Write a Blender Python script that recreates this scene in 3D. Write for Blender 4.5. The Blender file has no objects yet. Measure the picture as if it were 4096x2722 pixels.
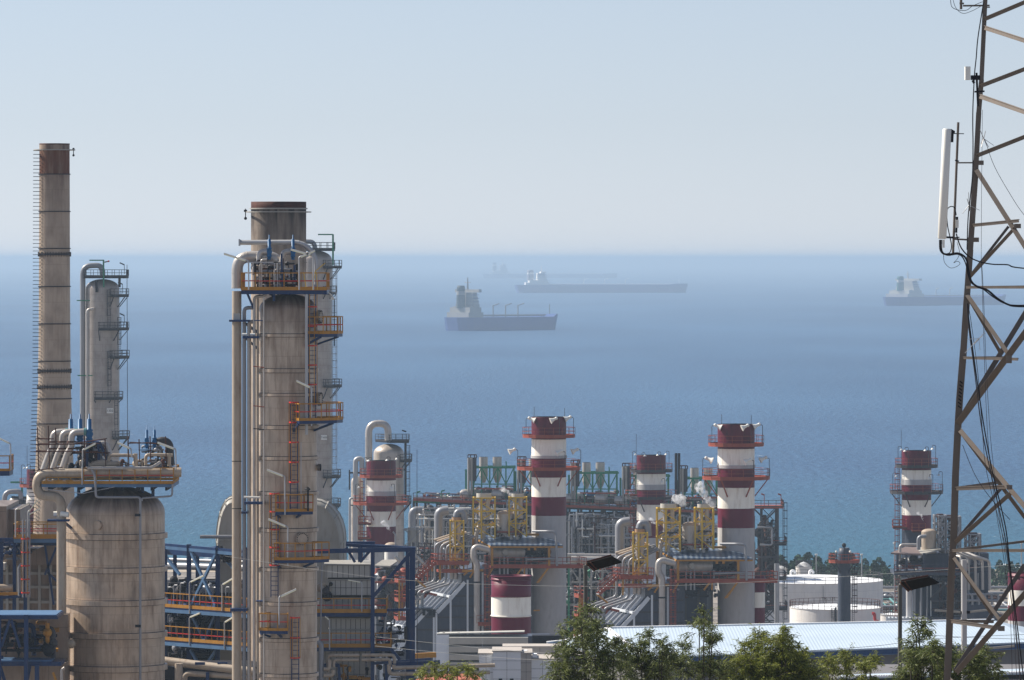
import bpy, bmesh, math, random
from mathutils import Vector, Matrix, Euler
random.seed(7)
R = math.radians
sc = bpy.context.scene
COL = sc.collection
# ---------------- camera (long lens on a hill, 70 m above the sea) ----------------
F = 22755.0; CX = 2048.0; HY = 1034.0; CH = 70.0
cd = bpy.data.cameras.new("camera"); cam = bpy.data.objects.new("camera", cd); COL.objects.link(cam)
cam.location = (0, 0, CH); cam.rotation_euler = (R(90), 0, 0)
cd.sensor_width = 36; cd.lens = 36 * F / 4096; cd.shift_y = -(1361 - HY) / 4096.0
cd.clip_start = 1; cd.clip_end = 200000
sc.camera = cam
# ---------------- sky, sun, exposure ----------------
SUN_AZ, SUN_EL = -66.0, 43.0
w = bpy.data.worlds.new("World"); sc.world = w; w.use_nodes = True
wn = w.node_tree; bg = wn.nodes["Background"]
sky = wn.nodes.new("ShaderNodeTexSky"); sky.sky_type = 'NISHITA'; sky.sun_disc = False
sky.sun_elevation = R(SUN_EL); sky.sun_rotation = R(SUN_AZ)
sky.altitude = 0; sky.air_density = 1.0; sky.dust_density = 0.05; sky.ozone_density = 1.0
hs = wn.nodes.new("ShaderNodeHueSaturation"); hs.inputs["Saturation"].default_value = 0.45
wn.links.new(sky.outputs[0], hs.inputs["Color"]); tn = wn.nodes.new("ShaderNodeMix"); tn.data_type = 'RGBA'; tn.blend_type = 'MULTIPLY'; tn.inputs[0].default_value = 1; tn.inputs[7].default_value = (0.83, 0.94, 1.19, 1)
wn.links.new(hs.outputs[0], tn.inputs[6]); wn.links.new(tn.outputs[2], bg.inputs[0])
bg.inputs[1].default_value = 0.0555
sl = bpy.data.lights.new("sun", 'SUN'); so = bpy.data.objects.new("sun", sl); COL.objects.link(so)
sl.energy = 5.0; sl.angle = R(0.53); sl.color = (1.0, 0.92, 0.81)
sd = Vector((math.sin(R(SUN_AZ)) * math.cos(R(SUN_EL)), math.cos(R(SUN_AZ)) * math.cos(R(SUN_EL)), math.sin(R(SUN_EL))))
so.rotation_euler = (-sd).to_track_quat('-Z', 'Y').to_euler(); so.location = (-60, 60, 160)
sc.view_settings.view_transform = 'Standard'; sc.view_settings.look = 'None'
sc.view_settings.exposure = 0.75; sc.view_settings.gamma = 1.0
sc.render.engine = 'CYCLES'
sc.cycles.use_denoising = True
sc.cycles.max_bounces = 6; sc.cycles.diffuse_bounces = 3; sc.cycles.glossy_bounces = 3
sc.cycles.transparent_max_bounces = 8; sc.cycles.volume_bounces = 1
sc.cycles.filter_width = 1.5

def P(px, py, D):
    """world point seen at photo pixel (4096 wide) at depth D"""
    return Vector(((px - CX) * D / F, D, CH - (py - HY) * D / F))
def X(px, D): return (px - CX) * D / F
def Z(py, D): return CH - (py - HY) * D / F
def ground(y):
    return 1.5 + 48 * max(0.0, 1 - y / 900.0) ** 1.3

# ---------------- materials ----------------
MATS = {}
def _new(name):
    m = bpy.data.materials.new(name); m.use_nodes = True
    return m, m.node_tree, m.node_tree.nodes["Principled BSDF"]
def paint(name, col, rough=0.55, metal=0.0, var=0.18, scale=1.2, stain=None, stain_amt=0.5, stretch=0.25, bump=0.0):
    """painted / weathered surface: noise varied colour, optional stain colour in vertical streaks"""
    if name in MATS: return MATS[name]
    m, nt, bs = _new(name)
    tc = nt.nodes.new("ShaderNodeTexCoord"); mp = nt.nodes.new("ShaderNodeMapping")
    mp.inputs["Scale"].default_value = (scale, scale, scale * stretch)
    nt.links.new(tc.outputs["Object"], mp.inputs[0])
    nz = nt.nodes.new("ShaderNodeTexNoise"); nz.inputs["Scale"].default_value = 1.0; nz.inputs["Detail"].default_value = 6; nz.inputs["Roughness"].default_value = 0.65
    nt.links.new(mp.outputs[0], nz.inputs[0])
    r = nt.nodes.new("ShaderNodeValToRGB")
    c = Vector(col)
    r.color_ramp.elements[0].position = 0.3; r.color_ramp.elements[1].position = 0.7
    r.color_ramp.elements[0].color = (*(c * (1 - var)), 1); r.color_ramp.elements[1].color = (*[min(1, v * (1 + var * .6)) for v in c], 1)
    nt.links.new(nz.outputs[0], r.inputs[0])
    out = r.outputs[0]
    if stain:
        n2 = nt.nodes.new("ShaderNodeTexNoise"); n2.inputs["Scale"].default_value = 2.7; n2.inputs["Detail"].default_value = 8; n2.inputs["Roughness"].default_value = 0.7
        nt.links.new(mp.outputs[0], n2.inputs[0])
        r2 = nt.nodes.new("ShaderNodeValToRGB"); r2.color_ramp.elements[0].position = 0.5; r2.color_ramp.elements[1].position = 0.72
        r2.color_ramp.elements[1].color = (stain_amt,) * 3 + (1,)
        nt.links.new(n2.outputs[0], r2.inputs[0])
        mx = nt.nodes.new("ShaderNodeMix"); mx.data_type = 'RGBA'
        nt.links.new(r2.outputs[0], mx.inputs[0]); nt.links.new(out, mx.inputs[6]); mx.inputs[7].default_value = (*stain, 1)
        out = mx.outputs[2]
    nt.links.new(out, bs.inputs["Base Color"])
    bs.inputs["Roughness"].default_value = rough; bs.inputs["Metallic"].default_value = metal; bs.inputs["Specular IOR Level"].default_value = .22
    if bump:
        b = nt.nodes.new("ShaderNodeBump"); b.inputs["Strength"].default_value = bump; b.inputs["Distance"].default_value = 0.05
        nt.links.new(nz.outputs[0], b.inputs["Height"]); nt.links.new(b.outputs[0], bs.inputs["Normal"])
    MATS[name] = m
    return m
def cladding(name, col, radius, pw=1.0, ph=1.05, stain=(0.10, 0.045, 0.02), stain_amt=0.7, grime=(0.17, 0.13, 0.10), seam=0.012, zdark=None, rough=0.42, metal=0.35):
    """insulated round vessel: sheet seams wrapped round the axis, rust weeps, soot; zdark=(z0,z1,colour) dirty top"""
    m, nt, bs = _new(name)
    tc = nt.nodes.new("ShaderNodeTexCoord"); sp = nt.nodes.new("ShaderNodeSeparateXYZ")
    nt.links.new(tc.outputs["Object"], sp.inputs[0])
    at = nt.nodes.new("ShaderNodeMath"); at.operation = 'ARCTAN2'
    nt.links.new(sp.outputs[0], at.inputs[0]); nt.links.new(sp.outputs[1], at.inputs[1])
    mu = nt.nodes.new("ShaderNodeMath"); mu.operation = 'MULTIPLY'; mu.inputs[1].default_value = radius
    nt.links.new(at.outputs[0], mu.inputs[0])
    cb = nt.nodes.new("ShaderNodeCombineXYZ"); nt.links.new(mu.outputs[0], cb.inputs[0]); nt.links.new(sp.outputs[2], cb.inputs[1])
    br = nt.nodes.new("ShaderNodeTexBrick"); br.inputs["Scale"].default_value = 1.0
    br.inputs["Brick Width"].default_value = pw; br.inputs["Row Height"].default_value = ph; br.inputs["Mortar Size"].default_value = seam
    c = Vector((col[0] * 1.16, col[1] * 1.08, col[2] * 0.99))
    br.inputs["Color1"].default_value = (*c, 1); br.inputs["Color2"].default_value = (*(c * 0.97), 1); br.inputs["Mortar"].default_value = (*(c * 0.66), 1)
    nt.links.new(cb.outputs[0], br.inputs["Vector"])
    # vertical streaks
    mp = nt.nodes.new("ShaderNodeMapping"); mp.inputs["Scale"].default_value = (1.6, 0.22, 1); nt.links.new(cb.outputs[0], mp.inputs[0])
    nz = nt.nodes.new("ShaderNodeTexNoise"); nz.inputs["Scale"].default_value = 1.3; nz.inputs["Detail"].default_value = 7; nz.inputs["Roughness"].default_value = 0.65
    nt.links.new(mp.outputs[0], nz.inputs[0])
    r2 = nt.nodes.new("ShaderNodeValToRGB"); r2.color_ramp.elements[0].position = 0.46; r2.color_ramp.elements[1].position = 0.74; r2.color_ramp.elements[1].color = (stain_amt,) * 3 + (1,)
    nt.links.new(nz.outputs[0], r2.inputs[0])
    mx = nt.nodes.new("ShaderNodeMix"); mx.data_type = 'RGBA'; nt.links.new(r2.outputs[0], mx.inputs[0]); nt.links.new(br.outputs[0], mx.inputs[6]); mx.inputs[7].default_value = (*stain, 1)
    n3 = nt.nodes.new("ShaderNodeTexNoise"); n3.inputs["Scale"].default_value = 0.55; n3.inputs["Detail"].default_value = 5; nt.links.new(cb.outputs[0], n3.inputs[0])
    r3 = nt.nodes.new("ShaderNodeValToRGB"); r3.color_ramp.elements[0].position = 0.45; r3.color_ramp.elements[1].position = 0.75; r3.color_ramp.elements[1].color = (0.5,) * 3 + (1,)
    nt.links.new(n3.outputs[0], r3.inputs[0])
    m2 = nt.nodes.new("ShaderNodeMix"); m2.data_type = 'RGBA'; nt.links.new(r3.outputs[0], m2.inputs[0]); nt.links.new(mx.outputs[2], m2.inputs[6]); m2.inputs[7].default_value = (*grime, 1)
    out = m2.outputs[2]
    if zdark:
        z0, z1, dc, amt = zdark
        mr = nt.nodes.new("ShaderNodeMapRange"); mr.inputs[1].default_value = z0; mr.inputs[2].default_value = z1; nt.links.new(sp.outputs[2], mr.inputs[0])
        n4 = nt.nodes.new("ShaderNodeTexNoise"); n4.inputs["Scale"].default_value = 1.1; n4.inputs["Detail"].default_value = 8; nt.links.new(mp.outputs[0], n4.inputs[0])
        m4 = nt.nodes.new("ShaderNodeMath"); m4.operation = 'MULTIPLY'; nt.links.new(mr.outputs[0], m4.inputs[0])
        a4 = nt.nodes.new("ShaderNodeMath"); a4.operation = 'MULTIPLY_ADD'; a4.inputs[1].default_value = 1.6; a4.inputs[2].default_value = amt - 0.8; a4.use_clamp = True
        nt.links.new(n4.outputs[0], a4.inputs[0]); nt.links.new(a4.outputs[0], m4.inputs[1])
        m5 = nt.nodes.new("ShaderNodeMix"); m5.data_type = 'RGBA'; nt.links.new(m4.outputs[0], m5.inputs[0]); nt.links.new(out, m5.inputs[6]); m5.inputs[7].default_value = (*dc, 1)
        out = m5.outputs[2]
    nt.links.new(out, bs.inputs["Base Color"]); bs.inputs["Roughness"].default_value = rough; bs.inputs["Metallic"].default_value = metal; bs.inputs["Specular IOR Level"].default_value = .3
    nb = nt.nodes.new("ShaderNodeTexNoise"); nb.inputs["Scale"].default_value = 1.4; nb.inputs["Detail"].default_value = 2; nt.links.new(cb.outputs[0], nb.inputs[0])
    bp = nt.nodes.new("ShaderNodeBump"); bp.inputs["Strength"].default_value = .35; bp.inputs["Distance"].default_value = .06; nt.links.new(nb.outputs[0], bp.inputs["Height"]); nt.links.new(bp.outputs[0], bs.inputs["Normal"])
    return m
RUST = (0.16, 0.055, 0.025)
M = dict(
    blue=paint("blue_steel", (0.01, 0.036, 0.115), 0.38, stain=(0.10, 0.07, 0.05), stain_amt=.35),
    ltblue=paint("pale_blue_steel", (0.085, 0.17, 0.3), 0.45),
    valve=paint("valve_blue", (0.012, 0.11, 0.26), 0.4, var=.1),
    teal=paint("valve_teal", (0.10, 0.24, 0.24), 0.5),
    yellow=paint("safety_yellow", (0.42, 0.2, 0.025), 0.5, stain=(0.22, 0.09, 0.03)),
    byellow=paint("bright_yellow", (0.62, 0.40, 0.04), 0.5, stain=(0.3, 0.16, 0.04), stain_amt=.4),
    red=paint("safety_red", (0.50, 0.025, 0.02), 0.5),
    orange=paint("orange_red_steel", (0.28, 0.062, 0.036), 0.55, stain=(0.16, 0.05, 0.035)),
    maroon=paint("maroon_band", (0.115, 0.003, 0.023), 0.45, var=.10, scale=.5, stain=(0.09, 0.008, 0.02), stain_amt=.4),
    white=paint("white_band", (0.88, 0.85, 0.76), 0.5, var=.07, scale=.8, stain=(0.42, 0.33, 0.25), stain_amt=.55, stretch=.12),
    soot=paint("maroon_sooty", (0.10, 0.003, 0.02), 0.5, var=.2, scale=1.0, stain=(0.025, 0.006, 0.01), stain_amt=.85, stretch=.2),
    tank=paint("tank_white", (0.80, 0.80, 0.80), 0.5, var=.03, scale=.2),
    conc=paint("grey_concrete", (0.43, 0.42, 0.415), 0.8, var=.12, scale=.8, stain=(0.27, 0.26, 0.25)),
    pipe=paint("clad_pipe", (0.46, 0.43, 0.395), 0.38, metal=.35, var=.15, stain=(0.2, 0.12, 0.07), stain_amt=.35),
    tan=paint("tan_pipe", (0.42, 0.35, 0.27), 0.45, metal=.15, var=.12, scale=.8, stain=(0.20, 0.11, 0.06), stain_amt=.6),
    gpipe=paint("grey_pipe", (0.27, 0.275, 0.29), 0.42, metal=.3, var=.15),
    dpipe=paint("dark_pipe", (0.05, 0.047, 0.052), 0.6, var=.3),
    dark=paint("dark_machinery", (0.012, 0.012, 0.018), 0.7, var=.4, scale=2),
    rust=paint("rust_steel", (0.075, 0.028, 0.02), 0.8, var=.35, scale=3),
    black=paint("black_rubber", (0.015, 0.015, 0.018), 0.5),
    galv=paint("galvanised", (0.42, 0.425, 0.43), 0.45, metal=.4, var=.12, scale=2),
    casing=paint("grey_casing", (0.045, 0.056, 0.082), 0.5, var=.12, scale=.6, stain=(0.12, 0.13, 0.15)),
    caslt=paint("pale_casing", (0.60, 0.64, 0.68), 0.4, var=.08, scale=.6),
    green=paint("green_steel", (0.03, 0.20, 0.11), 0.5, var=.2),
    roofw=paint("roof_white", (0.78, 0.79, 0.80), 0.5, var=.04, scale=.3),
    lamp=paint("lamp_white", (0.75, 0.74, 0.68), 0.4, var=.05),
    glassy=paint("lamp_tube", (0.85, 0.83, 0.55), 0.25, var=.05),
    tower=paint("tower_steel", (0.155, 0.132, 0.112), 0.5, metal=.3, var=.18, scale=4, stain=(0.16, 0.10, 0.07), stain_amt=.5),
    panel=paint("panel_grey", (0.46, 0.45, 0.41), 0.6, var=.08, scale=1),
    duct=paint("duct_grey", (0.34, 0.325, 0.29), 0.5, var=.12, scale=.8, stain=(0.18, 0.16, 0.13)),
)
# ---------------- mesh builder ----------------
ORG = {}
class MB:
    def __init__(s, mat=None):
        s.v = []; s.f = []; s.mi = []; s.sm = []; s.mats = []; s.use(mat or M['gpipe'])
    def use(s, mat):
        if mat not in s.mats: s.mats.append(mat)
        s.c = s.mats.index(mat); return s
    def add(s, vs, fs, smooth=False):
        b = len(s.v); s.v += [tuple(v) for v in vs]
        for f in fs: s.f.append(tuple(i + b for i in f)); s.mi.append(s.c); s.sm.append(smooth)
        return s
    def box(s, x0, x1, y0, y1, z0, z1):
        vs = [(x, y, z) for z in (z0, z1) for y in (y0, y1) for x in (x0, x1)]
        return s.add(vs, [(0, 2, 3, 1), (4, 5, 7, 6), (0, 1, 5, 4), (2, 6, 7, 3), (0, 4, 6, 2), (1, 3, 7, 5)])
    def bar(s, p, q, w=0.1, h=None, up=(0, 0, 1)):
        """square section beam from p to q"""
        p = Vector(p); q = Vector(q); h = h or w; d = (q - p)
        if d.length < 1e-6: return s
        d.normalize(); u = Vector(up)
        if abs(d.dot(u)) > 0.95: u = Vector((0, 1, 0))
        a = d.cross(u).normalized(); b = a.cross(d).normalized()
        vs = []
        for c in (p, q):
            for i, j in ((-1, -1), (1, -1), (1, 1), (-1, 1)): vs.append(c + a * w / 2 * i + b * h / 2 * j)
        return s.add(vs, [(3, 2, 1, 0), (4, 5, 6, 7), (0, 1, 5, 4), (1, 2, 6, 5), (2, 3, 7, 6), (3, 0, 4, 7)])
    def tube(s, pts, r, seg=10, caps=True, radii=None):
        pts = [Vector(p) for p in pts]; n = len(pts)
        if n < 2: return s
        t0 = (pts[1] - pts[0]).normalized()
        u = Vector((0, 0, 1)) if abs(t0.z) < .9 else Vector((1, 0, 0))
        a = t0.cross(u).normalized(); vs = []
        for i, p in enumerate(pts):
            t = (pts[min(i + 1, n - 1)] - pts[max(i - 1, 0)]).normalized()
            a = (a - t * a.dot(t)).normalized(); b = t.cross(a)
            rr = radii[i] if radii else r
            for k in range(seg):
                an = 2 * math.pi * k / seg; vs.append(p + (a * math.cos(an) + b * math.sin(an)) * rr)
        fs = [(i * seg + k, i * seg + (k + 1) % seg, (i + 1) * seg + (k + 1) % seg, (i + 1) * seg + k) for i in range(n - 1) for k in range(seg)]
        s.add(vs, fs, True)
        if caps:
            s.add(vs[:seg], [tuple(range(seg - 1, -1, -1))]); s.add(vs[-seg:], [tuple(range(seg))])
        return s
    def pipe(s, pts, r, bend=None, seg=12, collars=0):
        """pipe through corner points with filleted elbows; collars = spacing of seam bands"""
        pts = [Vector(p) for p in pts]; bend = bend or r * 2.2; out = [pts[0]]
        for i in range(1, len(pts) - 1):
            a, b, c = pts[i - 1], pts[i], pts[i + 1]
            d1 = (a - b); d2 = (c - b); l = min(bend, d1.length * .49, d2.length * .49)
            p1 = b + d1.normalized() * l; p2 = b + d2.normalized() * l
            for k in range(7):
                t = k / 6; out.append(p1 * (1 - t) ** 2 + b * 2 * t * (1 - t) + p2 * t * t)
        out.append(pts[-1]); s.tube(out, r, seg)
        if collars:
            for a, b in zip(pts[:-1], pts[1:]):
                L = (b - a).length; n = int(L / collars)
                for k in range(1, n):
                    c = a + (b - a) * (k / n); d = (b - a).normalized() * 0.03
                    s.tube([c - d, c + d], r * 1.025, seg)
        return s
    def lathe(s, prof, c=(0, 0), seg=48, smooth=True, a0=0, a1=2 * math.pi):
        """prof = [(r,z)...] bottom to top around vertical axis at c"""
        pr = [prof[0]]
        for q0, q1 in zip(prof[:-1], prof[1:]):
            if abs(q1[0] - q0[0]) + abs(q1[1] - q0[1]) < 1e-5: continue
            m_ = max(1, int(abs(q1[1] - q0[1]) / 2.5))
            pr += [(q0[0] + (q1[0] - q0[0]) * k / m_, q0[1] + (q1[1] - q0[1]) * k / m_) for k in range(1, m_ + 1)]
        prof = pr; full = abs(a1 - a0) > 6.28; n = seg if full else seg + 1; vs = []
        for r, z in prof:
            for k in range(n):
                an = a0 + (a1 - a0) * k / seg; vs.append((c[0] + r * math.cos(an), c[1] + r * math.sin(an), z))
        fs = []
        for i in range(len(prof) - 1):
            for k in range(seg):
                k2 = (k + 1) % n; fs.append((i * n + k, i * n + k2, (i + 1) * n + k2, (i + 1) * n + k))
        return s.add(vs, fs, smooth)
    def cyl(s, c, r, z0, z1, seg=32, r1=None, cap=True):
        r1 = r if r1 is None else r1
        s.lathe([(r, z0), (r1, z1)], c, seg)
        if cap:
            for rr, z, fl in ((r, z0, -1), (r1, z1, 1)):
                vs = [(c[0] + rr * math.cos(2 * math.pi * k / seg), c[1] + rr * math.sin(2 * math.pi * k / seg), z) for k in range(seg)]
                s.add(vs, [tuple(range(seg))[::fl]])
        return s
    def ball(s, c, r, seg=12, rz=None):
        rz = rz or r; pr = [(max(1e-3, r * math.cos(R(-90 + 180 * i / 8))), c[2] + rz * math.sin(R(-90 + 180 * i / 8))) for i in range(9)]
        return s.lathe(pr, (c[0], c[1]), seg)
    def poly(s, pts, thick_vec):
        n = len(pts); t = Vector(thick_vec); vs = [Vector(p) for p in pts] + [Vector(p) + t for p in pts]
        return s.add(vs, [tuple(range(n))[::-1], tuple(range(n, 2 * n))] + [(i, (i + 1) % n, (i + 1) % n + n, i + n) for i in range(n)])
    def build(s, name, parent=None, smooth_angle=None):
        if not s.v: return None
        me = bpy.data.meshes.new(name); o = ORG.get(parent.name, Vector((0, 0, 0))) if parent else Vector((0, 0, 0))
        ob = bpy.data.objects.new(name, me); COL.objects.link(ob)
        if parent:
            ob.parent = parent; ORG[ob.name] = o
        else:
            xs = [v[0] for v in s.v]; ys = [v[1] for v in s.v]
            o = Vector(((min(xs) + max(xs)) / 2, (min(ys) + max(ys)) / 2, min(v[2] for v in s.v))); ob.location = o; ORG[ob.name] = o
        me.from_pydata([(v[0] - o.x, v[1] - o.y, v[2] - o.z) for v in s.v], [], s.f)
        ob.cycles.shadow_terminator_geometry_offset = 0.0
        for m in s.mats: me.materials.append(m)
        me.polygons.foreach_set("material_index", s.mi); me.polygons.foreach_set("use_smooth", s.sm)
        me.update()
        bm = bmesh.new(); bm.from_mesh(me); bmesh.ops.recalc_face_normals(bm, faces=bm.faces); bm.to_mesh(me); bm.free()
        return ob
def thing(name, label, cat, loc, group=None):
    o = bpy.data.objects.new(name, None); COL.objects.link(o); o.location = loc; o.empty_display_size = 0.5
    o["label"] = label; o["category"] = cat
    if group: o["group"] = group
    ORG[o.name] = Vector(loc); return o
def tag(o, label, cat, group=None):
    o["label"] = label; o["category"] = cat
    if group: o["group"] = group
    return o
def struct(o): o["kind"] = "structure"; return o
def copy_tree(o, parent=None):
    c = o.copy(); COL.objects.link(c)
    if parent: c.parent = parent
    for ch in list(o.children): copy_tree(ch, c)
    return c
# ================= setting: terrain, sea, haze =================
def sheet(name, xs, ys, zf, mat):
    b = MB(mat); vs = [(x, y, zf(x, y)) for y in ys for x in xs]; n = len(xs)
    b.add(vs, [(j * n + i, j * n + i + 1, (j + 1) * n + i + 1, (j + 1) * n + i) for j in range(len(ys) - 1) for i in range(n - 1)], True)
    return b.build(name)
# ground
m, nt, bs = _new("earth")
tc = nt.nodes.new("ShaderNodeTexCoord")
nz = nt.nodes.new("ShaderNodeTexNoise"); nz.inputs["Scale"].default_value = 0.35; nz.inputs["Detail"].default_value = 9; nt.links.new(tc.outputs["Object"], nz.inputs[0])
r = nt.nodes.new("ShaderNodeValToRGB"); r.color_ramp.elements[0].color = (0.08, 0.07, 0.062, 1); r.color_ramp.elements[1].color = (0.26, 0.225, 0.19, 1)
r.color_ramp.elements[0].position = .38; r.color_ramp.elements[1].position = .62
nt.links.new(nz.outputs[0], r.inputs[0]); nt.links.new(r.outputs[0], bs.inputs["Base Color"]); bs.inputs["Roughness"].default_value = .95
def gz(x, y):
    z = ground(y)
    if y > 1240: z = 1.5 - (y - 1240) * 0.04
    return z
xs = [-900 + 60 * i for i in range(31)]
ys = [-60, 0, 50, 100, 150, 200, 260, 320, 380, 440, 500, 560, 620, 680, 740, 800, 860, 900, 950, 1100, 1240, 1262, 1285, 1330]
struct(sheet("ground", xs, ys, gz, m))
# beach strip
m, nt, bs = _new("sand"); bs.inputs["Base Color"].default_value = (0.34, 0.28, 0.21, 1); bs.inputs["Roughness"].default_value = .95
struct(sheet("beach", xs, [1244, 1250, 1262, 1275, 1288], lambda x, y: gz(x, y) + .05, m))
# sea
m, nt, bs = _new("sea_water")
tc = nt.nodes.new("ShaderNodeTexCoord")
mp = nt.nodes.new("ShaderNodeMapping"); mp.inputs["Scale"].default_value = (0.13, 0.035, 1); nt.links.new(tc.outputs["Object"], mp.inputs[0])
n1 = nt.nodes.new("ShaderNodeTexNoise"); n1.inputs["Scale"].default_value = 3.0; n1.inputs["Detail"].default_value = 10; n1.inputs["Roughness"].default_value = .62; nt.links.new(mp.outputs[0], n1.inputs[0])
mp2 = nt.nodes.new("ShaderNodeMapping"); mp2.inputs["Scale"].default_value = (0.0016, 0.0005, 1); nt.links.new(tc.outputs["Object"], mp2.inputs[0])
n2 = nt.nodes.new("ShaderNodeTexNoise"); n2.inputs["Scale"].default_value = 2.0; n2.inputs["Detail"].default_value = 5; nt.links.new(mp2.outputs[0], n2.inputs[0])
ad = nt.nodes.new("ShaderNodeMath"); ad.operation = 'MULTIPLY_ADD'; ad.inputs[1].default_value = .32; nt.links.new(n2.outputs[0], ad.inputs[0])
sc1 = nt.nodes.new("ShaderNodeMath"); sc1.operation = 'MULTIPLY'; sc1.inputs[1].default_value = .5; nt.links.new(n1.outputs[0], sc1.inputs[0]); nt.links.new(sc1.outputs[0], ad.inputs[2])
r = nt.nodes.new("ShaderNodeValToRGB")
r.color_ramp.elements[0].position = .345; r.color_ramp.elements[0].color = (0.014, 0.056, 0.132, 1)
r.color_ramp.elements[1].position = .47; r.color_ramp.elements[1].color = (0.038, 0.110, 0.215, 1)
nt.links.new(ad.outputs[0], r.inputs[0])
# shallow, greener water near the shore and white specks for whitecaps and painted sun glints
sp = nt.nodes.new("ShaderNodeSeparateXYZ"); nt.links.new(tc.outputs["Object"], sp.inputs[0])
sh = nt.nodes.new("ShaderNodeMapRange"); sh.inputs[1].default_value = 1250; sh.inputs[2].default_value = 1900; sh.inputs[3].default_value = 1; sh.inputs[4].default_value = 0
nt.links.new(sp.outputs[1], sh.inputs[0])
mx = nt.nodes.new("ShaderNodeMix"); mx.data_type = 'RGBA'; mx.inputs[7].default_value = (0.007, 0.085, 0.125, 1)
mm = nt.nodes.new("ShaderNodeMath"); mm.operation = 'MULTIPLY'; mm.inputs[1].default_value = .8; nt.links.new(sh.outputs[0], mm.inputs[0]); nt.links.new(mm.outputs[0], mx.inputs[0]); nt.links.new(r.outputs[0], mx.inputs[6])
mp3 = nt.nodes.new("ShaderNodeMapping"); mp3.inputs["Scale"].default_value = (0.10, 0.05, 1); nt.links.new(tc.outputs["Object"], mp3.inputs[0])
n3 = nt.nodes.new("ShaderNodeTexNoise"); n3.inputs["Scale"].default_value = 1.5; n3.inputs["Detail"].default_value = 4; n3.inputs["Roughness"].default_value = .7; nt.links.new(mp3.outputs[0], n3.inputs[0])
r3 = nt.nodes.new("ShaderNodeValToRGB"); r3.color_ramp.elements[0].position = .70; r3.color_ramp.elements[1].position = .74; nt.links.new(n3.outputs[0], r3.inputs[0])
mx2 = nt.nodes.new("ShaderNodeMix"); mx2.data_type = 'RGBA'; mx2.inputs[7].default_value = (0.7, 0.75, 0.78, 1); nt.links.new(r3.outputs[0], mx2.inputs[0]); nt.links.new(mx.outputs[2], mx2.inputs[6])
nt.links.new(mx2.outputs[2], bs.inputs["Base Color"])
bs.inputs["Roughness"].default_value = .42; bs.inputs["IOR"].default_value = 1.33; bs.inputs["Specular IOR Level"].default_value = .35
bp = nt.nodes.new("ShaderNodeBump"); bp.inputs["Strength"].default_value = .9; bp.inputs["Distance"].default_value = 1.6; nt.links.new(n1.outputs[0], bp.inputs["Height"]); nt.links.new(bp.outputs[0], bs.inputs["Normal"])
b = MB(m); b.add([(-30000, 1255, 0), (30000, 1255, 0), (60000, 90000, 0), (-60000, 90000, 0)], [(0, 1, 2, 3)])
sea = b.build("sea"); struct(sea); sea.data.transform(Matrix.Translation(sea.location)); sea.location = (0, 0, 0)
# haze
m = bpy.data.materials.new("haze_air"); m.use_nodes = True; nt = m.node_tree
nt.nodes.remove(nt.nodes["Principled BSDF"]); pv = nt.nodes.new("ShaderNodeVolumePrincipled")
pv.inputs["Density"].default_value = 1.0e-4; pv.inputs["Color"].default_value = (0.46, 0.60, 0.74, 1); pv.inputs["Anisotropy"].default_value = 0.25
nt.links.new(pv.outputs[0], nt.nodes["Material Output"].inputs["Volume"])
b = MB(m); b.box(-70000, 70000, -200, 95000, -5, 80.3); hz = b.build("haze"); hz["kind"] = "stuff"
hz.display_type = 'WIRE'
# ================= helpers for plant structures =================
def rail(b, pts, h=1.1, step=1.3, post=None, mid=None, toe=None, t=0.055, closed=False):
    """handrail along floor points (x,y,z)"""
    post = post or M['yellow']; mid = mid or M['red']; pts = [Vector(p) for p in pts]
    if closed: pts = pts + [pts[0]]
    up = Vector((0, 0, h))
    for a, c in zip(pts[:-1], pts[1:]):
        b.use(post).bar(a + up, c + up, t); b.use(mid).bar(a + up * .53, c + up * .53, t * .9)
        if toe: b.use(toe).bar(a + Vector((0, 0, .09)), c + Vector((0, 0, .09)), t * .5, .18)
        L = (c - a).length; n = max(1, int(round(L / step)))
        for k in range(n + (1 if c is pts[-1] and not closed else 0)): q = a + (c - a) * (k / n); b.use(post).bar(q, q + up, t)
    return b
def platform(parent, poly, z, edges=None, th=.22, deck=None, post=None, mid=None, toe=None, h=1.1, step=1.3, closed=True, t=0.055):
    deck = deck or M['blue']
    b = MB(deck); b.poly([(x, y, z - th) for x, y in poly], (0, 0, th))
    pl = b.build("platform", parent)
    r = MB(post or M['yellow']); pts = [(x, y, z) for x, y in poly]
    if edges is None: rail(r, pts, h, step, post, mid, toe or post or M['yellow'], t, closed=closed)
    else:
        for e in edges: rail(r, [pts[i] for i in e], h, step, post, mid, toe or post or M['yellow'], t)
    r.build("handrail", pl); return pl
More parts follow.
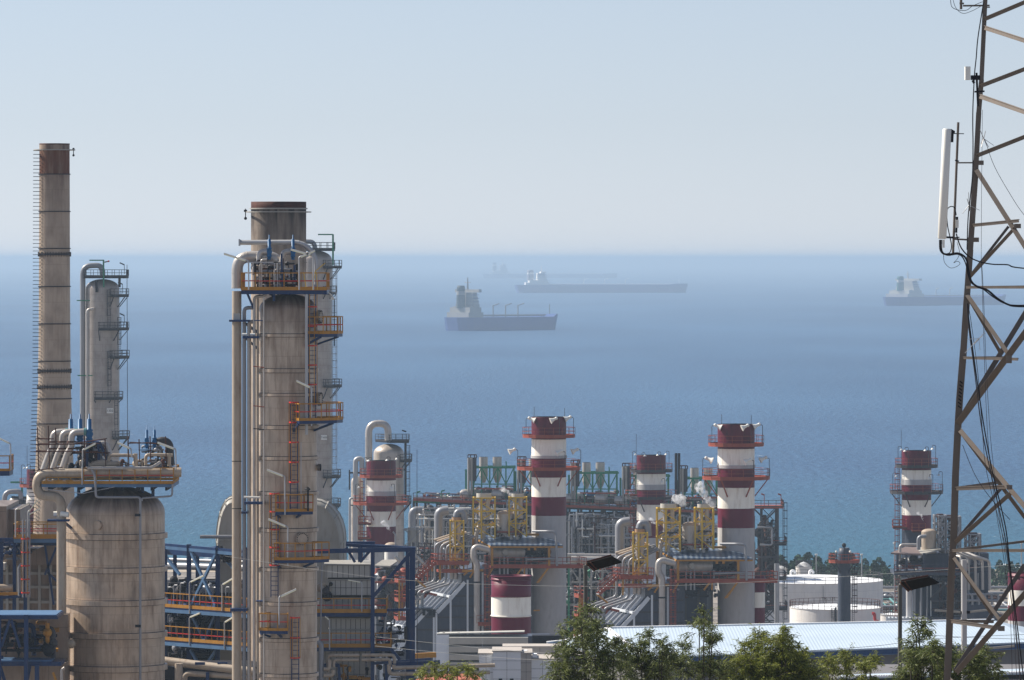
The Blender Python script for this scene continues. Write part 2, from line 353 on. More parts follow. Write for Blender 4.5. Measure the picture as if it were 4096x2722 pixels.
def arc_platform(parent, c, r0, r1, a0, a1, z, n=None, th=.22, deck=None, post=None, mid=None, toe=None, h=1.1, step=1.3, t=0.055, brace=0, brmat=None, drop=1.25):
    full = abs(a1 - a0) >= 359; n = n or max(4, int(abs(a1 - a0) / 12)); an = [R(a0 + (a1 - a0) * k / n) for k in range(n + 1)]
    ou = [(c[0] + r1 * math.cos(a), c[1] + r1 * math.sin(a)) for a in an]; inn = [(c[0] + r0 * math.cos(a), c[1] + r0 * math.sin(a)) for a in an]
    b = MB(deck or M['blue'])
    for k in range(n): b.poly([(*inn[k], z - th), (*ou[k], z - th), (*ou[k + 1], z - th), (*inn[k + 1], z - th)], (0, 0, th))
    if brace:
        b.use(brmat or deck or M['blue'])
        for k in range(0, n + (0 if full else 1), brace):
            a = an[k]; q = (c[0] + r0 * 1.0 * math.cos(a), c[1] + r0 * math.sin(a), z - (r1 - r0) * drop)
            b.bar((ou[k][0] * .85 + inn[k][0] * .15, ou[k][1] * .85 + inn[k][1] * .15, z - th), q, .13)
    pl = b.build("platform", parent)
    r = MB(post or M['yellow']); pts = [(x, y, z) for x, y in ou]
    if not full: pts = [(*inn[0], z)] + pts + [(*inn[-1], z)]
    rail(r, pts, h, step, post, mid, toe or post or M['yellow'], t); r.build("handrail", pl); return pl
def cage_ladder(parent, x, y, z0, z1, w=.5, out=(0, -1), railm=None, cage=None, hoop=None, hs=1.15, cage_from=2.0, rung=None, depth=.7):
    b = MB(railm or M['blue']); o = Vector((out[0], out[1], 0)).normalized(); s = Vector((-o.y, o.x, 0)); c = Vector((x, y, 0))
    for sg in (-1, 1): b.bar(c + s * sg * w / 2 + Vector((0, 0, z0)), c + s * sg * w / 2 + Vector((0, 0, z1)), .06)
    n = int((z1 - z0) / .3)
    b.use(rung or railm or M['blue'])
    for k in range(n): z = z0 + .3 * (k + .5); b.bar(c - s * w / 2 + Vector((0, 0, z)), c + s * w / 2 + Vector((0, 0, z)), .035)
    ld = b.build("ladder", parent)
    if z1 - z0 > cage_from + 1:
        g = MB(hoop or M['red']); zc = z0 + cage_from
        A = [math.pi * k / 6 for k in range(7)]; hw = w * .68
        def hp(a): return c + s * math.cos(a) * hw + o * math.sin(a) * depth
        m = max(1, int((z1 - zc) / hs))
        for k in range(m + 1):
            z = zc + (z1 - zc) * k / m
            for i in range(6): g.use(hoop or M['red']).bar(hp(A[i]) + Vector((0, 0, z)), hp(A[i + 1]) + Vector((0, 0, z)), .03, .09)
        for i in (0, 2, 4, 6): g.use(cage or M['yellow']).bar(hp(A[i]) + Vector((0, 0, zc)), hp(A[i]) + Vector((0, 0, z1)), .045)
        g.build("safety_cage", ld)
    return ld
def goose_lamp(parent, base, top, tip, r=.05, lamp_w=.17):
    """gooseneck pole with a long tube light: base and top of the pole, far end of the lamp"""
    base, top, tip = Vector(base), Vector(top), Vector(tip)
    b = MB(M['galv']); k = top + (tip - top) * .18; b.pipe([base, top, k], r, .3, 8); p = b.build("lamp_pole", parent)
    g = MB(M['lamp']); a = top + (tip - top) * .12; d = (tip - a)
    g.bar(a, tip, lamp_w, lamp_w * .5); g.use(M['glassy']).bar(a + Vector((0, -.02, -lamp_w * .4)), tip + Vector((0, -.02, -lamp_w * .4)), lamp_w * .7, lamp_w * .35)
    g.build("lamp_head", p); return p
def relief_valve(parent, base, h, r, mat=None, name="relief_valve"):
    x, y, z = base; b = MB(mat or M['valve'])
    b.lathe([(r * .9, z), (r * .9, z + h * .10), (r * 1.25, z + h * .12), (r * 1.25, z + h * .17), (r * 1.0, z + h * .2), (r * 1.5, z + h * .32), (r * 1.1, z + h * .42), (r * 1.35, z + h * .43), (r * 1.35, z + h * .47), (r * .85, z + h * .49), (r * .8, z + h * .82), (r * .3, z + h * .84), (r * .25, z + h), (0.001, z + h)], (x, y), 14)
    return b.build(name, parent)
def clutter(b, lo, hi, n, mats, rr=(.04, .12), seed=0):
    """dense process piping inside a box: dog-leg pipes, flanges, small vessels"""
    rg = random.Random(seed); lo, hi = Vector(lo), Vector(hi)
    def rp(): return Vector([lo[i] + (hi[i] - lo[i]) * rg.random() for i in range(3)])
    for k in range(n):
        b.use(rg.choice(mats)); p = rp(); r = rg.uniform(*rr); ax = rg.choice([0, 2, 2, 1]); q = p.copy(); q[ax] = lo[ax] + (hi[ax] - lo[ax]) * rg.random()
        s = q.copy(); ax2 = rg.choice([a for a in (0, 1, 2) if a != ax]); s[ax2] += (hi[ax2] - lo[ax2]) * rg.uniform(-.3, .3)
        for i in range(3): s[i] = min(max(s[i], lo[i]), hi[i])
        if (q - p).length < .1 or (s - q).length < .1: continue
        b.pipe([p, q, s], r, seg=7)
        if rg.random() < .5: m = (p + q) / 2; b.ball(m, r * rg.uniform(1.6, 2.6), 8)
    return b
def dome(r, h, z, n=8):
    return [(max(.001, r * math.cos(math.pi / 2 * i / n)), z + h * math.sin(math.pi / 2 * i / n)) for i in range(n + 1)]
def tower_frame(b, x0, x1, y0, y1, z0, z1, levels, w=.2, mat=None, xb=True, brw=None):
    """four legged braced frame"""
    if mat: b.use(mat)
    cs = [(x0, y0), (x1, y0), (x1, y1), (x0, y1)]; brw = brw or w * .6
    for x, y in cs: b.bar((x, y, z0), (x, y, z1), w)
    zs = [z0 + (z1 - z0) * k / levels for k in range(levels + 1)]
    for i in range(4):
        a, c = cs[i], cs[(i + 1) % 4]
        for k, z in enumerate(zs):
            if k: b.bar((*a, z), (*c, z), w * .8)
            if k < levels and xb:
                if (k + i) % 2: b.bar((*a, z), (*c, zs[k + 1]), brw)
                else: b.bar((*c, z), (*a, zs[k + 1]), brw)
    return b
def text_part(parent, txt, loc, size, mat, rotz=0, name="lettering", org=None):
    cu = bpy.data.curves.new(name, 'FONT'); cu.body = txt; cu.size = size; cu.extrude = .01; cu.align_x = 'CENTER'; cu.align_y = 'CENTER'
    tmp = bpy.data.objects.new(name, cu); COL.objects.link(tmp); bpy.context.view_layer.update()
    me = bpy.data.meshes.new_from_object(tmp.evaluated_get(bpy.context.evaluated_depsgraph_get())); bpy.data.objects.remove(tmp); me.materials.clear(); me.materials.append(mat)
    ob = bpy.data.objects.new(name, me); COL.objects.link(ob)
    o = ORG.get(parent.name, Vector((0, 0, 0))); ob.parent = parent; ob.location = Vector(loc) - o; ob.rotation_euler = (R(90), 0, rotz); return ob
# ================= centre column and its big chimney =================
D = 371.0; s_ = F / D
CC = (X(1152, D), D)
c0 = thing("fractionation_column", "tallest tan clad column left of centre, with caged ladders, yellow handrails and rows of pipes", "process column", (CC[0], CC[1], ground(D)))
rC = 116 / s_
clc = cladding("clad_centre", (0.43, 0.375, 0.32), rC, 1.15, 1.12, zdark=(Z(1330, D) - ground(D), Z(1200, D) - ground(D), (0.12, 0.07, 0.045), .8))
b = MB(clc); zt = Z(1238, D)
b.lathe([(rC, ground(D)), (rC, zt)] + dome(rC, 62 / s_, zt), CC, 72)
shell = b.build("shell", c0)
b = MB(clc)
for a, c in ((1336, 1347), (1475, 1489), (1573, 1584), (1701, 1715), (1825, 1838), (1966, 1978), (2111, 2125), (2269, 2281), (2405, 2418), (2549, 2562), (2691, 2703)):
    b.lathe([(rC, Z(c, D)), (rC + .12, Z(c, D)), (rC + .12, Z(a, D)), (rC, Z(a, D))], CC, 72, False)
    b.use(M['dpipe']).lathe([(rC + .015, Z(a - 2.5, D)), (rC + .015, Z(a, D))], CC, 72); b.lathe([(rC + .012, Z(c, D)), (rC + .012, Z(c + 2.0, D))], CC, 72); b.use(clc)  # dark strips above and below each ring paint in its missing shade
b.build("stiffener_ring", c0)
# manways
def manway(parent, c, n, r, mat, name="manway"):
    n = Vector(n).normalized(); c = Vector(c); b = MB(mat); b.tube([c - n * .5, c], r * .8, 24); b.tube([c, c + n * .08], r, 24); b.tube([c + n * .1, c + n * .16], r, 24)
    a = n.cross(Vector((0, 0, 1))).normalized(); u = a.cross(n)
    b.use(M['dark'])
    for k in range(20): an = 2 * math.pi * k / 20; q = c + (a * math.cos(an) + u * math.sin(an)) * r * .88; b.tube([q, q + n * .22], .035, 6)
    return b.build(name, parent)
manway(c0, P(1207, 2157, D - 1.95), (.35, -1, 0), .42, clc)
for py in (1268, 1596):
    manway(c0, (CC[0] + rC + .1, CC[1] - .5, Z(py, D)), (1, -.25, 0), .45, M['tan'])
manway(c0, (CC[0] + rC + .05, CC[1] - .3, Z(1870, D)), (1, -.1, 0), .22, M['tan'], "nozzle")
# big overhead pipe
b = MB(M['tan']); Dp = D - .3
b.tube([P(947, 1165, Dp), P(947, 2760, Dp)], .31, 20)
for py in (1844, 2033): b.use(M['dark']).tube([P(947, py, Dp), P(947, py + 3, Dp)], .318, 20)
b.use(M['pipe']).pipe([P(949, 1155, Dp), P(949, 1028, Dp), P(1118, 1028, Dp), P(1124, 1160, Dp)], .37, .85, 20)
for k in range(7):
    an = R(180 - 90 * (k + .5) / 7); cx_, cz_ = 949 + 52, 1028 + 52
    b.tube([P(cx_ + 54 * math.cos(an) - .5, cz_ - 54 * math.sin(an), Dp), P(cx_ + 54 * math.cos(an) + .5, cz_ - 54 * math.sin(an) - .5, Dp)], .38, 16)
b.tube([P(949, 1155, Dp), P(949, 1148, Dp)], .385, 20); b.tube([P(949, 1092, Dp), P(949, 1095, Dp)], .382, 20)
b.build("overhead_pipe", c0)
# downcomers
for px, rp_, top, mt in ((977, 7.5, 1232, 'gpipe'), (997, 8.2, 1288, 'pipe'), (1017, 5.8, 1186, 'pipe'), (1031, 4.3, 1188, 'tan'), (1055, 3.0, 1190, 'pipe')):
    b = MB(M[mt]); Dq = D - (1.6 if px > 1040 else 1.0 if px > 1010 else .5); Dq = Dq - (.9 if px == 1055 else 0)
    pts = [P(px, 2760, Dq), P(px, top, Dq)]
    pts.append(P({977: 1012, 997: 1018, 1017: 1062, 1031: 1040, 1055: 1060}[px], top, Dq)); 
    if px == 1017: pts.append(P(1062, 1137, Dq)); pts.append(P(1080, 1137, Dq))
    b.pipe(pts, rp_ / s_, rp_ / s_ * 3, 12, collars=2.4); b.build("riser_pipe", c0)
for px, t0, t1, rr in ((1045, 1040, 1175, 5), (1038, 1060, 1180, 3.5), (1098, 1080, 1155, 4), (1110, 1050, 1155, 3)):
    b = MB(M['pipe']); b.pipe([P(px, t1, D - 1.8), P(px, t0, D - 1.8), P(px + 22, t0, D - 1.8)], rr / s_, seg=10); b.build("riser_pipe", c0)
b = MB(M['blue'])
for x0, x1, py, h, Dq in ((917, 1000, 1284, 8, D - .9), (970, 1036, 1350, 9, D - 1.6), (978, 1055, 2013, 10, D - 1.6), (966, 990, 2051, 9, D - 1.2), (921, 988, 2440, 12, D - .9), (1024, 1056, 2405, 4, D - 1.9), (1018, 1056, 1283, 4, D - 2.)):
    p = P(x0, py, Dq); q = P(x1, py, Dq); b.box(p.x, q.x, Dq - .25, Dq + .6, p.z - h / s_ / 2, p.z + h / s_ / 2)
b.bar(P(975, 1290, D), P(1030, 1330, D), .18); b.bar(P(985, 1355, D), P(1036, 1400, D), .15)
for py in (1466, 1624, 1715): b.use(M['orange'] if py < 1700 else M['dark']).bar(P(1014, py, D - 2.4), P(1056, py + 5, D - 2.6), .06)
b.use(M['panel']).box(X(936, D), X(962, D), D - .75, D - .70, Z(1280, D), Z(1254, D))
for sx in (968, 1000): b.use(M['lamp']).tube([P(sx, 1339, D - 1.5), P(sx + 20, 1339, D - 1.5)], .09, 10)
b.use(M['lamp']).tube([P(975, 1989, D - 1.7), P(1040, 1991, D - 1.7)], .07, 10)
b.build("pipe_support", c0)
# ladders
for px, p0, p1, sd_ in ((1249, 1690, 1150, .4), (1176, 2058, 1610, 0), (1098, 2390, 1975, 0), (1181, 2760, 2470, 0)):
    yy = CC[1] - math.sqrt(max(.2, rC ** 2 - (X(px, D) - CC[0]) ** 2)) - .35
    cage_ladder(c0, X(px, yy), yy, Z(p0, yy), Z(p1, yy), .46, (0, -1), cage_from=2.1 if px != 1249 else 1.2, hs=1.12)
b = MB(M['galv'])
for px, p0, p1, ww in ((1226, 1150, 1740, .2), (1204, 1770, 2060, .06)): b.tube([P(px, p0, D - 2.3), P(px, p1, D - 2.3)], ww / 2, 8)
b.build("conduit", c0)
# platforms
zz = Z(1160, D); pl = [(X(972, D), D - 2.4), (X(1312, D), D - 2.4), (X(1312, D), D + 2.4), (X(972, D), D + 2.4)]
platform(c0, pl, zz, th=.28, step=.95, t=.06)
b = MB(M['yellow']); b.box(pl[0][0], pl[1][0], D - 2.47, D - 2.43, zz - .02, zz + .2); b.build("toe_board", c0)
for a0, a1, ro, py in ((-48, 25, 3.56, 1337), (-76, 25, 3.58, 1683), (-104, -54, 2.9, 2047), (-104, -30, 3.15, 2240), (-126, -88, 3.0, 2523)):
    arc_platform(c0, CC, rC + .02, ro, a0, a1, Z(py, D - 2.5), n=max(3, int((a1 - a0) / 24)), th=.2, step=.85, t=.065, brace=2, drop=.42)
b = MB(M['byellow'])   # loose scaffold poles and open gate on the top deck
b.bar(P(1262, 1085, D - 2.5), P(1301, 1053, D - 2.5), .05); b.bar(P(1262, 1085, D - 2.5), P(1249, 1160, D - 2.6), .05); b.bar(P(1270, 1160, D - 2.5), P(1266, 1090, D - 2.5), .05)
b.bar(P(1215, 1092, D - 2.5), P(1224, 1150, D - 2.5), .05); b.build("scaffold_pole", c0)
# monorail
b = MB(M['galv']); pts = [P(958, 971, D - .6), P(1175, 970, D - .6)] + [P(1175 + 88 * math.sin(R(a)), 1058 - 88 * math.cos(R(a)), D - .6) for a in range(12, 91, 13)] + [P(1265, 1155, D - .6)]
for p, q in zip(pts[:-1], pts[1:]):
    b.bar(p, q + (q - p).normalized() * .04, .22, .32, up=(0, 1, 0)) if False else b.tube([p, q + (q - p).normalized() * .05], .165, 4)
b.use(M['galv']).box(pts[0].x - .05, pts[0].x + .05, D - .8, D - .4, pts[0].z - .22, pts[0].z + .22)
b.build("monorail", c0)
for px in (1077, 1172):
    q = P(px, 1040, D - .8); relief_valve(c0, q, 100 / s_, .13)
    b = MB(M['pipe']); b.pipe([P(px - 5, 1008, D - .7), P(px - 35, 1008, D - .7), P(px - 48, 1060, D - .7)], .2, .6, 12); b.build("vent_elbow", c0)
# deck machinery
b = MB(M['dark']); clutter(b, P(1005, 1150, D - 1.8), P(1205, 1045, D + 1.2), 95, [M['dark'], M['dpipe'], M['pipe'], M['rust'], M['dpipe'], M['gpipe']], (.025, .09), 3)
for k in range(9): px = random.uniform(1010, 1200); b.use(M['dark']).bar(P(px, 1158, D - 1.9), P(px, random.uniform(1030, 1080), D - 1.9), .05)
b.use(M['blue']).bar(P(1130, 1158, D - 1.9), P(1126, 1015, D - 1.9), .12); b.bar(P(1178, 1158, D - 1.2), P(1178, 1060, D - 1.2), .14)
b.use(M['galv'])
for x0, x1 in ((990, 1112), (1095, 1112)): b.bar(P(x0, 1050, D - 2), P(x1, 1050, D - 2), .07); 
for px in (995, 1012, 1110, 1098): b.bar(P(px, 1050, D - 2), P(px, 1150, D - 2), .06)
b.build("deck_piping", c0)
b = MB(M['dark']); clutter(b, P(1050, 1180, D - 1.5), P(1280, 1166, D + 1), 26, [M['dark'], M['blue']], (.03, .07), 5)
b.use(M['blue']).bar(P(985, 1165, D - 1), P(1015, 1235, D - 1), .14); b.bar(P(1095, 1170, D - 1.9), P(1096, 1205, D - 1.9), .16)
b.build("deck_support", c0)
# small pagoda-topped beacon on platform
b = MB(M['dark']); b.bar(P(1232, 2045, D - 2.7), P(1232, 1960, D - 2.7), .12); b.lathe([(.22, Z(1952, D)), (.05, Z(1942, D)), (.001, Z(1941, D))], (X(1236, D), D - 2.7), 8); b.bar(P(1220, 1960, D - 2.7), P(1240, 1960, D - 2.7), .08); b.build("beacon", c0)
for bx, tx, lt in (((1140, 2060), (1139, 1906), (1068, 1879)), ((1151, 2262), (1151, 2108), (1073, 2076)), ((1246, 1705), (1246, 1552), (1186, 1523)),
                   ((1197, 1160), (1196, 1030), (1260, 1002)), ((1254, 1160), (1252, 1022), (1163, 997)), ((995, 1160), (994, 1045), (896, 1014)), ((1116, 2500), (1117, 2388), (1184, 2357))):
    goose_lamp(c0, P(*bx, D - 3), P(*tx, D - 3), P(*lt, D - 3))
b = MB(M['lamp']); b.pipe([P(1312, 1170, D - 1), P(1325, 1180, D - 1), P(1337, 1200, D - 1)], .04); b.box(X(1325, D), X(1336, D), D - 1.1, D - .8, Z(1200, D), Z(1188, D)); b.use(M['dark']).tube([P(1337, 1195, D - 1), P(1337, 1385, D - 1)], .04, 6); b.build("camera_arm", c0)

# --- big chimney behind it
D2 = 440.0; s2 = F / D2; C2 = (X(1114.5, D2), D2); r2 = 110.5 / s2
ch = thing("chimney", "wide short furnace chimney with rusty lip, rising directly behind the centre column", "chimney", (C2[0], C2[1], ground(D2)))
gz2 = ground(D2)
m2_ = cladding("chimney_wide", (0.34, 0.30, 0.26), r2, 2.2, 3.4, stain_amt=.7, grime=(.07, .07, .07), seam=.01, metal=.1, zdark=(Z(1080, D2) - gz2, Z(850, D2) - gz2, (0.04, 0.035, 0.035), .85), rough=.75)
b = MB(m2_); b.lathe([(r2, gz2), (r2, Z(833, D2))], C2, 72)
b.use(paint('dark_rust', (.06, .018, .012), .8, var=.5, scale=1.5)).lathe([(r2, Z(833, D2)), (r2, Z(808, D2)), (r2 - .15, Z(808, D2)), (r2 - .15, Z(833, D2) - 1)], C2, 72)
b.use(M['duct']).lathe([(r2, Z(838, D2)), (r2 + .1, Z(838, D2)), (r2 + .1, Z(833, D2)), (r2, Z(833, D2))], C2, 72, False)
b.use(m2_).lathe([(r2, Z(1052, D2)), (r2 + .08, Z(1052, D2)), (r2 + .08, Z(1050, D2)), (r2, Z(1050, D2))], C2, 72, False)
b.build("shaft", ch)
b = MB(M['duct']); rt = 131 / s2
b.lathe([(rt, Z(851, D2)), (rt, Z(847, D2)), (rt - .12, Z(847, D2)), (rt - .12, Z(851, D2)), (rt, Z(851, D2))], C2, 48, False)
for k in range(10): a = 2 * math.pi * k / 10 + .2; b.bar((C2[0] + r2 * math.cos(a), C2[1] + r2 * math.sin(a), Z(849, D2)), (C2[0] + rt * math.cos(a), C2[1] + rt * math.sin(a), Z(849, D2)), .08)
b.build("trolley_rail", ch)
b = MB(M['dark']); q = P(982, 846, D2); b.bar(q + Vector((0, 0, .2)), q - Vector((0, 0, .5)), .07); b.ball(q - Vector((0, 0, .55)), .12); b.box(q.x - .12, q.x + .12, D2 - .1, D2 + .1, q.z - .05, q.z + .12); b.build("hook", ch)
# ================= tall thin chimney at left =================
D = 470.0; s_ = F / D; g = ground(D); CL = (X(218, D), D)
ch = thing("chimney", "tall slender rust-topped chimney with a comb of rungs on its left side, far left", "chimney", (CL[0], CL[1], g))
def rL(py):
    return (60.5 + (py - 600) * .0035 if py < 1540 else 65 + (py - 1540) * .034) / s_
ml = cladding("chimney_slim", (0.40, 0.345, 0.29), 1.3, 1.7, 3.1, zdark=(Z(960, D) - g, Z(700, D) - g, (0.10, 0.055, 0.04), .5), stain_amt=.35, seam=.01, rough=.7, metal=.1)
b = MB(ml); prof = [(rL(py), Z(py, D)) for py in (2700, 2400, 2100, 1800, 1600, 1545, 1540, 1300, 1000, 698)]; b.lathe([(rL(2700), g)] + prof, CL, 48)
mr_ = cladding("chimney_rust", (0.13, 0.055, 0.035), 1.3, 9, 9, stain=(.34, .25, .18), stain_amt=.7, rough=.8)
b.use(mr_).lathe([(rL(698), Z(698, D)), (rL(602), Z(602, D))], CL, 48)
b.use(ml).lathe([(rL(602), Z(602, D)), (rL(600), Z(580, D))], CL, 48)
b.use(M['rust']).lathe([(rL(600), Z(580, D)), (rL(600) + .02, Z(575, D)), (rL(600) - .1, Z(575, D)), (rL(600) - .1, Z(640, D))], CL, 48)
b.use(M['dpipe'])
for py in (698, 847, 995, 1147, 1296, 1445, 1595, 1695, 1890): b.lathe([(rL(py), Z(py + 2, D)), (rL(py) + .07, Z(py + 2, D)), (rL(py) + .07, Z(py - 2, D)), (rL(py), Z(py - 2, D))], CL, 48, False)
b.build("shaft", ch)
for py in (1018, 1484, 1548):
    b = MB(M['dpipe']); rr = rL(py); b.lathe([(rr, Z(py + 4, D)), (rr + .10, Z(py + 4, D)), (rr + .10, Z(py - 4, D)), (rr, Z(py - 4, D))], CL, 48, False)
    b.use(M['dark'])
    for k in range(36): a = 2 * math.pi * k / 36; x, y = CL[0] + (rr + .07) * math.cos(a), CL[1] + (rr + .07) * math.sin(a); b.bar((x, y, Z(py + 9, D)), (x, y, Z(py - 9, D)), .05)
    b.build("flange", ch)
b = MB(M['dark']); th = R(200)
py = 604
while py < 2260:
    rr = rL(py); z = Z(py, D); o = Vector((math.cos(th), math.sin(th), 0)); t = Vector((-o.y, o.x, 0)); c = Vector((CL[0], CL[1], z))
    e = rr + .50; p1 = c + o * rr * .9 + t * .3; p2 = c + o * e + t * .17; p3 = c + o * e - t * .17; p4 = c + o * rr * .9 - t * .3
    b.bar(p1, p2, .045); b.bar(p2, p3, .05); b.bar(p3, p4, .045); py += 14.85
b.build("ladder", ch)
rt = 83 / s_; b = MB(M['duct']); b.lathe([(rt, Z(603, D)), (rt, Z(599, D)), (rt - .1, Z(599, D)), (rt - .1, Z(603, D)), (rt, Z(603, D))], CL, 40, False)
for k in range(8): a = 2 * math.pi * k / 8; b.bar((CL[0] + 1.2 * math.cos(a), CL[1] + 1.2 * math.sin(a), Z(601, D)), (CL[0] + rt * math.cos(a), CL[1] + rt * math.sin(a), Z(601, D)), .07)
b.build("trolley_rail", ch)
b = MB(M['dark']); q = P(294, 598, D); b.bar(q + Vector((0, 0, .12)), q - Vector((0, 0, .5)), .06); b.ball(q - Vector((0, 0, .5)), .1); b.box(q.x - .08, q.x + .08, D - .1, D + .1, q.z - .05, q.z + .1); b.build("hook", ch)

# ================= big tan vessel at left =================
D = 410.0; s_ = F / D; g = ground(D); CV = (X(462, D), D); rV = 197 / s_
v0 = thing("pressure_vessel", "fat tan clad vessel with rounded shoulders, ring bands and a crowded pipe deck on top", "vessel", (CV[0], CV[1], g))
mv = cladding("clad_left", (0.44, 0.365, 0.295), rV, 1.15, 1.18, zdark=(Z(2080, D) - g, Z(1985, D) - g, (0.09, 0.05, 0.032), .85), stain_amt=.75)
zt = Z(2050, D); b = MB(mv); b.lathe([(rV, g), (rV, zt)] + dome(rV, 106 / s_, zt, 12), CV, 96); b.build("shell", v0)
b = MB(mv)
for a, c in ((2131, 2152), (2264, 2284), (2394, 2414), (2524, 2545), (2656, 2677)): b.lathe([(rV, Z(c, D)), (rV + .2, Z(c, D)), (rV + .2, Z(a, D)), (rV, Z(a, D))], CV, 96, False); b.use(M['dpipe']).lathe([(rV + .015, Z(c, D)), (rV + .015, Z(c + 2.5, D))], CV, 96); b.lathe([(rV + .012, Z(a - 2, D)), (rV + .012, Z(a, D))], CV, 96); b.use(mv)  # thin dark strips along the rings: their shade drawn as colour
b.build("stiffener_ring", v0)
b = MB(mv); q = P(393, 2102, D - rV + .2); b.tube([q + Vector((.1, .3, 0)), q + Vector((-.06, -.2, 0))], 19 / s_, 28); b.tube([q + Vector((-.06, -.2, 0)), q + Vector((-.08, -.3, 0))], 17 / s_, 28); b.build("manway", v0)
# deck
zd = Z(1928, D); x0, x1 = X(182, D), X(705, D)
b = MB(M['ltblue']); b.box(x0, x1, D - 3.4, D + 3.2, zd - .26, zd); b.use(M['dark'])
for k in range(9): x = x0 + (x1 - x0) * (k + .5) / 9; b.box(x - .08, x + .08, D - 3.3, D + 3.1, zd - .5, zd - .262)
for px in (315, 490, 570, 612): b.use(M['blue']).bar(P(px, 1932, D - 1), P(px, 1990, D - 1), .22)
dk = b.build("platform", v0)
r = MB(M['yellow']); rail(r, [(X(185, D - 3.4), D - 3.4, zd), (X(332, D - 3.4), D - 3.4, zd)], .45, .9, M['yellow'], M['yellow'], M['yellow'], .06)
rail(r, [(X(335, D - 3.4), D - 3.4, zd), (x1, D - 3.4, zd), (x1, D + 3.1, zd), (x0, D + 3.1, zd)], 1.12, .95, M['yellow'], M['red'], M['yellow'], .06); r.build("handrail", dk)
b = MB(M['yellow']); b.box(x0, x1, D - 3.48, D - 3.43, zd - .02, zd + .2); b.build("toe_board", v0)
# header loop
Dh = D - 3.0; b = MB(M['tan'])
b.pipe([P(725, 1890, Dh), P(360, 1893, Dh), P(148, 1897, Dh), P(148, 1985, Dh), P(246, 1985, Dh), P(246, 2572, Dh)], .345, .85, 22, collars=1.9)
b.tube([P(345, 1896, Dh), P(200, 1897, Dh)], .37, 22); b.build("header_pipe", v0)
b = MB(M['tan']); b.pipe([P(-150, 2586, Dh - .1), P(286, 2576, Dh - .1)], .34, seg=20, collars=2.5); b.ball(P(284, 2576, Dh - .1), .345, 16); b.build("header_pipe", v0)
b = MB(M['pipe']); b.pipe([P(350, 1874, Dh - .7), P(606, 1872, Dh - .7), P(640, 1850, Dh)], .115, seg=12); b.build("header_pipe", v0)
# three goose pipes with blue valves
for i in range(3):
    ox = 37 * i; Dq = D - 1.4 - .5 * i; b = MB(M['pipe'])
    b.pipe([P(172 + ox, 1885, Dq), P(198 + ox * .98, 1812, Dq), P(212 + ox, 1790, Dq), P(212 + ox, 1731, Dq), P(262 + ox, 1728, Dq)], .235, .55, 16)
    b.use(M['rust'])
    for py in (1768, 1795): b.tube([P(212 + ox, py - 3, Dq), P(212 + ox, py + 3, Dq)], .32, 16)
    b.use(M['teal']).tube([P(262 + ox, 1728, Dq), P(272 + ox, 1728, Dq)], .28, 14); b.build("vent_elbow", v0)
    q = P(283 + ox, 1775, Dq); relief_valve(v0, q, 118 / s_, .20, M['valve'])
for px in (587, 618):
    relief_valve(v0, P(px, 1795, D - 1), 90 / s_, .12, M['valve'])
b = MB(M['dpipe']); b.pipe([P(624, 1772, D - .8), P(652, 1760, D - .8), P(678, 1775, D - .8), P(684, 1860, D - .8)], .28, .6, 14)
b.use(M['pipe']).pipe([P(375, 1815, D - 1), P(395, 1775, D - 1), P(425, 1775, D - 1), P(440, 1830, D - 1)], .2, .6, 14); b.build("vent_elbow", v0)
b = MB(M['tan'])
for pts, rr in (([(435, 1868), (435, 1822), (515, 1822), (540, 1826)], .12), ([(583, 1862), (583, 1820), (655, 1820), (690, 1822)], .12), ([(542, 1865), (542, 1815)], .15), ([(677, 1865), (677, 1815)], .13), ([(365, 1860), (480, 1856)], .2), ([(240, 1915), (240, 1960)], .2), ([(222, 1914), (222, 1926)], .26), ([(277, 1914), (277, 1926)], .26), ([(360, 1865), (395, 1850), (430, 1852)], .2)):
    b.pipe([P(x, y, D - 2) for x, y in pts], rr, seg=12)
b.build("deck_piping", v0)
b = MB(M['dark']); mats = [M['dark'], M['dpipe'], M['gpipe'], M['rust'], M['dpipe'], M['tan']]
clutter(b, P(300, 1915, D - 2), P(420, 1770, D + 2), 60, mats, (.03, .16), 11); clutter(b, P(420, 1915, D - 2), P(700, 1835, D + 2), 110, mats, (.03, .12), 12)
clutter(b, P(560, 1850, D - 2), P(690, 1780, D + 1), 40, mats, (.03, .1), 13); clutter(b, P(190, 1925, D - 1), P(330, 1800, D + 2), 30, mats, (.03, .12), 14)
for px in (490, 652): b.use(M['rust']).ball(P(px, 1845, D - 2.6), .16); b.tube([P(px, 1845, D - 2.6), P(px, 1870, D - 2.6)], .05, 8)
b.use(M['blue']).bar(P(348, 1868, D - 1.6), P(350, 1768, D - 1.6), .2); b.bar(P(398, 1868, D - 1.6), P(392, 1768, D - 1.6), .2); b.bar(P(398, 1768, D - 1.6), P(432, 1850, D - 1.6), .18); b.box(X(305, D), X(400, D), D - 2, D + 1, Z(1768, D), Z(1763, D))
b.use(M['ltblue']).box(X(560, D), X(612, D), D - 1.6, D + 1, Z(1800, D), Z(1796, D)); b.use(M['rust']).box(X(368, D), X(400, D), D - 2.2, D - 1.6, Z(1808, D), Z(1800, D)); b.build("deck_machinery", v0)
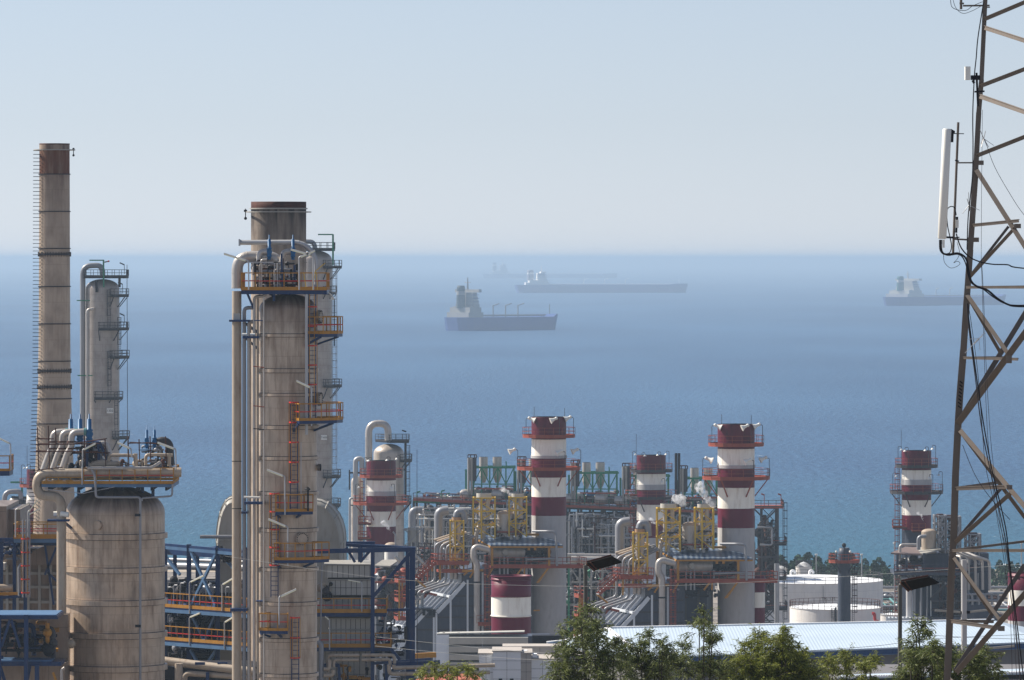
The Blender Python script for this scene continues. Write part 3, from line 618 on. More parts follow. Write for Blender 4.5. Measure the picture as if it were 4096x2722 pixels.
# scaffolding of rusty tubes
b = MB(M['rust'])
for px, a, c in ((150, 1710, 1882), (193, 1704, 1880), (222, 1712, 1780), (337, 1745, 1880), (420, 1755, 1878), (512, 1746, 1865), (556, 1758, 1850), (600, 1746, 1850), (662, 1746, 1850)): b.tube([P(px, a, D - 3.1), P(px + (c - a) * .03, c, D - 3.1)], .045, 6)
for x0_, y0_, x1_, y1_ in ((140, 1757, 215, 1756), (142, 1780, 400, 1775), (136, 1808, 300, 1806), (300, 1775, 428, 1755), (510, 1774, 600, 1772), (595, 1775, 640, 1775), (150, 1882, 250, 1870), (300, 1810, 440, 1812)):
    b.tube([P(x0_, y0_, D - 3.1), P(x1_, y1_, D - 3.1)], .045, 6); b.tube([P(x0_ + 8, y0_ - 4, D - 1.2), P(x1_ - 8, y1_ + 2, D - 1.2)], .045, 6)
b.build("scaffold", v0)
# front drop lines
Df = D - 3.75
b = MB(M['gpipe']); b.pipe([P(561, 2760, Df), P(561, 1990, Df), P(384, 1990, Df), P(380, 1905, Df), P(366, 1878, Df)], .09, .22, 10); b.build("drop_pipe", v0)
b = MB(M['gpipe']); b.pipe([P(568, 2005, Df), P(568, 1994, Df), P(688, 1985, Df), P(690, 1938, Df)], .07, .18, 10); b.build("drop_pipe", v0)
b = MB(M['dark']); b.box(X(541, Df), X(562, Df), Df - .2, Df + .2, Z(2066, Df), Z(2056, Df)); b.box(X(541, Df), X(564, Df), Df - .2, Df + .2, Z(2510, Df), Z(2500, Df)); b.use(M['blue']).box(X(205, D), X(292, D), Dh - .6, Dh + .3, Z(2078, D), Z(2070, D)); b.bar(P(248, 2082, Dh), P(295, 2122, Dh + 1.5), .16); b.build("pipe_support", v0)
b = MB(M['lamp']); b.tube([P(214, 2056, Dh), P(238, 2056, Dh)], .17, 16); b.tube([P(243, 2056, Dh - .3), P(275, 2060, Dh - .4)], .19, 16); b.build("trunnion", v0)
for bx, tx, lt in (((328, 1940), (331, 1800), (382, 1773)), ((528, 1830), (524, 1795), (470, 1769)), ((704, 1880), (703, 1797), (630, 1770))): goose_lamp(v0, P(*bx, D - 3.5), P(*tx, D - 3.5), P(*lt, D - 3.5), .05, .18)
# steel straps hanging under deck
b = MB(M['galv']); b.tube([P(170, 1956, D - 3.3), P(330, 1975, D - 3.6), P(500, 1940, D - 3.3)], .03, 6); b.build("sling", v0)

# ================= hazy columns behind =================
def far_column(px, rp, D, ptan, ptop, label, side='r', plats=(), sign=None, deckpy=None, col=(0.34, 0.32, 0.31)):
    s = F / D; c = (X(px, D), D); r = rp / s; g = ground(D)
    t = thing("process_column", label, "process column", (c[0], c[1], g))
    mm = cladding("far_clad_%d" % px, col, r, 1.6, 1.2, stain_amt=.2, seam=.02)
    b = MB(mm); b.lathe([(r, g), (r, Z(ptan, D))] + dome(r, (ptan - ptop) / s, Z(ptan, D)), c, 48)
    b.build("shell", t)
    for a0, a1, py, ro in plats: arc_platform(t, c, r, r + ro, a0, a1, Z(py, D), th=.3, deck=M['dark'], post=M['dpipe'], mid=M['dpipe'], toe=M['dpipe'], t=.09, n=5, brace=2, step=1.1)
    return t, c, r
D = 960.0; s_ = F / D
t, c, r = far_column(410, 68, D, 1155, 1117, "hazy grey column with a tall looped pipe on its left, between the chimney and the vessel", plats=((-60, 30, 1182, 1.6), (-95, 30, 1315, 1.6), (-60, 30, 1428, 1.7), (-110, 10, 1592, .6), (-50, 30, 1750, 1.7)))
platform(t, [(X(340, D), D - 3), (X(510, D), D - 3), (X(510, D), D + 3), (X(340, D), D + 3)], Z(1106, D), th=.35, deck=M['dark'], post=M['dpipe'], mid=M['dpipe'], toe=M['dpipe'], t=.08)
b = MB(M['gpipe']); b.pipe([P(331, 1900, D - 1), P(331, 1064, D - 1), P(408, 1062, D - 1), P(410, 1110, D - 1)], .46, 1.5, 16); b.build("overhead_pipe", t)
b = MB(M['pipe']); b.pipe([P(349, 1900, D - 2.9), P(349, 1240, D - 2.9), P(375, 1236, D - 2.9)], .26, .6, 12); b.build("riser_pipe", t)
b = MB(M['green']); b.bar(P(415, 1150, D - 3), P(414, 1040, D - 3), .25); b.bar(P(414, 1042, D - 3), P(358, 1042, D - 3), .2); b.bar(P(307, 1203, D - 3), P(360, 1203, D - 3), .18); b.bar(P(310, 1503, D - 3), P(370, 1503, D - 3), .18); b.build("davit", t)
for px, p0, p1 in ((441, 1310, 1160), (443, 1590, 1405), (470, 1745, 1570), (482, 1425, 1270)): cage_ladder(t, X(px, D), D - 3, Z(p0, D), Z(p1, D), .5, railm=M['dpipe'], cage=M['dpipe'], hoop=M['dpipe'], hs=.9)
b = MB(M['dark']); b.bar(P(385, 1125, D - 3), P(387, 1170, D - 3), .4); b.bar(P(478, 1105, D - 2.8), P(478, 1150, D - 2.8), .4); b.tube([P(508, 1060, D - 3), P(511, 1900, D - 3)], .05, 5)
for px, py in ((487, 1052), (480, 1130), (487, 1255)): b.bar(P(px - 8, py, D - 3), P(px + 10, py + 8, D - 3), .2); b.tube([P(px + 10, py + 6, D - 3), P(px + 11, py + 45, D - 3)], .05, 5)
b.build("light_fixture", t)
b = MB(M['lamp']); q = P(440, 1644, D - 3.6); b.box(q.x - .55, q.x + .55, q.y, q.y + .15, q.z - .42, q.z + .42); sg = b.build("sign_plate", t); text_part(sg, "1302", q + Vector((0, -.03, 0)), .55, M['black'])
b = MB(M['rust']); b.bar(P(418, 1050, D - 3), P(438, 1045, D - 3), .2); b.use(M['red']).ball(P(434, 1046, D - 3), .16); b.build("wind_sock", t)
t, c, r = far_column(1262, 66, D, 1040, 1003, "hazy grey column with a numbered plate, half hidden right of the centre column", plats=((-60, 30, 1068, 1.7), (-60, 20, 1172, .8), (-60, 30, 1543, 1.7), (-60, 30, 1905, 1.5), (-60, 30, 2020, 1.5)))
platform(t, [(X(1225, D), D - 3), (X(1338, D), D - 3), (X(1338, D), D + 3), (X(1225, D), D + 3)], Z(997, D), th=.35, deck=M['dark'], post=M['dpipe'], mid=M['dpipe'], toe=M['dpipe'], t=.1)
b = MB(M['gpipe']); b.pipe([P(1180, 1100, D - 1), P(1180, 965, D - 1), P(1256, 968, D - 1), P(1262, 1005, D - 1)], .4, 1.2, 14); b.build("overhead_pipe", t)
b = MB(M['green']); b.bar(P(1332, 1060, D - 3), P(1332, 938, D - 3), .3); b.bar(P(1332, 939, D - 3), P(1272, 939, D - 3), .22); b.build("davit", t)
cage_ladder(t, X(1339, D), D - 2, Z(1900, D), Z(1060, D), .7, railm=M['gpipe'], cage=M['gpipe'], hoop=M['gpipe'], rung=M['gpipe'])
b = MB(M['lamp']); q = P(1296, 1751, D - 3.4); b.box(q.x - .5, q.x + .5, q.y, q.y + .15, q.z - .4, q.z + .4); sg = b.build("sign_plate", t); text_part(sg, "T-602", q + Vector((0, -.03, 0)), .42, M['black'])
# ================= blue steel furnace frame between the two big vessels =================
def PD(px, py, off=0):
    """point on the furnace front line, which runs slightly towards the camera to the right"""
    return P(px, py, 452 - (px - 660) * .022 + off)
D = 450.0; g = ground(D)
t = thing("steel_structure", "open blue steel structure with two yellow railed decks, left of the centre column", "steel structure", (X(800, D), D, g))
zf = {}
def col3(name, px, ptop, off, w, mat='blue', parent=None):
    q = PD(px, ptop, off); b = MB(M[mat]); b.bar((q.x, q.y, ground(q.y) - 1), q, w); return b.build(name, parent or t)
for px in (756, 871, 660, 990): col3("column", px, 2178 if px < 800 else 2190, 0, .36)
for px in (700, 790, 905, 640, 980): col3("column", px, 2190, 9, .3)
b = MB(M['blue'])
b.bar(PD(640, 2180), PD(1000, 2212), .25, .3); b.bar(PD(640, 2190, 9), PD(1000, 2214, 9), .2, .3); b.bar(PD(640, 2206, 4), PD(1000, 2232, 4), .2, .4)
for px in (756, 871, 660): b.bar(PD(px, 2190), PD(px - 20, 2195, 9), .25)
b.use(M['ltblue']).bar(PD(650, 2190, -.15), PD(1000, 2222, -.15), .1, .25)
for a, c in (((762, 2205), (866, 2432)), ((866, 2212), (762, 2428)), ((762, 2450), (820, 2570)), ((866, 2450), (815, 2570)), ((762, 2600), (830, 2722)), ((866, 2600), (770, 2740))): b.bar(PD(*a, -.05), PD(*c, .05), .2)
b.bar(PD(660, 2225, 4), PD(720, 2300, 4), .2); b.bar(PD(880, 2215, 3), PD(950, 2290, 3), .2)
b.build("frame_beam", t)
for py0, py1 in ((2423, 2456), (2555, 2590)):
    a, c = PD(640, py0, -1.2), PD(1010, py1, -1.2); z = (a.z + c.z) / 2
    pl = [(a.x, a.y), (c.x, c.y), (c.x, c.y + 10), (a.x, a.y + 10)]
    b = MB(M['blue']); b.poly([(x, y, z - .05) for x, y in pl], (0, 0, -.3)); b.use(M['ltblue']).bar((a.x, a.y - .06, z - .3), (c.x, c.y - .06, z - .3), .08, .26)
    b.use(M['yellow']).bar((a.x, a.y - .03, z + .12), (c.x, c.y - .03, z + .12), .05, .26); p_ = b.build("platform", t)
    r = MB(M['yellow']); rail(r, [(a.x, a.y, z), (c.x, c.y, z)], 1.1, .72, M['yellow'], M['red'], None, .07); r.build("handrail", p_)
for px, p0, p1, lx, ly in ((758, 2455, 2330, 815, 2302), (888, 2445, 2340, 935, 2312), (758, 2580, 2470, 800, 2452), (898, 2595, 2490, 935, 2468)): goose_lamp(t, PD(px, p0, -1.4), PD(px, p1, -1.4), PD(lx, ly, -1.4), .05, .14)
b = MB(M['dark'])
for lo, hi, n, sd_ in (((660, 2420), (1000, 2330), 70, 21), ((660, 2555), (1000, 2465), 110, 22), ((660, 2690), (1000, 2600), 90, 23)):
    l_, h_ = PD(lo[0], lo[1], 1), PD(hi[0], hi[1], 9); h_.y = l_.y + 7; clutter(b, l_, h_, n, [M['dark'], M['dark'], M['dpipe'], M['dark'], M['gpipe'], M['casing']], (.05, .22), sd_)
for k in range(13):
    px = 670 + k * 26; b.use(M['dark']).cyl((PD(px, 2400, 2).x, PD(px, 2400, 2).y), .38, PD(px, 2400, 2).z, PD(px, 2372, 2).z, 12); b.cyl((PD(px, 2540, 2).x, PD(px, 2540, 2).y), .4, PD(px, 2540, 2).z, PD(px, 2490, 2).z, 12)
    b.use(M['gpipe']).pipe([PD(px, 2420, 1.4), PD(px, 2350 - (k % 3) * 8, 1.4), PD(px + 14, 2350 - (k % 3) * 8, 1.4)], .06, seg=7)
b.build("burner_piping", t)
b = MB(M['casing']); q0, q1 = PD(650, 2330, 10.5), PD(1000, 2722, 10.5); b.use(M['dark']).box(q0.x, q1.x, q0.y, q0.y + 3, ground(450), q0.z); b.build("furnace_wall", t)
b = MB(M['gpipe'])
for py, rr in ((2238, .16), (2262, .3), (2345, .1), (2210, .2)): b.tube([PD(640, py, 12), PD(1000, py + 12, 12)], rr, 10)
b.build("header_pipe", t)
pr = thing("pipe_rack", "tan pipes running low along the bottom, between the fat vessel and the centre column", "pipework", (X(830, 430), 430, ground(430)))
b = MB(M['tan']); b.pipe([P(640, 2642, 432), P(880, 2672, 430), P(1020, 2688, 429)], .32, seg=16); b.build("pipe", pr)
b = MB(M['tan']); b.pipe([P(738, 2780, 431), P(738, 2694, 431), P(1020, 2712, 429)], .22, seg=14); b.build("pipe", pr)
b = MB(M['tan']); b.tube([P(715, 2760, 430), P(715, 2655, 430)], .3, 12); b.build("pipe", pr)
b = MB(M['blue'])
for px in (830, 920): b.bar(P(px, 2780, 430), P(px, 2690, 430), .25); b.bar(P(px - 50, 2655, 430), P(px - 10, 2655, 430), .2)
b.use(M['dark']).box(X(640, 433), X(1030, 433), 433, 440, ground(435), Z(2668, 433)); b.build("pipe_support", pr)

# ================= flue duct pair behind the centre column =================
for nm, sg, lab in (("left", -1, "ribbed grey curved flue duct peeping out left of the centre column pipes"), ("right", 1, "ribbed pale grey curved flue duct right of the centre column, above the panelled boxes")):
    D = 452.0; s_ = F / D
    cx0 = X(1262 if sg > 0 else 932, D); zc = Z(2155, D); Ro = (122 if sg > 0 else 66) / s_; Rz = 162 / s_ if sg > 0 else 170 / s_
    t = thing("flue_duct", lab, "duct", (cx0 + sg * Ro * .5, D, ground(D)))
    b = MB(M['duct']); prof = [(cx0, zc + Rz)] + [(cx0 + sg * Ro * math.sin(R(a)), zc + Rz * math.cos(R(a))) for a in range(12, 91, 13)] + [(cx0 + sg * Ro, ground(D))]
    yy = (D - 1.9, D + 1.9)
    n = len(prof); cs = []
    for i, (x, z) in enumerate(prof):   # rounded section across depth
        for k in range(9):
            a = math.pi * k / 8; fx = .80 + .20 * math.sin(a); cs.append((cx0 + (x - cx0) * fx, D - 1.9 * math.cos(a), z - (0 if i == n - 1 else .5 * (1 - math.sin(a)))))
    b.add(cs, [(i * 9 + k, i * 9 + k + 1, (i + 1) * 9 + k + 1, (i + 1) * 9 + k) for i in range(n - 1) for k in range(8)], True)
    for kk in (0, 8): b.add([(cx0, cs[kk][1], zc - 1)] + [cs[i * 9 + kk] for i in range(n)], [(0, i + 1, i + 2) for i in range(n - 1)])
    b.box(min(cx0, cx0 + sg * Ro * .8), max(cx0, cx0 + sg * Ro * .8), D - 1.88, D + 1.88, ground(D), zc - .2)
    b.build("duct_shell", t)
    b = MB(M['duct'])
    for k in (0, 2, 4, 6, 8):
        pts = [cs[i * 9 + k] for i in range(n)]
        for p, q in zip(pts[:-1], pts[1:]): b.bar(Vector(p), Vector(q), .1, .12)
    for i in (2, 4, n - 2):
        for k in range(8): b.bar(Vector(cs[i * 9 + k]), Vector(cs[i * 9 + k + 1]), .1, .1)
    for py in (2160, 2205): z = Z(py, D); x_ = cx0 + sg * Ro * .8; b.box(min(cx0, x_), max(cx0, x_) , D - 1.98, D - 1.9, z, z + .1)
    b.build("stiffener_rib", t)
    if sg < 0:
        b = MB(M['dark']); clutter(b, P(880, 2250, D - 4), P(930, 2165, D - 2.5), 16, [M['dark'], M['gpipe'], M['dpipe']], (.05, .15), 9); b.use(M['gpipe']).tube([P(800, 2148, D - 3), P(930, 2148, D - 3)], .15, 10); b.build("valve_cluster", t)

# ================= heater boxes right of the centre column =================
D = 440.0; s_ = F / D; g = ground(D)
t = thing("heater", "stack of grey panelled heater boxes with yellow railed walkways, right of the centre column", "process heater", (X(1400, D), D + 3, g))
def panel_box(x0, x1, p0, p1, y0=D, dep=6, rows=1, cols=8):
    b = MB(M['panel']); xa, xb, za, zb = X(x0, D), X(x1, D), Z(p1, D), Z(p0, D)
    b.use(M['dpipe']).box(xa, xb, y0, y0 + dep, za, zb); w_ = (xb - xa) / cols; h_ = (zb - za) / rows
    b.use(M['panel'])
    for i in range(cols):
        for j in range(rows): b.box(xa + i * w_ + .02, xa + (i + 1) * w_ - .02, y0 - .10, y0 - .002, za + j * h_ + .02, za + (j + 1) * h_ - .02)
    for j in range(rows): b.box(xa - .10, xa - .002, y0 + .05, y0 + dep - .1, za + j * h_ + .02, za + (j + 1) * h_ - .02)
    b.use(M['duct']).box(xa - .25, xb + .25, y0 - .22, y0 + dep, zb, zb + .09); b.build("panel_box", t)
panel_box(1307, 1480, 2262, 2312, rows=1); panel_box(1320, 1490, 2322, 2382, rows=2); panel_box(1300, 1484, 2396, 2470, rows=1, y0=D + .8)
panel_box(1325, 1481, 2476, 2518, rows=1); panel_box(1325, 1481, 2522, 2578, rows=1); panel_box(1300, 1484, 2600, 2800, rows=2, y0=D + .6)
for px, p0, p1 in ((1280, 2447, 0), (1282, 2585, 0)):
    x1 = 1548 if p0 == 2447 else 1565
    platform(t, [(X(1268, D), D - 1.6), (X(x1, D), D - 1.6), (X(x1, D), D + 3), (X(1268, D), D + 3)], Z(p0, D), edges=[(0, 1, 2)], th=.3, step=1.25, t=.075)
    b = MB(M['yellow']); b.box(X(1268, D), X(x1, D), D - 1.68, D - 1.63, Z(p0, D), Z(p0, D) + .3); b.build("toe_board", t)
for px, p0, p1 in ((1484, 2200, 0), (1640, 2195, 0)):
    pass
b = MB(M['blue'])
for px, pt, w_, dd in ((1491, 2200, .3, -1.9), (1650, 2196, .42, -1.9), (1441, 2180, .35, 3), (1630, 2200, .3, 5)): b.bar((X(px, D), D + dd, g), P(px, pt, D + dd), w_)
b.build("column", t)
b = MB(M['blue']); b.bar(P(1270, 2206, D - 1.9), P(1662, 2198, D - 1.9), .34); b.bar(P(1385, 2178, D + 5), P(1660, 2196, D + 4), .3); b.bar(P(1385, 2172, D + 2), P(1500, 2172, D + 2), .3, .2)
b.bar(P(1385, 2180, D), P(1662, 2198, D - 1.5), .25); b.bar(P(1642, 2212, D - 1.9), P(1494, 2386, D - 1.9), .26); b.bar(P(1548, 2441, D - 1.9), P(1642, 2439, D - 1.9), .2); b.bar(P(1385, 2190, D - 1.8), P(1420, 2250, D - 1.8), .2); b.bar(P(1480, 2205, D - 1.8), P(1440, 2250, D - 1.8), .2)
b.bar(P(1555, 2660, D - 2), P(1760, 2650, D - 2), .35); b.bar(P(1490, 2655, D - 2), P(1720, 2637, D + 2), .2); b.bar(P(1295, 2662, D - 2), P(1358, 2662, D - 2), .25); b.bar(P(1355, 2660, D - 2), P(1362, 2780, D - 2), .2); b.bar(P(1545, 2655, D - 2), P(1548, 2780, D - 2), .22); b.bar(P(1558, 2590, D - 1.5), P(1600, 2640, D - 1.5), .25)
b.bar(P(1541, 2722, D), P(1580, 2665, D), .15); b.bar(P(1500, 2580, D + 2), P(1545, 2640, D + 2), .2); b.build("frame_beam", t)
for pts in ([(1312, 2690), (1312, 2622), (1438, 2622)], [(1448, 2621), (1578, 2621), (1578, 2655)], [(1334, 2670), (1334, 2640), (1436, 2640)], [(1446, 2640), (1560, 2638), (1560, 2660)]): MB(M['tan']).pipe([P(x, y, D - 2.6) for x, y in pts], .13, .35, 12).build('coil_pipe', t)
for pts in ([(1295, 2677), (1318, 2677), (1318, 2640)], [(1295, 2703), (1332, 2702), (1332, 2680)], [(1575, 2660), (1575, 2672), (1980, 2662)], [(1556, 2660), (1556, 2697), (1960, 2690)]): MB(M['tan']).pipe([P(x, y, D - 3.2) for x, y in pts], .15, .35, 12).build('coil_pipe', t)
b = MB(M['gpipe']); b.pipe([P(1285, 2780, D - 3), P(1285, 2575, D - 3), P(1262, 2562, D - 3)], .2, .5, 12); b.tube([P(1288, 2240, D - 2), P(1282, 2560, D - 2)], .06, 6); b.pipe([P(1530, 2650, D - 1), P(1542, 2460, D - 1), P(1520, 2456, D - 1)], .1, .3, 8)
b.build("riser_pipe", t)
for px, p0, p1, lx, ly in ((1447, 2447, 2330, 1392, 2320), (1318, 2600, 2480, 1300, 2466)): goose_lamp(t, P(px, p0, D - 1.9), P(px, p1, D - 1.9), P(lx, ly, D - 1.9), .05, .1)
b = MB(M['dark']); clutter(b, P(1270, 2400, D - 1.2), P(1330, 2330, D + 1), 22, [M['dark'], M['tan'], M['dpipe']], (.06, .2), 31); clutter(b, P(1490, 2640, D), P(1630, 2470, D + 5), 40, [M['dark'], M['blue'], M['gpipe'], M['dpipe']], (.05, .14), 32); clutter(b, P(1300, 2740, D - 1.5), P(1560, 2650, D - .2), 40, [M['dark'], M['gpipe'], M['dpipe'], M['yellow']], (.05, .12), 33); b.build("valve_cluster", t)

# ================= far left cluster =================
D = 430.0; s_ = F / D; g = ground(D)
t = thing("furnace_building", "shaded tan clad furnace casing at the left edge, with a rooftop walkway and blue beams", "furnace", (X(60, D), D, g))
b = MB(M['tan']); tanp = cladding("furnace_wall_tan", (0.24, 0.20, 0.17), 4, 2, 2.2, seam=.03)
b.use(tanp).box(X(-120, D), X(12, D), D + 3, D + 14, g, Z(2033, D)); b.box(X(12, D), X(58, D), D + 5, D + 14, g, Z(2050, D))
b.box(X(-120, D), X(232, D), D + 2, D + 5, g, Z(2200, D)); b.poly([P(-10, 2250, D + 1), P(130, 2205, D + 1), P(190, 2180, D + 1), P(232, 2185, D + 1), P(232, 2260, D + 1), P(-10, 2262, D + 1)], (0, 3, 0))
b.use(M['duct']); 
for px in (20, 62, 105, 150, 195, 228): b.box(X(px, D) - .1, X(px, D) + .1, D + 1.7, D + 2, g, Z(2262, D))
for py in (2300, 2355, 2415): b.box(X(-100, D), X(232, D), D + 1.75, D + 2, Z(py, D) - .1, Z(py, D) + .1)
b.use(M['white']).box(X(-20, D), X(22, D), D - .5, D + 1, Z(2280, D), Z(2252, D)); b.build("wall", t)
platform(t, [(X(62, D), D - 1.5), (X(240, D), D - 1.5), (X(240, D), D + 2), (X(62, D), D + 2)], Z(2152, D), edges=[(0, 1), (0, 3, 2)], th=.3, deck=M['ltblue'], step=1.1, t=.075)
b = MB(M['yellow']); b.box(X(62, D), X(240, D), D - 1.58, D - 1.53, Z(2152, D), Z(2152, D) + .3); b.build("toe_board", t)
b = MB(M['blue']); b.bar(P(-50, 2160, D - 1), P(240, 2162, D - 1), .3); b.bar(P(-50, 2178, D), P(240, 2176, D), .25)
for px in (6, 58, 102): b.bar((X(px, D), D - .8, g), P(px, 2160, D - .8), .26)
for a_, c_ in (((180, 2180), (215, 2420)), ((225, 2190), (180, 2300)), ((60, 2180), (85, 2220)), ((190, 2290), (232, 2330))): b.bar(P(*a_, D), P(*c_, D), .16)
b.build("frame_beam", t)
cage_ladder(t, X(112, D), D - 2.0, Z(2380, D), Z(2150, D), .5, cage_from=.3, hs=.85)
b = MB(M['gpipe'])
for px in (92, 105, 118): b.tube([P(px, 2390, D - 2.2), P(px, 2080, D - 2.2)], .07, 8)
b.pipe([P(78, 2385, D - 1.6), P(76, 2270, D - 1.6), P(88, 2255, D - 1.6)], .12, seg=10); b.build("conduit", t)
for bx, tx, lt in (((62, 2150), (62, 2040), (118, 2010)), ((112, 2150), (112, 2050), (150, 2000)), ((115, 2100), (112, 2060), (160, 2035))): goose_lamp(t, P(*bx, D - 1.7), P(*tx, D - 1.7), P(*lt, D - 1.7), .05, .13)
b = MB(M['dark']); clutter(b, P(-20, 2240, D - .5), P(130, 2170, D + 2), 30, [M['dark'], M['yellow'], M['gpipe'], M['blue']], (.04, .12), 41); b.use(M['tan']).tube([P(-50, 2352, D - 1), P(52, 2352, D - 1)], .28, 14)
b.use(M['yellow']).bar(P(-50, 2378, D - 1.5), P(120, 2374, D - 1.5), .08, .22); b.use(M['blue']).bar(P(-50, 2395, D - 1.5), P(90, 2386, D - 1.5), .2); b.bar(P(80, 2370, D - 1.7), P(100, 2385, D - 1.7), .3); b.build("walkway_piping", t)
t = thing("pipe_bridge", "blue steel pipe bridge crossing the bottom left corner under the tan header pipe", "steel structure", (X(80, 400), 400, ground(400)))
D = 400.0
b = MB(M['blue']); b.box(X(-120, D), X(232, D), D - .5, D + 5, Z(2476, D), Z(2462, D)); b.use(M['ltblue']).box(X(-120, D), X(226, D), D - .3, D + 5, Z(2461.8, D), Z(2459, D))  # pale slab on top: sunlight painted onto the bridge's upper face
for px, a, c in ((105, 2460, 2760), (-4, 2460, 2760), (148, 2660, 2760)): b.use(M['blue']).bar(P(px, a, D - .6), P(px, c, D - .6), .3)
for a_, c_ in (((40, 2480), (5, 2590)), ((45, 2480), (80, 2590))): b.bar(P(*a_, D - .5), P(*c_, D - .5), .18)
b.box(X(-120, D), X(245, D), D, D + 3, Z(2665, D), Z(2648, D)); b.use(M['ltblue']).box(X(-120, D), X(205, D), D + .2, D + 3, Z(2647.8, D), Z(2643, D)); b.use(M['blue']).bar(P(0, 2665, D), P(30, 2760, D), .22); b.bar(P(120, 2665, D), P(105, 2740, D), .22); b.build("bridge_beam", t)  # second beam's paler top slab, sunlit look put into the colour
b = MB(M['dark']); clutter(b, P(-60, 2640, D + 1), P(240, 2480, D + 5), 50, [M['dark'], M['yellow'], M['rust'], M['blue'], M['dpipe']], (.05, .2), 45); b.use(tanp).box(X(-120, D), X(245, D), D + 6, D + 8, ground(D), Z(2480, D)); b.box(X(-120, D), X(245, D), D + 3.2, D + 6, ground(D), Z(2668, D))
b.use(M['yellow']).bar(P(212, 2690, D - 1), P(225, 2725, D - 1), .16); b.use(M['pipe']).pipe([P(246, 2760, D - 2), P(246, 2680, D - 2), P(258, 2672, D - 2)], .1, seg=8); b.build("cable_tray", t)
t = thing("walkway", "yellow railed walkway end with a lamp, cut off by the left edge beside the chimney", "walkway", (X(-20, 415), 415, ground(415)))
D = 415.0
platform(t, [(X(-120, D), D - 1.5), (X(45, D), D - 1.5), (X(45, D), D + 1.5), (X(-120, D), D + 1.5)], Z(1882, D), edges=[(0, 1, 2)], th=.35, step=.9, t=.075)
b = MB(M['tan']); b.cyl((X(-90, D), D), .9, ground(D), Z(1700, D), 20); b.bar(P(-40, 1884, D), P(-60, 1940, D), .3); b.build("column", t)
goose_lamp(t, P(44, 1880, D - 1.6), P(42, 1775, D - 1.6), P(-12, 1748, D - 1.6), .05, .15)
# ================= red and white banded stacks =================
def banded_stack(px, rp, D, bands, label, plats, lights, ladder=None, top_rods=(), base_mat=None, name="chimney", group="red and white banded stacks", railm=None, gmat=None, grey_ring=None, brdrop=1.25):
    s = F / D; c = (X(px, D), D); r = rp / s; g = ground(D)
    t = thing(name, label, "chimney", (c[0], c[1], g), group)
    b = MB(M['conc'])
    for mat, p0, p1 in bands:
        b.use(M[mat] if isinstance(mat, str) else mat).lathe([(r, max(g, Z(p1, D)) if p1 < 5000 else g), (r, Z(p0, D))], c, 64)
        b.lathe([(r + .012, Z(p0 + 1.5, D)), (r + .012, Z(p0, D)), (r - .02, Z(p0, D))], c, 64)
    zt = Z(bands[0][1], D); b.use(M['dark']).lathe([(r - .12, zt - 2.5), (r - .12, zt + .002), (r, zt + .002)], c, 64, False); b.lathe([(.001, zt - 2.4), (r - .1, zt - 2.4)], c, 32)
    b.build("shaft", t)
    if grey_ring:
        b = MB(M['conc']); b.lathe([(r, Z(grey_ring[1], D)), (r + .1, Z(grey_ring[1], D)), (r + .1, Z(grey_ring[0], D)), (r, Z(grey_ring[0], D))], c, 64, False); b.build("collar", t)
    for ro, py, br in plats:
        rr = ro / s
        arc_platform(t, c, r + .01, rr, 0, 360, Z(py, D), n=18, th=.28, deck=gmat or M['orange'], post=railm or M['orange'], mid=railm or M['orange'], toe=gmat or M['orange'], h=1.12, t=.055, brace=3 if br else 0, brmat=(gmat or M['orange']), drop=brdrop)
    for (x, ybase, ytop, sg, kind) in lights:
        dx = X(x, D) - c[0]; rr = (plats[0][0] if ybase < plats[0][1] + 20 else plats[-1][0]) / s * .97; dy = -math.sqrt(max(.01, rr * rr - dx * dx)); p = Vector((c[0] + dx, c[1] + dy, Z(ybase, D))); q = Vector((p.x, p.y, Z(ytop, D))); e = q + Vector((sg * .55, 0, .02))
        b = MB(M['dpipe']); b.pipe([p, q, e] if kind == 'horn' else [p, q + Vector((0, 0, .25)), q + Vector((sg * .5, 0, .25)), q + Vector((sg * .5, 0, -.1))], .045, .2, 6); po = b.build("lamp_pole", t)
        b = MB(M['lamp'])
        if kind == 'horn': d = Vector((sg, -.2, -.45)).normalized(); b.tube([e, e + d * .35, e + d * .75], .2, 12, radii=[.16, .22, .45]); b.ball(e - d * .12, .22, 10)
        else: x0 = q + Vector((sg * .5, 0, -.35)); b.lathe([(.26, x0.z), (.1, x0.z + .22), (.001, x0.z + .25)], (x0.x, x0.y), 10)
        b.build("lamp_head", po)
    for dx_, py0, py1 in top_rods:
        b = MB(M['dpipe']); x = c[0] + dx_ / s; b.tube([(x, c[1] - .3 if abs(dx_) < rp else c[1], Z(py0, D)), (x, c[1] - .3 if abs(dx_) < rp else c[1], Z(py1, D))], .035, 5); b.build("lightning_rod", t)
    return t, c, r
def horn6(x0, D=None): pass
tB, cB, rB_ = banded_stack(2195.5, 69.5, 780, [('soot', 1668, 1757), ('white', 1757, 1833), ('maroon', 1833, 1909), ('white', 1909, 1987), ('maroon', 1987, 2062), ('conc', 2062, 9999)],
    "tall red and white banded stack with two ring walkways, in the centre of the picture", [(105, 1743, False), (127, 1872, True)],
    [(2104, 1743, 1674, 1, 'horn'), (2237, 1743, 1674, -1, 'horn'), (2294, 1743, 1670, -1, 'horn'), (2071, 1870, 1800, -1, 'horn'), (2259, 1870, 1803, -1, 'horn'), (2323, 1870, 1800, -1, 'horn')], top_rods=((-59, 1668, 1628), (63, 1668, 1632)), grey_ring=(1822, 1833))
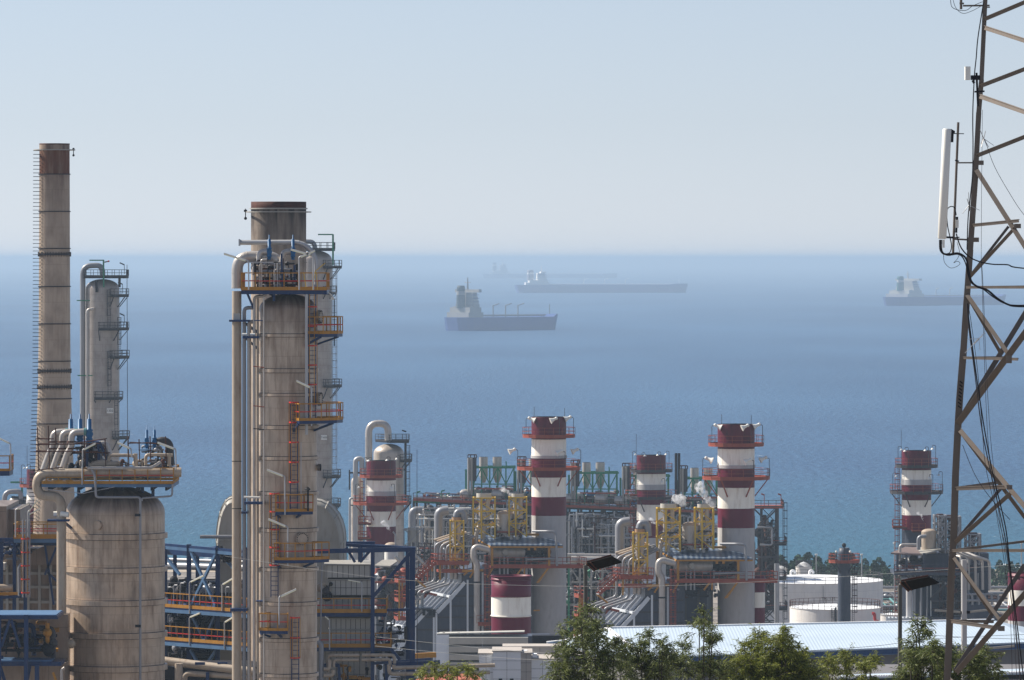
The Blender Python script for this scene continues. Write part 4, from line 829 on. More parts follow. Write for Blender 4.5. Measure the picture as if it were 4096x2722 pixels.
tC, cC, rC_ = banded_stack(2944.5, 74, 740, [('soot', 1697, 1795), ('white', 1795, 1873), ('maroon', 1873, 1950), ('white', 1950, 2033), ('maroon', 2033, 2111), ('conc', 2111, 9999)],
    "tall red and white banded stack with two ring walkways, second one right of centre", [(111, 1777, False), (135, 1910, True)],
    [(2846, 1776, 1702, 1, 'horn'), (3001, 1776, 1702, -1, 'horn'), (3049, 1776, 1700, -1, 'horn'), (2811, 1908, 1835, 1, 'horn'), (3010, 1908, 1838, -1, 'horn'), (3077, 1908, 1833, -1, 'horn')], top_rods=((-58, 1697, 1658), (60, 1697, 1660)), grey_ring=(1860, 1873))
tA, cA, rA_ = banded_stack(1525, 58.5, 900, [('soot', 1843, 1921), ('white', 1921, 1983), ('maroon', 1983, 2045), ('white', 2045, 2106), ('maroon', 2106, 2180), ('conc', 2180, 9999)],
    "shorter red and white banded stack in front of the looped grey pipe, left of centre", [(86, 1904, False), (112, 2012, True)],
    [(1457, 1904, 1836, 1, 'bell'), (1489, 1904, 1834, -1, 'bell'), (1562, 1904, 1832, -1, 'bell'), (1600, 1904, 1828, -1, 'bell'), (1424, 2010, 1942, 1, 'bell'), (1580, 2010, 1940, -1, 'bell')], top_rods=((-61, 1900, 1750),), grey_ring=(1965, 1983), gmat=M['orange'], railm=M['orange'])
tD, cD, rD_ = banded_stack(2605, 58, 930, [('soot', 1821, 1895), ('white', 1895, 1959), ('maroon', 1959, 2018), ('white', 2018, 2081), ('maroon', 2081, 2150), ('conc', 2150, 9999)],
    "shorter red and white banded stack between the two tall banded stacks, double vents beside it", [(85, 1882, False), (104, 1989, True)],
    [(2529, 1880, 1812, 1, 'bell'), (2566, 1880, 1815, 1, 'bell'), (2641, 1880, 1812, -1, 'bell'), (2675, 1880, 1810, -1, 'bell'), (2657, 1987, 1918, -1, 'bell')], top_rods=((-60, 1880, 1736),), grey_ring=(1938, 1959), gmat=M['dpipe'], railm=M['orange'])
tE, cE, rE_ = banded_stack(3666, 59, 850, [('soot', 1803, 1880), ('white', 1880, 1940), ('maroon', 1940, 2000), ('white', 2000, 2060), ('maroon', 2060, 2120), (M['casing'], 2120, 9999)],
    "shorter red and white banded stack against the sea, left of the lattice mast", [(85, 1864, False), (106, 1968, True)],
    [(3590, 1862, 1792, 1, 'bell'), (3628, 1862, 1795, -1, 'bell'), (3709, 1862, 1793, -1, 'bell'), (3740, 1862, 1788, -1, 'bell'), (3569, 1966, 1898, 1, 'bell'), (3725, 1966, 1902, -1, 'bell'), (3769, 1966, 1894, -1, 'bell')], top_rods=((-61, 1860, 1720),), grey_ring=(1918, 1940), gmat=M['dpipe'], railm=M['orange'])
for tt, cc_, rr_, D, px_, side in ((tA, cA, rA_, 900, 1462, 1), (tE, cE, rE_, 850, 3604, 1), (tD, cD, rD_, 930, 2540, 1)):
    cage_ladder(tt, cc_[0] - rr_ - .45, D - .2, 8, Z(1870, D) if tt is not tA else Z(1904, D), .5, (-1, -.4), railm=M['rust'], cage=M['orange'], hoop=M['orange'], hs=.9)
for px, py, tt, D in ((1455, 2155, tA, 900), (1457, 2095, tA, 900), (3596, 2110, tE, 850), (3672, 2125, tE, 850), (2538, 2130, tD, 930)):
    q = P(px, py, D - 2.4); platform(tt, [(q.x - .9, q.y - .6), (q.x + 1.1, q.y - .6), (q.x + 1.1, q.y + 1.4), (q.x - .9, q.y + 1.4)], q.z, th=.2, deck=M['rust'], post=M['orange'], mid=M['orange'], toe=M['orange'], t=.07)
# left edge stack
tG, cG, rG_ = banded_stack(165, 58, 930, [('soot', 1878, 1957), ('white', 1957, 2020), ('maroon', 2020, 2090), ('maroon', 2090, 2200), ('conc', 2200, 9999)],
    "red and white banded stack partly hidden behind the slender chimney at the left edge", [(86, 1942, False), (108, 2055, True)], [(88, 1940, 1866, 1, 'bell'), (128, 1940, 1862, -1, 'bell')], top_rods=((-56, 1878, 1785),), grey_ring=(2000, 2020))
# front drum stack
D = 660.0; s_ = F / D; c = (X(2044.5, D), D); r = 79.5 / s_; g = ground(D)
t = thing("chimney", "nearest banded stack, a short red, white and red drum open at the top", "chimney", (c[0], c[1], g), "red and white banded stacks")
b = MB(M['maroon']); b.lathe([(r, Z(2386, D)), (r, Z(2302, D)), (r - .1, Z(2302, D)), (r - .1, Z(2400, D))], c, 64)
b.use(M['white']).lathe([(r, Z(2466, D)), (r, Z(2386, D))], c, 64); b.use(M['maroon']).lathe([(r, Z(2545, D)), (r, Z(2466, D))], c, 64); b.use(M['white']).lathe([(r, g), (r, Z(2545, D))], c, 64); b.build("shaft", t)
b = MB(M['maroon'])
for py, m_ in ((2318, 'maroon'), (2385, 'maroon'), (2463, 'white'), (2304, 'maroon')): b.use(M[m_]).lathe([(r, Z(py + 2, D)), (r + .1, Z(py + 1, D)), (r + .1, Z(py - 1, D)), (r, Z(py - 2, D))], c, 64, False)
b.build("stiffener_ring", t)
D = 735.0; c = (X(3037, D), D + 6); s_ = F / c[1]; g = ground(D)
t = thing("chimney", "slice of a low red and white stack, right of the right tall stack", "chimney", (c[0], c[1], g), "red and white banded stacks")
b = MB(M['maroon']); r = 31 / s_; b.lathe([(r, Z(2380, D)), (r, Z(2314, D)), (r - .1, Z(2314, D))], c, 40); b.use(M['white']).lathe([(r, Z(2442, D)), (r, Z(2380, D))], c, 40); b.use(M['maroon']).lathe([(r, g), (r, Z(2442, D))], c, 40); b.build("shaft", t)
D = 640.0; s_ = F / D; c = (X(4112, D), D); r = 80 / s_; g = ground(D)
t = thing("chimney", "short red, white and red drum stack cut by the right edge", "chimney", (c[0], c[1], g), "red and white banded stacks")
b = MB(M['maroon']); b.lathe([(r, Z(2359, D)), (r, Z(2292, D)), (r - .1, Z(2292, D)), (r - .1, Z(2350, D))], c, 64); b.use(M['white']).lathe([(r, Z(2421, D)), (r, Z(2359, D))], c, 64); b.use(M['maroon']).lathe([(r, Z(2482, D)), (r, Z(2421, D))], c, 64); b.use(M['conc']).lathe([(r, g), (r, Z(2482, D))], c, 64); b.build("shaft", t)
b = MB(M['maroon']); b.lathe([(r, Z(2305, D)), (r + .1, Z(2304, D)), (r + .1, Z(2302, D)), (r, Z(2301, D))], c, 64, False); b.build("stiffener_ring", t)
# ================= boiler unit in front of each tall stack (built once at 780 m, copied to the nearer stack) =================
DB = 780.0; gB = ground(DB)
PH = R(17)
def U(px, py, dep=0):
    """point on the unit: pixel on its front face, dep metres back along its skewed depth axis"""
    p = P(px, py, DB - 6); return p + Vector((-math.sin(PH) * dep, math.cos(PH) * dep, 0))
UNIT = []
def ut(name, lab, lab2, cat, loc, group): 
    o = thing(name, lab, cat, loc, group); UNIT.append((o, lab2)); return o
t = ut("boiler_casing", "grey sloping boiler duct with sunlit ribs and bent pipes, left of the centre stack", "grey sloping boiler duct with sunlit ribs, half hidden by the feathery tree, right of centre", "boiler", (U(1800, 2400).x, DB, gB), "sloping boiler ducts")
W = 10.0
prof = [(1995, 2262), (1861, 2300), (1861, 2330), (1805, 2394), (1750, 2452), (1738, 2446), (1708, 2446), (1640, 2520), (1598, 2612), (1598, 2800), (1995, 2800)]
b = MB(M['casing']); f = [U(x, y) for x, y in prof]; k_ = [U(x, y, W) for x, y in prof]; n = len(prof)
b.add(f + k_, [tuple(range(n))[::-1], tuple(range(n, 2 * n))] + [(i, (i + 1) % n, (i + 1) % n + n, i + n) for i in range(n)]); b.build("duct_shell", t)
b = MB(M['caslt'])  # pale ribs on a dark shell: sun and shade put into the colours
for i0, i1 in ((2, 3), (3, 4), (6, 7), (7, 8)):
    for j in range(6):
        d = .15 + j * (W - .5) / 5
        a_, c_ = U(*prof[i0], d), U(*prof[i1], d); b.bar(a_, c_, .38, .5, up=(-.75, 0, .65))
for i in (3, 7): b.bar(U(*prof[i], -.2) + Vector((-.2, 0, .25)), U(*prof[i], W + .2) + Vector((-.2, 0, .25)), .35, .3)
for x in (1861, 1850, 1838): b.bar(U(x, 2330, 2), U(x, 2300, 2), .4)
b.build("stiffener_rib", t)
b = MB(M['dpipe'])
for py in (2340, 2385, 2425, 2470, 2520, 2570):
    xl = 1861 - (py - 2330) * .87 if py < 2452 else 1708 - (py - 2446) * .6
    b.bar(U(max(xl, 1605) + 8, py, -.03), U(1990, py, -.03), .1, .22)
b.use(M['caslt'])
for px, p0 in ((1735, 2470), (1802, 2400), (1870, 2320), (1930, 2290), (1745, 2452), (1660, 2510)): b.bar(U(px, p0, -.06), U(px, 2790, -.06), .26, .12)
b.use(M['dark'])
for px in (1690, 1716, 1730): b.box(U(px, 2450).x, U(px + 12, 2450).x, U(px, 2450).y - .5, U(px, 2450).y, U(px, 2462).z, U(px, 2438).z)
b.build("stiffener_frame", t)
b = MB(M['gpipe'])
for i in range(4):
    x1 = 1658 + i * 15.5; x2 = 1766 + i * 18.6; d = 3.2 - i * .5; b.pipe([U(x1, 2432, d), U(x1, 2368 - i * -2, d), U(x2 - 8, 2333 + i * 2, d), U(x2, 2320, d), U(x2 + 1, 2185 + i * 3, d), U(x2 + 45, 2165 + i * 2, d), U(x2 + 145 - i * 18, 2136 + i * 4, d)], .155, .55, 12)
b.build("riser_pipe", t)
b = MB(M['lamp']); b.use(M['pipe']).tube([U(1645, 2398, 2), U(1712, 2400, 2)], .2, 12); 
for px in (1652, 1668, 1684, 1700): b.use(M['lamp']).tube([U(px, 2402, 1.9), U(px, 2432, 1.9)], .11, 8)
b.use(M['casing']).box(U(1625, 2430).x, U(1722, 2430).x, U(1600, 2430, 0).y, U(1600, 2430, 4).y, U(1, 2440).z, U(1, 2434).z); b.build("header_pipe", t)
b = MB(M['pipe']); b.pipe([U(1899, 2760, -1), U(1899, 2252, -1), U(1885, 2230, -1), U(1886, 2196, -1), U(1900, 2186, -1), U(1950, 2200, -1)], .42, 1.0, 16, collars=3)
b.use(M['dark']).tube([U(1899, 2325, -1), U(1899, 2331, -1)], .46, 14); b.build("downcomer", t)
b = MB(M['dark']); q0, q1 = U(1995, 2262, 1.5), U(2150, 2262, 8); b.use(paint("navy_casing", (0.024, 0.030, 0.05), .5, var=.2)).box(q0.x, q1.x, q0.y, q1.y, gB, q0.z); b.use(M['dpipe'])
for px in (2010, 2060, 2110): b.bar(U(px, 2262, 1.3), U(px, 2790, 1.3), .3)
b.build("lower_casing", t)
# -- access walkways
t2 = ut("access_walkway", "orange walkways and stairs with yellow posts around the boiler left of the centre stack", "orange walkways and stairs around the boiler behind the street lamp, right of centre", "walkway", (U(1750, 2400).x, DB, gB), "orange walkways")
def uplat(x0, x1, py, d0, d1, edges=None, deck='orange', hh=1.1, th=.35):
    p = [U(x0, py, d0), U(x1, py, d0), U(x1, py, d1), U(x0, py, d1)]
    return platform(t2, [(v.x, v.y) for v in p], p[0].z, edges=edges, th=th, deck=M[deck], post=M['orange'], mid=M['orange'], toe=M['orange'], h=hh, t=.07, step=1.1)
uplat(1745, 1872, 2250, -.5, 2.5); uplat(1770, 1870, 2282, 0, 3, edges=[(0, 1)]); uplat(1955, 2335, 2262, -1.2, 3, edges=[(0, 1, 2)]); uplat(1602, 1630, 2323, 1, 3); uplat(1602, 1636, 2400, 1, 3); uplat(1600, 1634, 2475, 1, 3); uplat(1895, 1962, 2492, -1.4, 1)
b = MB(M['orange'])
for d in (0, 1.0): b.bar(U(1671, 2317, d), U(1748, 2248, d), .1, .35); b.bar(U(1671, 2285, d), U(1748, 2215, d), .07); b.bar(U(1671, 2300, d), U(1748, 2231, d), .06)
for k in range(14): x, y = 1671 + 77 * k / 13, 2317 - 69 * k / 13; b.use(M['caslt'] if k % 2 == 0 else M['orange']).bar(U(x, y, 0), U(x, y, 1), .22, .05); b.use(M['orange']).bar(U(x, y, 0), U(x, y - 32, 0), .05)
b.use(M['yellow']).bar(U(1671, 2320, 1), U(1712, 2352, 1), .25); b.use(M['orange']).bar(U(1640, 2330, 1), U(1600, 2400, 1), .2); b.bar(U(1700, 2405, 2), U(1742, 2360, 2), .3); b.bar(U(1700, 2370, 2), U(1765, 2385, 2), .3)
b.build("stair", t2)
b = MB(M['yellow'])
for px, p0, p1, d in ((1605, 2324, 2480, 1), (1633, 2324, 2480, 3), (1760, 2252, 2320, 0), (1745, 2252, 2290, 2)): b.bar(U(px, p0, d), U(px, p1, d), .25)
for a_, c_ in (((2085, 2265), (2062, 2300)), ((2185, 2270), (2148, 2330)), ((2090, 2262), (2092, 2300)), ((1963, 2270), (1945, 2310)), ((1870, 2280), (1850, 2300)), ((1890, 2280), (1875, 2310)), ((2126, 2441), (2153, 2441)), ((1937, 2448), (1965, 2446))): b.bar(U(*a_, -1), U(*c_, -.6), .2)
b.bar(U(1840, 2284, -1), U(1925, 2280, -1), .2, .3); b.build("support_post", t2)
q = U(1935, 2500, -1.6); cage_ladder(t2, q.x, q.y, U(1, 2530).z, U(1, 2220).z, .6, railm=M['orange'], cage=M['orange'], hoop=M['orange'], rung=M['orange'], cage_from=1, hs=.8)
# -- canopy and equipment deck
t3 = ut("machinery_shelter", "corrugated blue grey roof on yellow posts over machinery, left of the centre stack foot", "corrugated blue grey roof on yellow posts over machinery, left of the right tall stack foot", "shelter", (U(2090, 2300).x, DB, gB), "corrugated shelters")
cm, nt, bs = _new("corrugated_roof"); wv = nt.nodes.new("ShaderNodeTexWave"); wv.bands_direction = 'X'; wv.inputs["Scale"].default_value = .45; wv.inputs["Distortion"].default_value = .6
tcn = nt.nodes.new("ShaderNodeTexCoord"); nt.links.new(tcn.outputs["Object"], wv.inputs[0]); rr_ = nt.nodes.new("ShaderNodeValToRGB"); rr_.color_ramp.elements[0].color = (.03, .06, .12, 1); rr_.color_ramp.elements[1].color = (.16, .20, .25, 1); nt.links.new(wv.outputs[0], rr_.inputs[0]); nt.links.new(rr_.outputs[0], bs.inputs[0]); bs.inputs["Roughness"].default_value = .4
b = MB(cm); a0, a1, a2, a3 = U(1950, 2181, -1.5), U(2238, 2181, -1.5), U(2238, 2154, 6.5), U(1950, 2154, 6.5)
b.poly([a0, a1, a2, a3], (0, 0, -.1))
nn = 62
for i in range(nn):
    x = (i + .5) / nn; p = a0.lerp(a1, x); q = a3.lerp(a2, x); b.bar(p + Vector((0, 0, .05)), q + Vector((0, 0, .05)), .09, .13)
b.build("roof", t3)
b = MB(M['yellow']); b.bar(a0 - Vector((0, 0, .2)), a1 - Vector((0, 0, .2)), .2); b.bar(a0 - Vector((0, 0, .2)), a3 - Vector((0, 0, .2)), .2)
for px, p0 in ((1958, 2263), (2105, 2200), (2186, 2262), (2130, 2200)): b.bar(U(px, 2184, -1.2), U(px, p0, -1.2), .33)
b.bar(U(1918, 2160, 3), U(1918, 2290, 3), .33); b.bar(U(2140, 2145, 4), U(2190, 2145, 4), .3); b.bar(U(2186, 2270, -1), U(2148, 2332, 0), .2); b.build("support_post", t3)
t4 = ut("steam_drum", "big pale horizontal drum under the corrugated roof, left of the centre stack foot", "big pale horizontal drum under the corrugated roof left of the right tall stack", "drum", (U(2010, 2250).x, DB, U(1, 2262).z), "horizontal steam drums")
b = MB(M['pipe']); p, q = U(1962, 2212, 1.0), U(2110, 2212, 1.0); b.tube([p, p + (q - p) * .05, p + (q - p) * .95, q], 1.0, 24, radii=[.5, 1.0, 1.0, .6]); b.build("shell", t4)
b = MB(M['duct']); b.tube([U(2014, 2208, -.2), U(2014, 2208, -.9)], .42, 20); b.tube([U(2014, 2208, -.95), U(2014, 2208, -1.0)], .36, 20); b.build("manway", t4)
b = MB(M['dark']); b.box(U(1975, 2250).x - .3, U(1975, 2250).x + .3, DB - 5.4, DB - 3.8, U(1, 2262).z, U(1, 2240).z); b.box(U(2090, 2250).x - .3, U(2090, 2250).x + .3, DB - 5.4, DB - 3.8, U(1, 2262).z, U(1, 2240).z); b.build("saddle", t4)
b = MB(M['dark']); mt_ = [M['dark'], M['dpipe'], M['gpipe'], M['dark'], M['rust'], M['casing']]
clutter(b, U(2040, 2260, .5), U(2230, 2190, 4), 45, mt_, (.05, .3), 51); clutter(b, U(1965, 2330, 0), U(2140, 2266, 2.5), 50, mt_, (.06, .18), 52)
b.use(M['dark']).box(U(1970, 2260, 3).x, U(2210, 2260, 3).x, U(1, 1, 4.5).y, U(1, 1, 6).y, U(1, 2262).z, U(1, 2184).z)
b.use(M['gpipe']).box(U(2062, 1).x, U(2080, 1).x, DB - 5.8, DB - 5, U(1, 2240).z, U(1, 2192).z); b.use(M['gpipe']).tube([U(2094, 2236, -1.6), U(2205, 2233, -1.6)], .14, 8)
b.pipe([U(2214, 2262, -1.6), U(2210, 2128, -1.6), U(2180, 2124, -1.6), U(2130, 2126, 0)], .16, .4, 8)
for px in (1992, 2010, 2024, 2098): b.use(M['gpipe']).tube([U(px, 2300, -.8), U(px, 2225, -.8)], .12, 8)
b.build("machinery", t3)
b = MB(M['dark']); clutter(b, U(1990, 2154, 2), U(2140, 2112, 6), 60, [M['rust'], M['orange'], M['dark'], M['gpipe'], M['rust']], (.04, .12), 53); b.build("roof_piping", t3)
# -- silencer towers
def silencer(x0, x1, pt, pb, levels, lab, lab2, cap, rusty=False, d=3.0):
    t = ut("silencer_tower", lab, lab2, "silencer tower", (U((x0 + x1) / 2, pb).x, U(1, 1, d).y, U(1, pb).z), "yellow silencer towers")
    b = MB(M['byellow']); xa, xb = U(x0, pb, d).x, U(x1, pb, d).x; w_ = xb - xa; y = U(x0, 1, d).y; za, zb = U(1, pb).z, U(1, pt).z
    tower_frame(b, xa, xa + w_ * .95, y - .8, y + w_ * .8, za, zb, levels, .2, brw=.13)
    b.bar((xa + w_ * .36, y - .8, za), (xa + w_ * .36, y - .8, zb), .22)
    b.build("frame", t)
    b = MB(M['rust'] if rusty else M['panel']); rr = w_ * .33; cx = (xa + xb) / 2 - .1
    b.use(paint("rusty_cap", (0.38, 0.24, 0.14), .8, stain=RUST) if rusty else M['panel'])
    b.cyl((cx, y + .6), rr, zb - .1, zb + cap, 28); b.use(M['dark']).cyl((cx, y + .6), rr * .9, zb + cap + .004, zb + cap + .02, 28); b.build("silencer", t)
    b = MB(M['pipe']); b.pipe([(cx - rr * .4, y + .6, zb), (cx - rr * .4, y + .6, za + (zb - za) * .4), (cx - rr, y + .2, za + (zb - za) * .15), (cx - rr, y + .2, za - 1)], .28, .6, 12); b.pipe([(cx + rr * .5, y + .6, zb), (cx + rr * .5, y + .6, za + (zb - za) * .45), (cx, y, za + (zb - za) * .2), (cx - .1, y, za - 1)], .28, .6, 12)
    b.use(M['dark']).cyl((cx, y + .6), rr * 1.15, za + (zb - za) * .42, za + (zb - za) * .42 + .15, 20); b.build("vent_pipe", t); return t
silencer(1918, 2010, 1996, 2158, 3, "yellow braced vent tower with wide pale cap, left of the centre stack", "yellow braced vent tower with wide pale steaming cap, left of the right tall stack", .62)
silencer(2062, 2136, 1994, 2150, 3, "yellow braced vent tower touching the centre stack's left side", "yellow braced steaming vent tower touching the right tall stack's left side", .5)
silencer(1813, 1870, 2086, 2290, 4, "narrow yellow braced vent tower with rusty cap, before the thick bent grey pipe", "narrow yellow braced vent tower in front of the rounded grey tank right of centre", .45, True, 1.5)
t = ut("vertical_drum", "upright pale tank with domed rusty top between the yellow towers left of the centre stack", "upright pale tank with domed rusty top between the yellow towers left of the right stack", "tank", (U(2056, 2125, 4).x, U(1, 1, 4).y, U(1, 2150).z), "upright domed tanks")
c_ = (U(2056, 2125, 4).x, U(1, 1, 4).y); b = MB(M['pipe']); b.lathe([(1.12, U(1, 2152).z), (1.12, U(1, 2062).z)], c_, 32); b.use(paint("rusty_dome", (0.40, 0.32, 0.24), .6, stain=RUST, stain_amt=.4)).lathe([(1.12, U(1, 2062).z)] + dome(1.12, .5, U(1, 2062).z), c_, 32); b.build("shell", t)
t = ut("bent_flue", "thick grey gooseneck pipe bending down into the narrow yellow tower, left of the centre stack", "thick grey gooseneck pipe beside the narrow yellow tower right of the shorter middle stack", "pipe", (U(1810, 2180, 8).x, U(1, 1, 8).y, gB), "thick gooseneck pipes")
b = MB(M['gpipe']); b.pipe([U(1812, 2240, 7), U(1812, 2056, 7), U(1852, 2050, 7)], .62, 1.2, 16); b.build("pipe_run", t); b = MB(M['gpipe']); b.pipe([U(1846, 2072, 2.5), U(1850, 2052, 2.5), U(1876, 2052, 2.5), U(1878, 2100, 2.5)], .5, .8, 14); b.build("pipe_run", t)
t = ut("sloped_roof", "long tan sloping pipes leading up to the corrugated roof left of the centre stack", "long tan sloping pipes leading up to the corrugated roof right of centre", "pipework", (U(1850, 2160, 5).x, U(1, 1, 5).y, U(1, 2200).z), "sloping tan pipe bundles")
t.name = "pipe_bundle"; ORG["pipe_bundle"] = ORG["sloped_roof"]
b = MB(M['tan'])
for i in range(4): b.tube([U(1778 + i * 8, 2170 + i * 4, 5 - i * .5), U(1895 + i * 9, 2132 + i * 5, 5 - i * .5)], .22, 10)
b.build("pipe_run", t)
b = MB(M['yellow']); b.bar(U(1790, 2175, 4), U(1880, 2150, 4), .25); b.build("support_post", t)
OFF = Vector((X(2944.5, 740) - X(2195.5, 780), -40, 0.3))
for o, lab2 in UNIT:
    def cp(o_, parent=None):
        c = o_.copy(); COL.objects.link(c)
        if parent: c.parent = parent
        for ch in list(o_.children): cp(ch, c)
        return c
    c = cp(o); c.location = o.location + OFF; c["label"] = lab2
# ================= far process block behind the stacks =================
DP = 1050.0
def Q(px, py, off=0): return P(px, py, DP + off)
gP = ground(DP)
t = thing("process_rack", "long hazy rack of many upright pipes and beams behind the centre stack", "pipe rack", (Q(2050, 1).x, DP, gP))
def ytop(px): return 1998 + (px - 1650) * .042
b = MB(M['dpipe'])
x = 1655
while x < 2860:
    b.bar(Q(x, ytop(x)), (Q(x, 1).x, DP, gP), .45); b.bar(Q(x + 12, ytop(x), 12), (Q(x + 12, 1, 12).x, DP + 12, gP), .45); x += 47
for dz in (8, 62, 118, 175, 230, 290):
    for off in (0, 12): b.bar(Q(1650, ytop(1650) + dz, off), Q(2870, ytop(2870) + dz, off), .35, .5)
x = 1655
while x < 2860:
    dz = random.choice((8, 62, 118, 175)); b.bar(Q(x, ytop(x) + dz), Q(x + 47, ytop(x) + dz + 55), .22); x += 94
b.build("frame", t)
b = MB(M['gpipe']); b.bar(Q(1653, ytop(1653) - 6, -1), Q(2870, ytop(2870) - 6, -1), .3, .35); b.use(M['pipe'])
for dz in (60, 117): b.tube([Q(1700, ytop(1700) + dz, -1.4), Q(2870, ytop(2870) + dz, -1.4)], .25, 8)
b.build("header_pipe", t)
b = MB(M['dark']); clutter(b, Q(1680, 2340, 1), Q(2240, 2025, 11), 190, [M['dark'], M['casing'], M['dpipe'], M['dark'], M['dpipe']], (.15, .6), 61); clutter(b, Q(2240, 2360, 1), Q(2860, 2055, 11), 200, [M['dark'], M['casing'], M['dpipe'], M['dark'], M['gpipe']], (.15, .6), 62)
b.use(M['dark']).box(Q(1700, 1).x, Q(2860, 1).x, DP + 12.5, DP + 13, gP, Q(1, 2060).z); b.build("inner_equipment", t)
# pairs and triples of insulated risers
rg = random.Random(5)
k = 0; x = 1672.0
while x < 2850:
    grp = rg.choice((1, 2, 3, 3, 4)); top = ytop(x) + rg.choice((18, 30, 45, -8)); r_ = rg.uniform(.18, .30)
    for i in range(grp):
        px = x + i * 15; bot = top + rg.uniform(150, 290); b = MB(rg.choice([M['galv'], M['pipe'], M['gpipe'], M['galv']])); off = -2.2 - rg.random()
        b.pipe([Q(px, bot, off), Q(px, top + i * 3, off), Q(px + rg.uniform(12, 26), top + i * 3, off), Q(px + 20, top + i * 3, 3)], r_, .8, 9); b.build("riser_pipe", t); k += 1
    x += grp * 15 + rg.uniform(2, 14)
    if k > 97: break
for (x0, y0, x1, y1, o0, o1, n_, sd_) in ((1640, 2260, 2110, 2015, -6, -2, 150, 101), (2270, 2270, 2560, 2045, -6, -2, 110, 102), (2560, 2250, 2860, 2060, -6, -2, 70, 103)):
    b = MB(M['galv']); clutter(b, Q(x0, y0, o0), Q(x1, y1, o1), n_, [M['galv'], M['pipe'], M['gpipe'], M['galv'], M['rust'], M['dpipe'], M['lamp']], (.07, .17), sd_)
    b.build("small_piping", t)
dk = MB(M['orange']); dk.bar(Q(1653, ytop(1653) + 2, -2), Q(2870, ytop(2870) + 2, -2), 2.0, .3); pf = dk.build("platform", t)
r = MB(M['orange']); rail(r, [Q(1653, ytop(1653), -3), Q(2870, ytop(2870), -3)], 1.2, 1.8, M['dpipe'], M['orange'], M['orange'], .1); rail(r, [Q(1700, ytop(1700) - 3, 6), Q(2870, ytop(2870) - 3, 6)], 1.2, 2.2, M['orange'], M['orange'], M['orange'], .1); r.build("handrail", pf)
b = MB(M['dark']); clutter(b, Q(1690, ytop(1690) - 2, 0), Q(2240, 1975, 8), 90, [M['dark'], M['gpipe'], M['lamp'], M['orange'], M['dpipe'], M['valve']], (.08, .3), 63); clutter(b, Q(2250, 2020, 0), Q(2860, 1990, 8), 90, [M['dark'], M['gpipe'], M['lamp'], M['orange'], M['dpipe'], M['valve']], (.08, .3), 64)
b.build("deck_piping", t)
b = MB(M['green']); b.bar(Q(1655, 2006, -1), Q(1760, 2012, -1), .4); b.bar(Q(1655, 2045, -1), Q(1720, 2045, -1), .3)
for px, h in ((1668, 30), (1765, 34), (1785, 22)): b.tube([Q(px, 2000), Q(px, 2000 - h)], .1, 5); b.bar(Q(px, 2000 - h), Q(px + 14, 1996 - h), .25)
b.build("lamp_mast", t)
t = thing("gooseneck_pipe", "thick grey gooseneck pipe in front of the pipe rack, right of the shorter left stack", "pipe", (Q(1640, 1).x, 960, ground(960)))
b = MB(M['gpipe']); b.pipe([P(1648, 2300, 960), P(1648, 2042, 960), P(1690, 2040, 960)], .62, 1.6, 16); b.build("pipe_run", t)
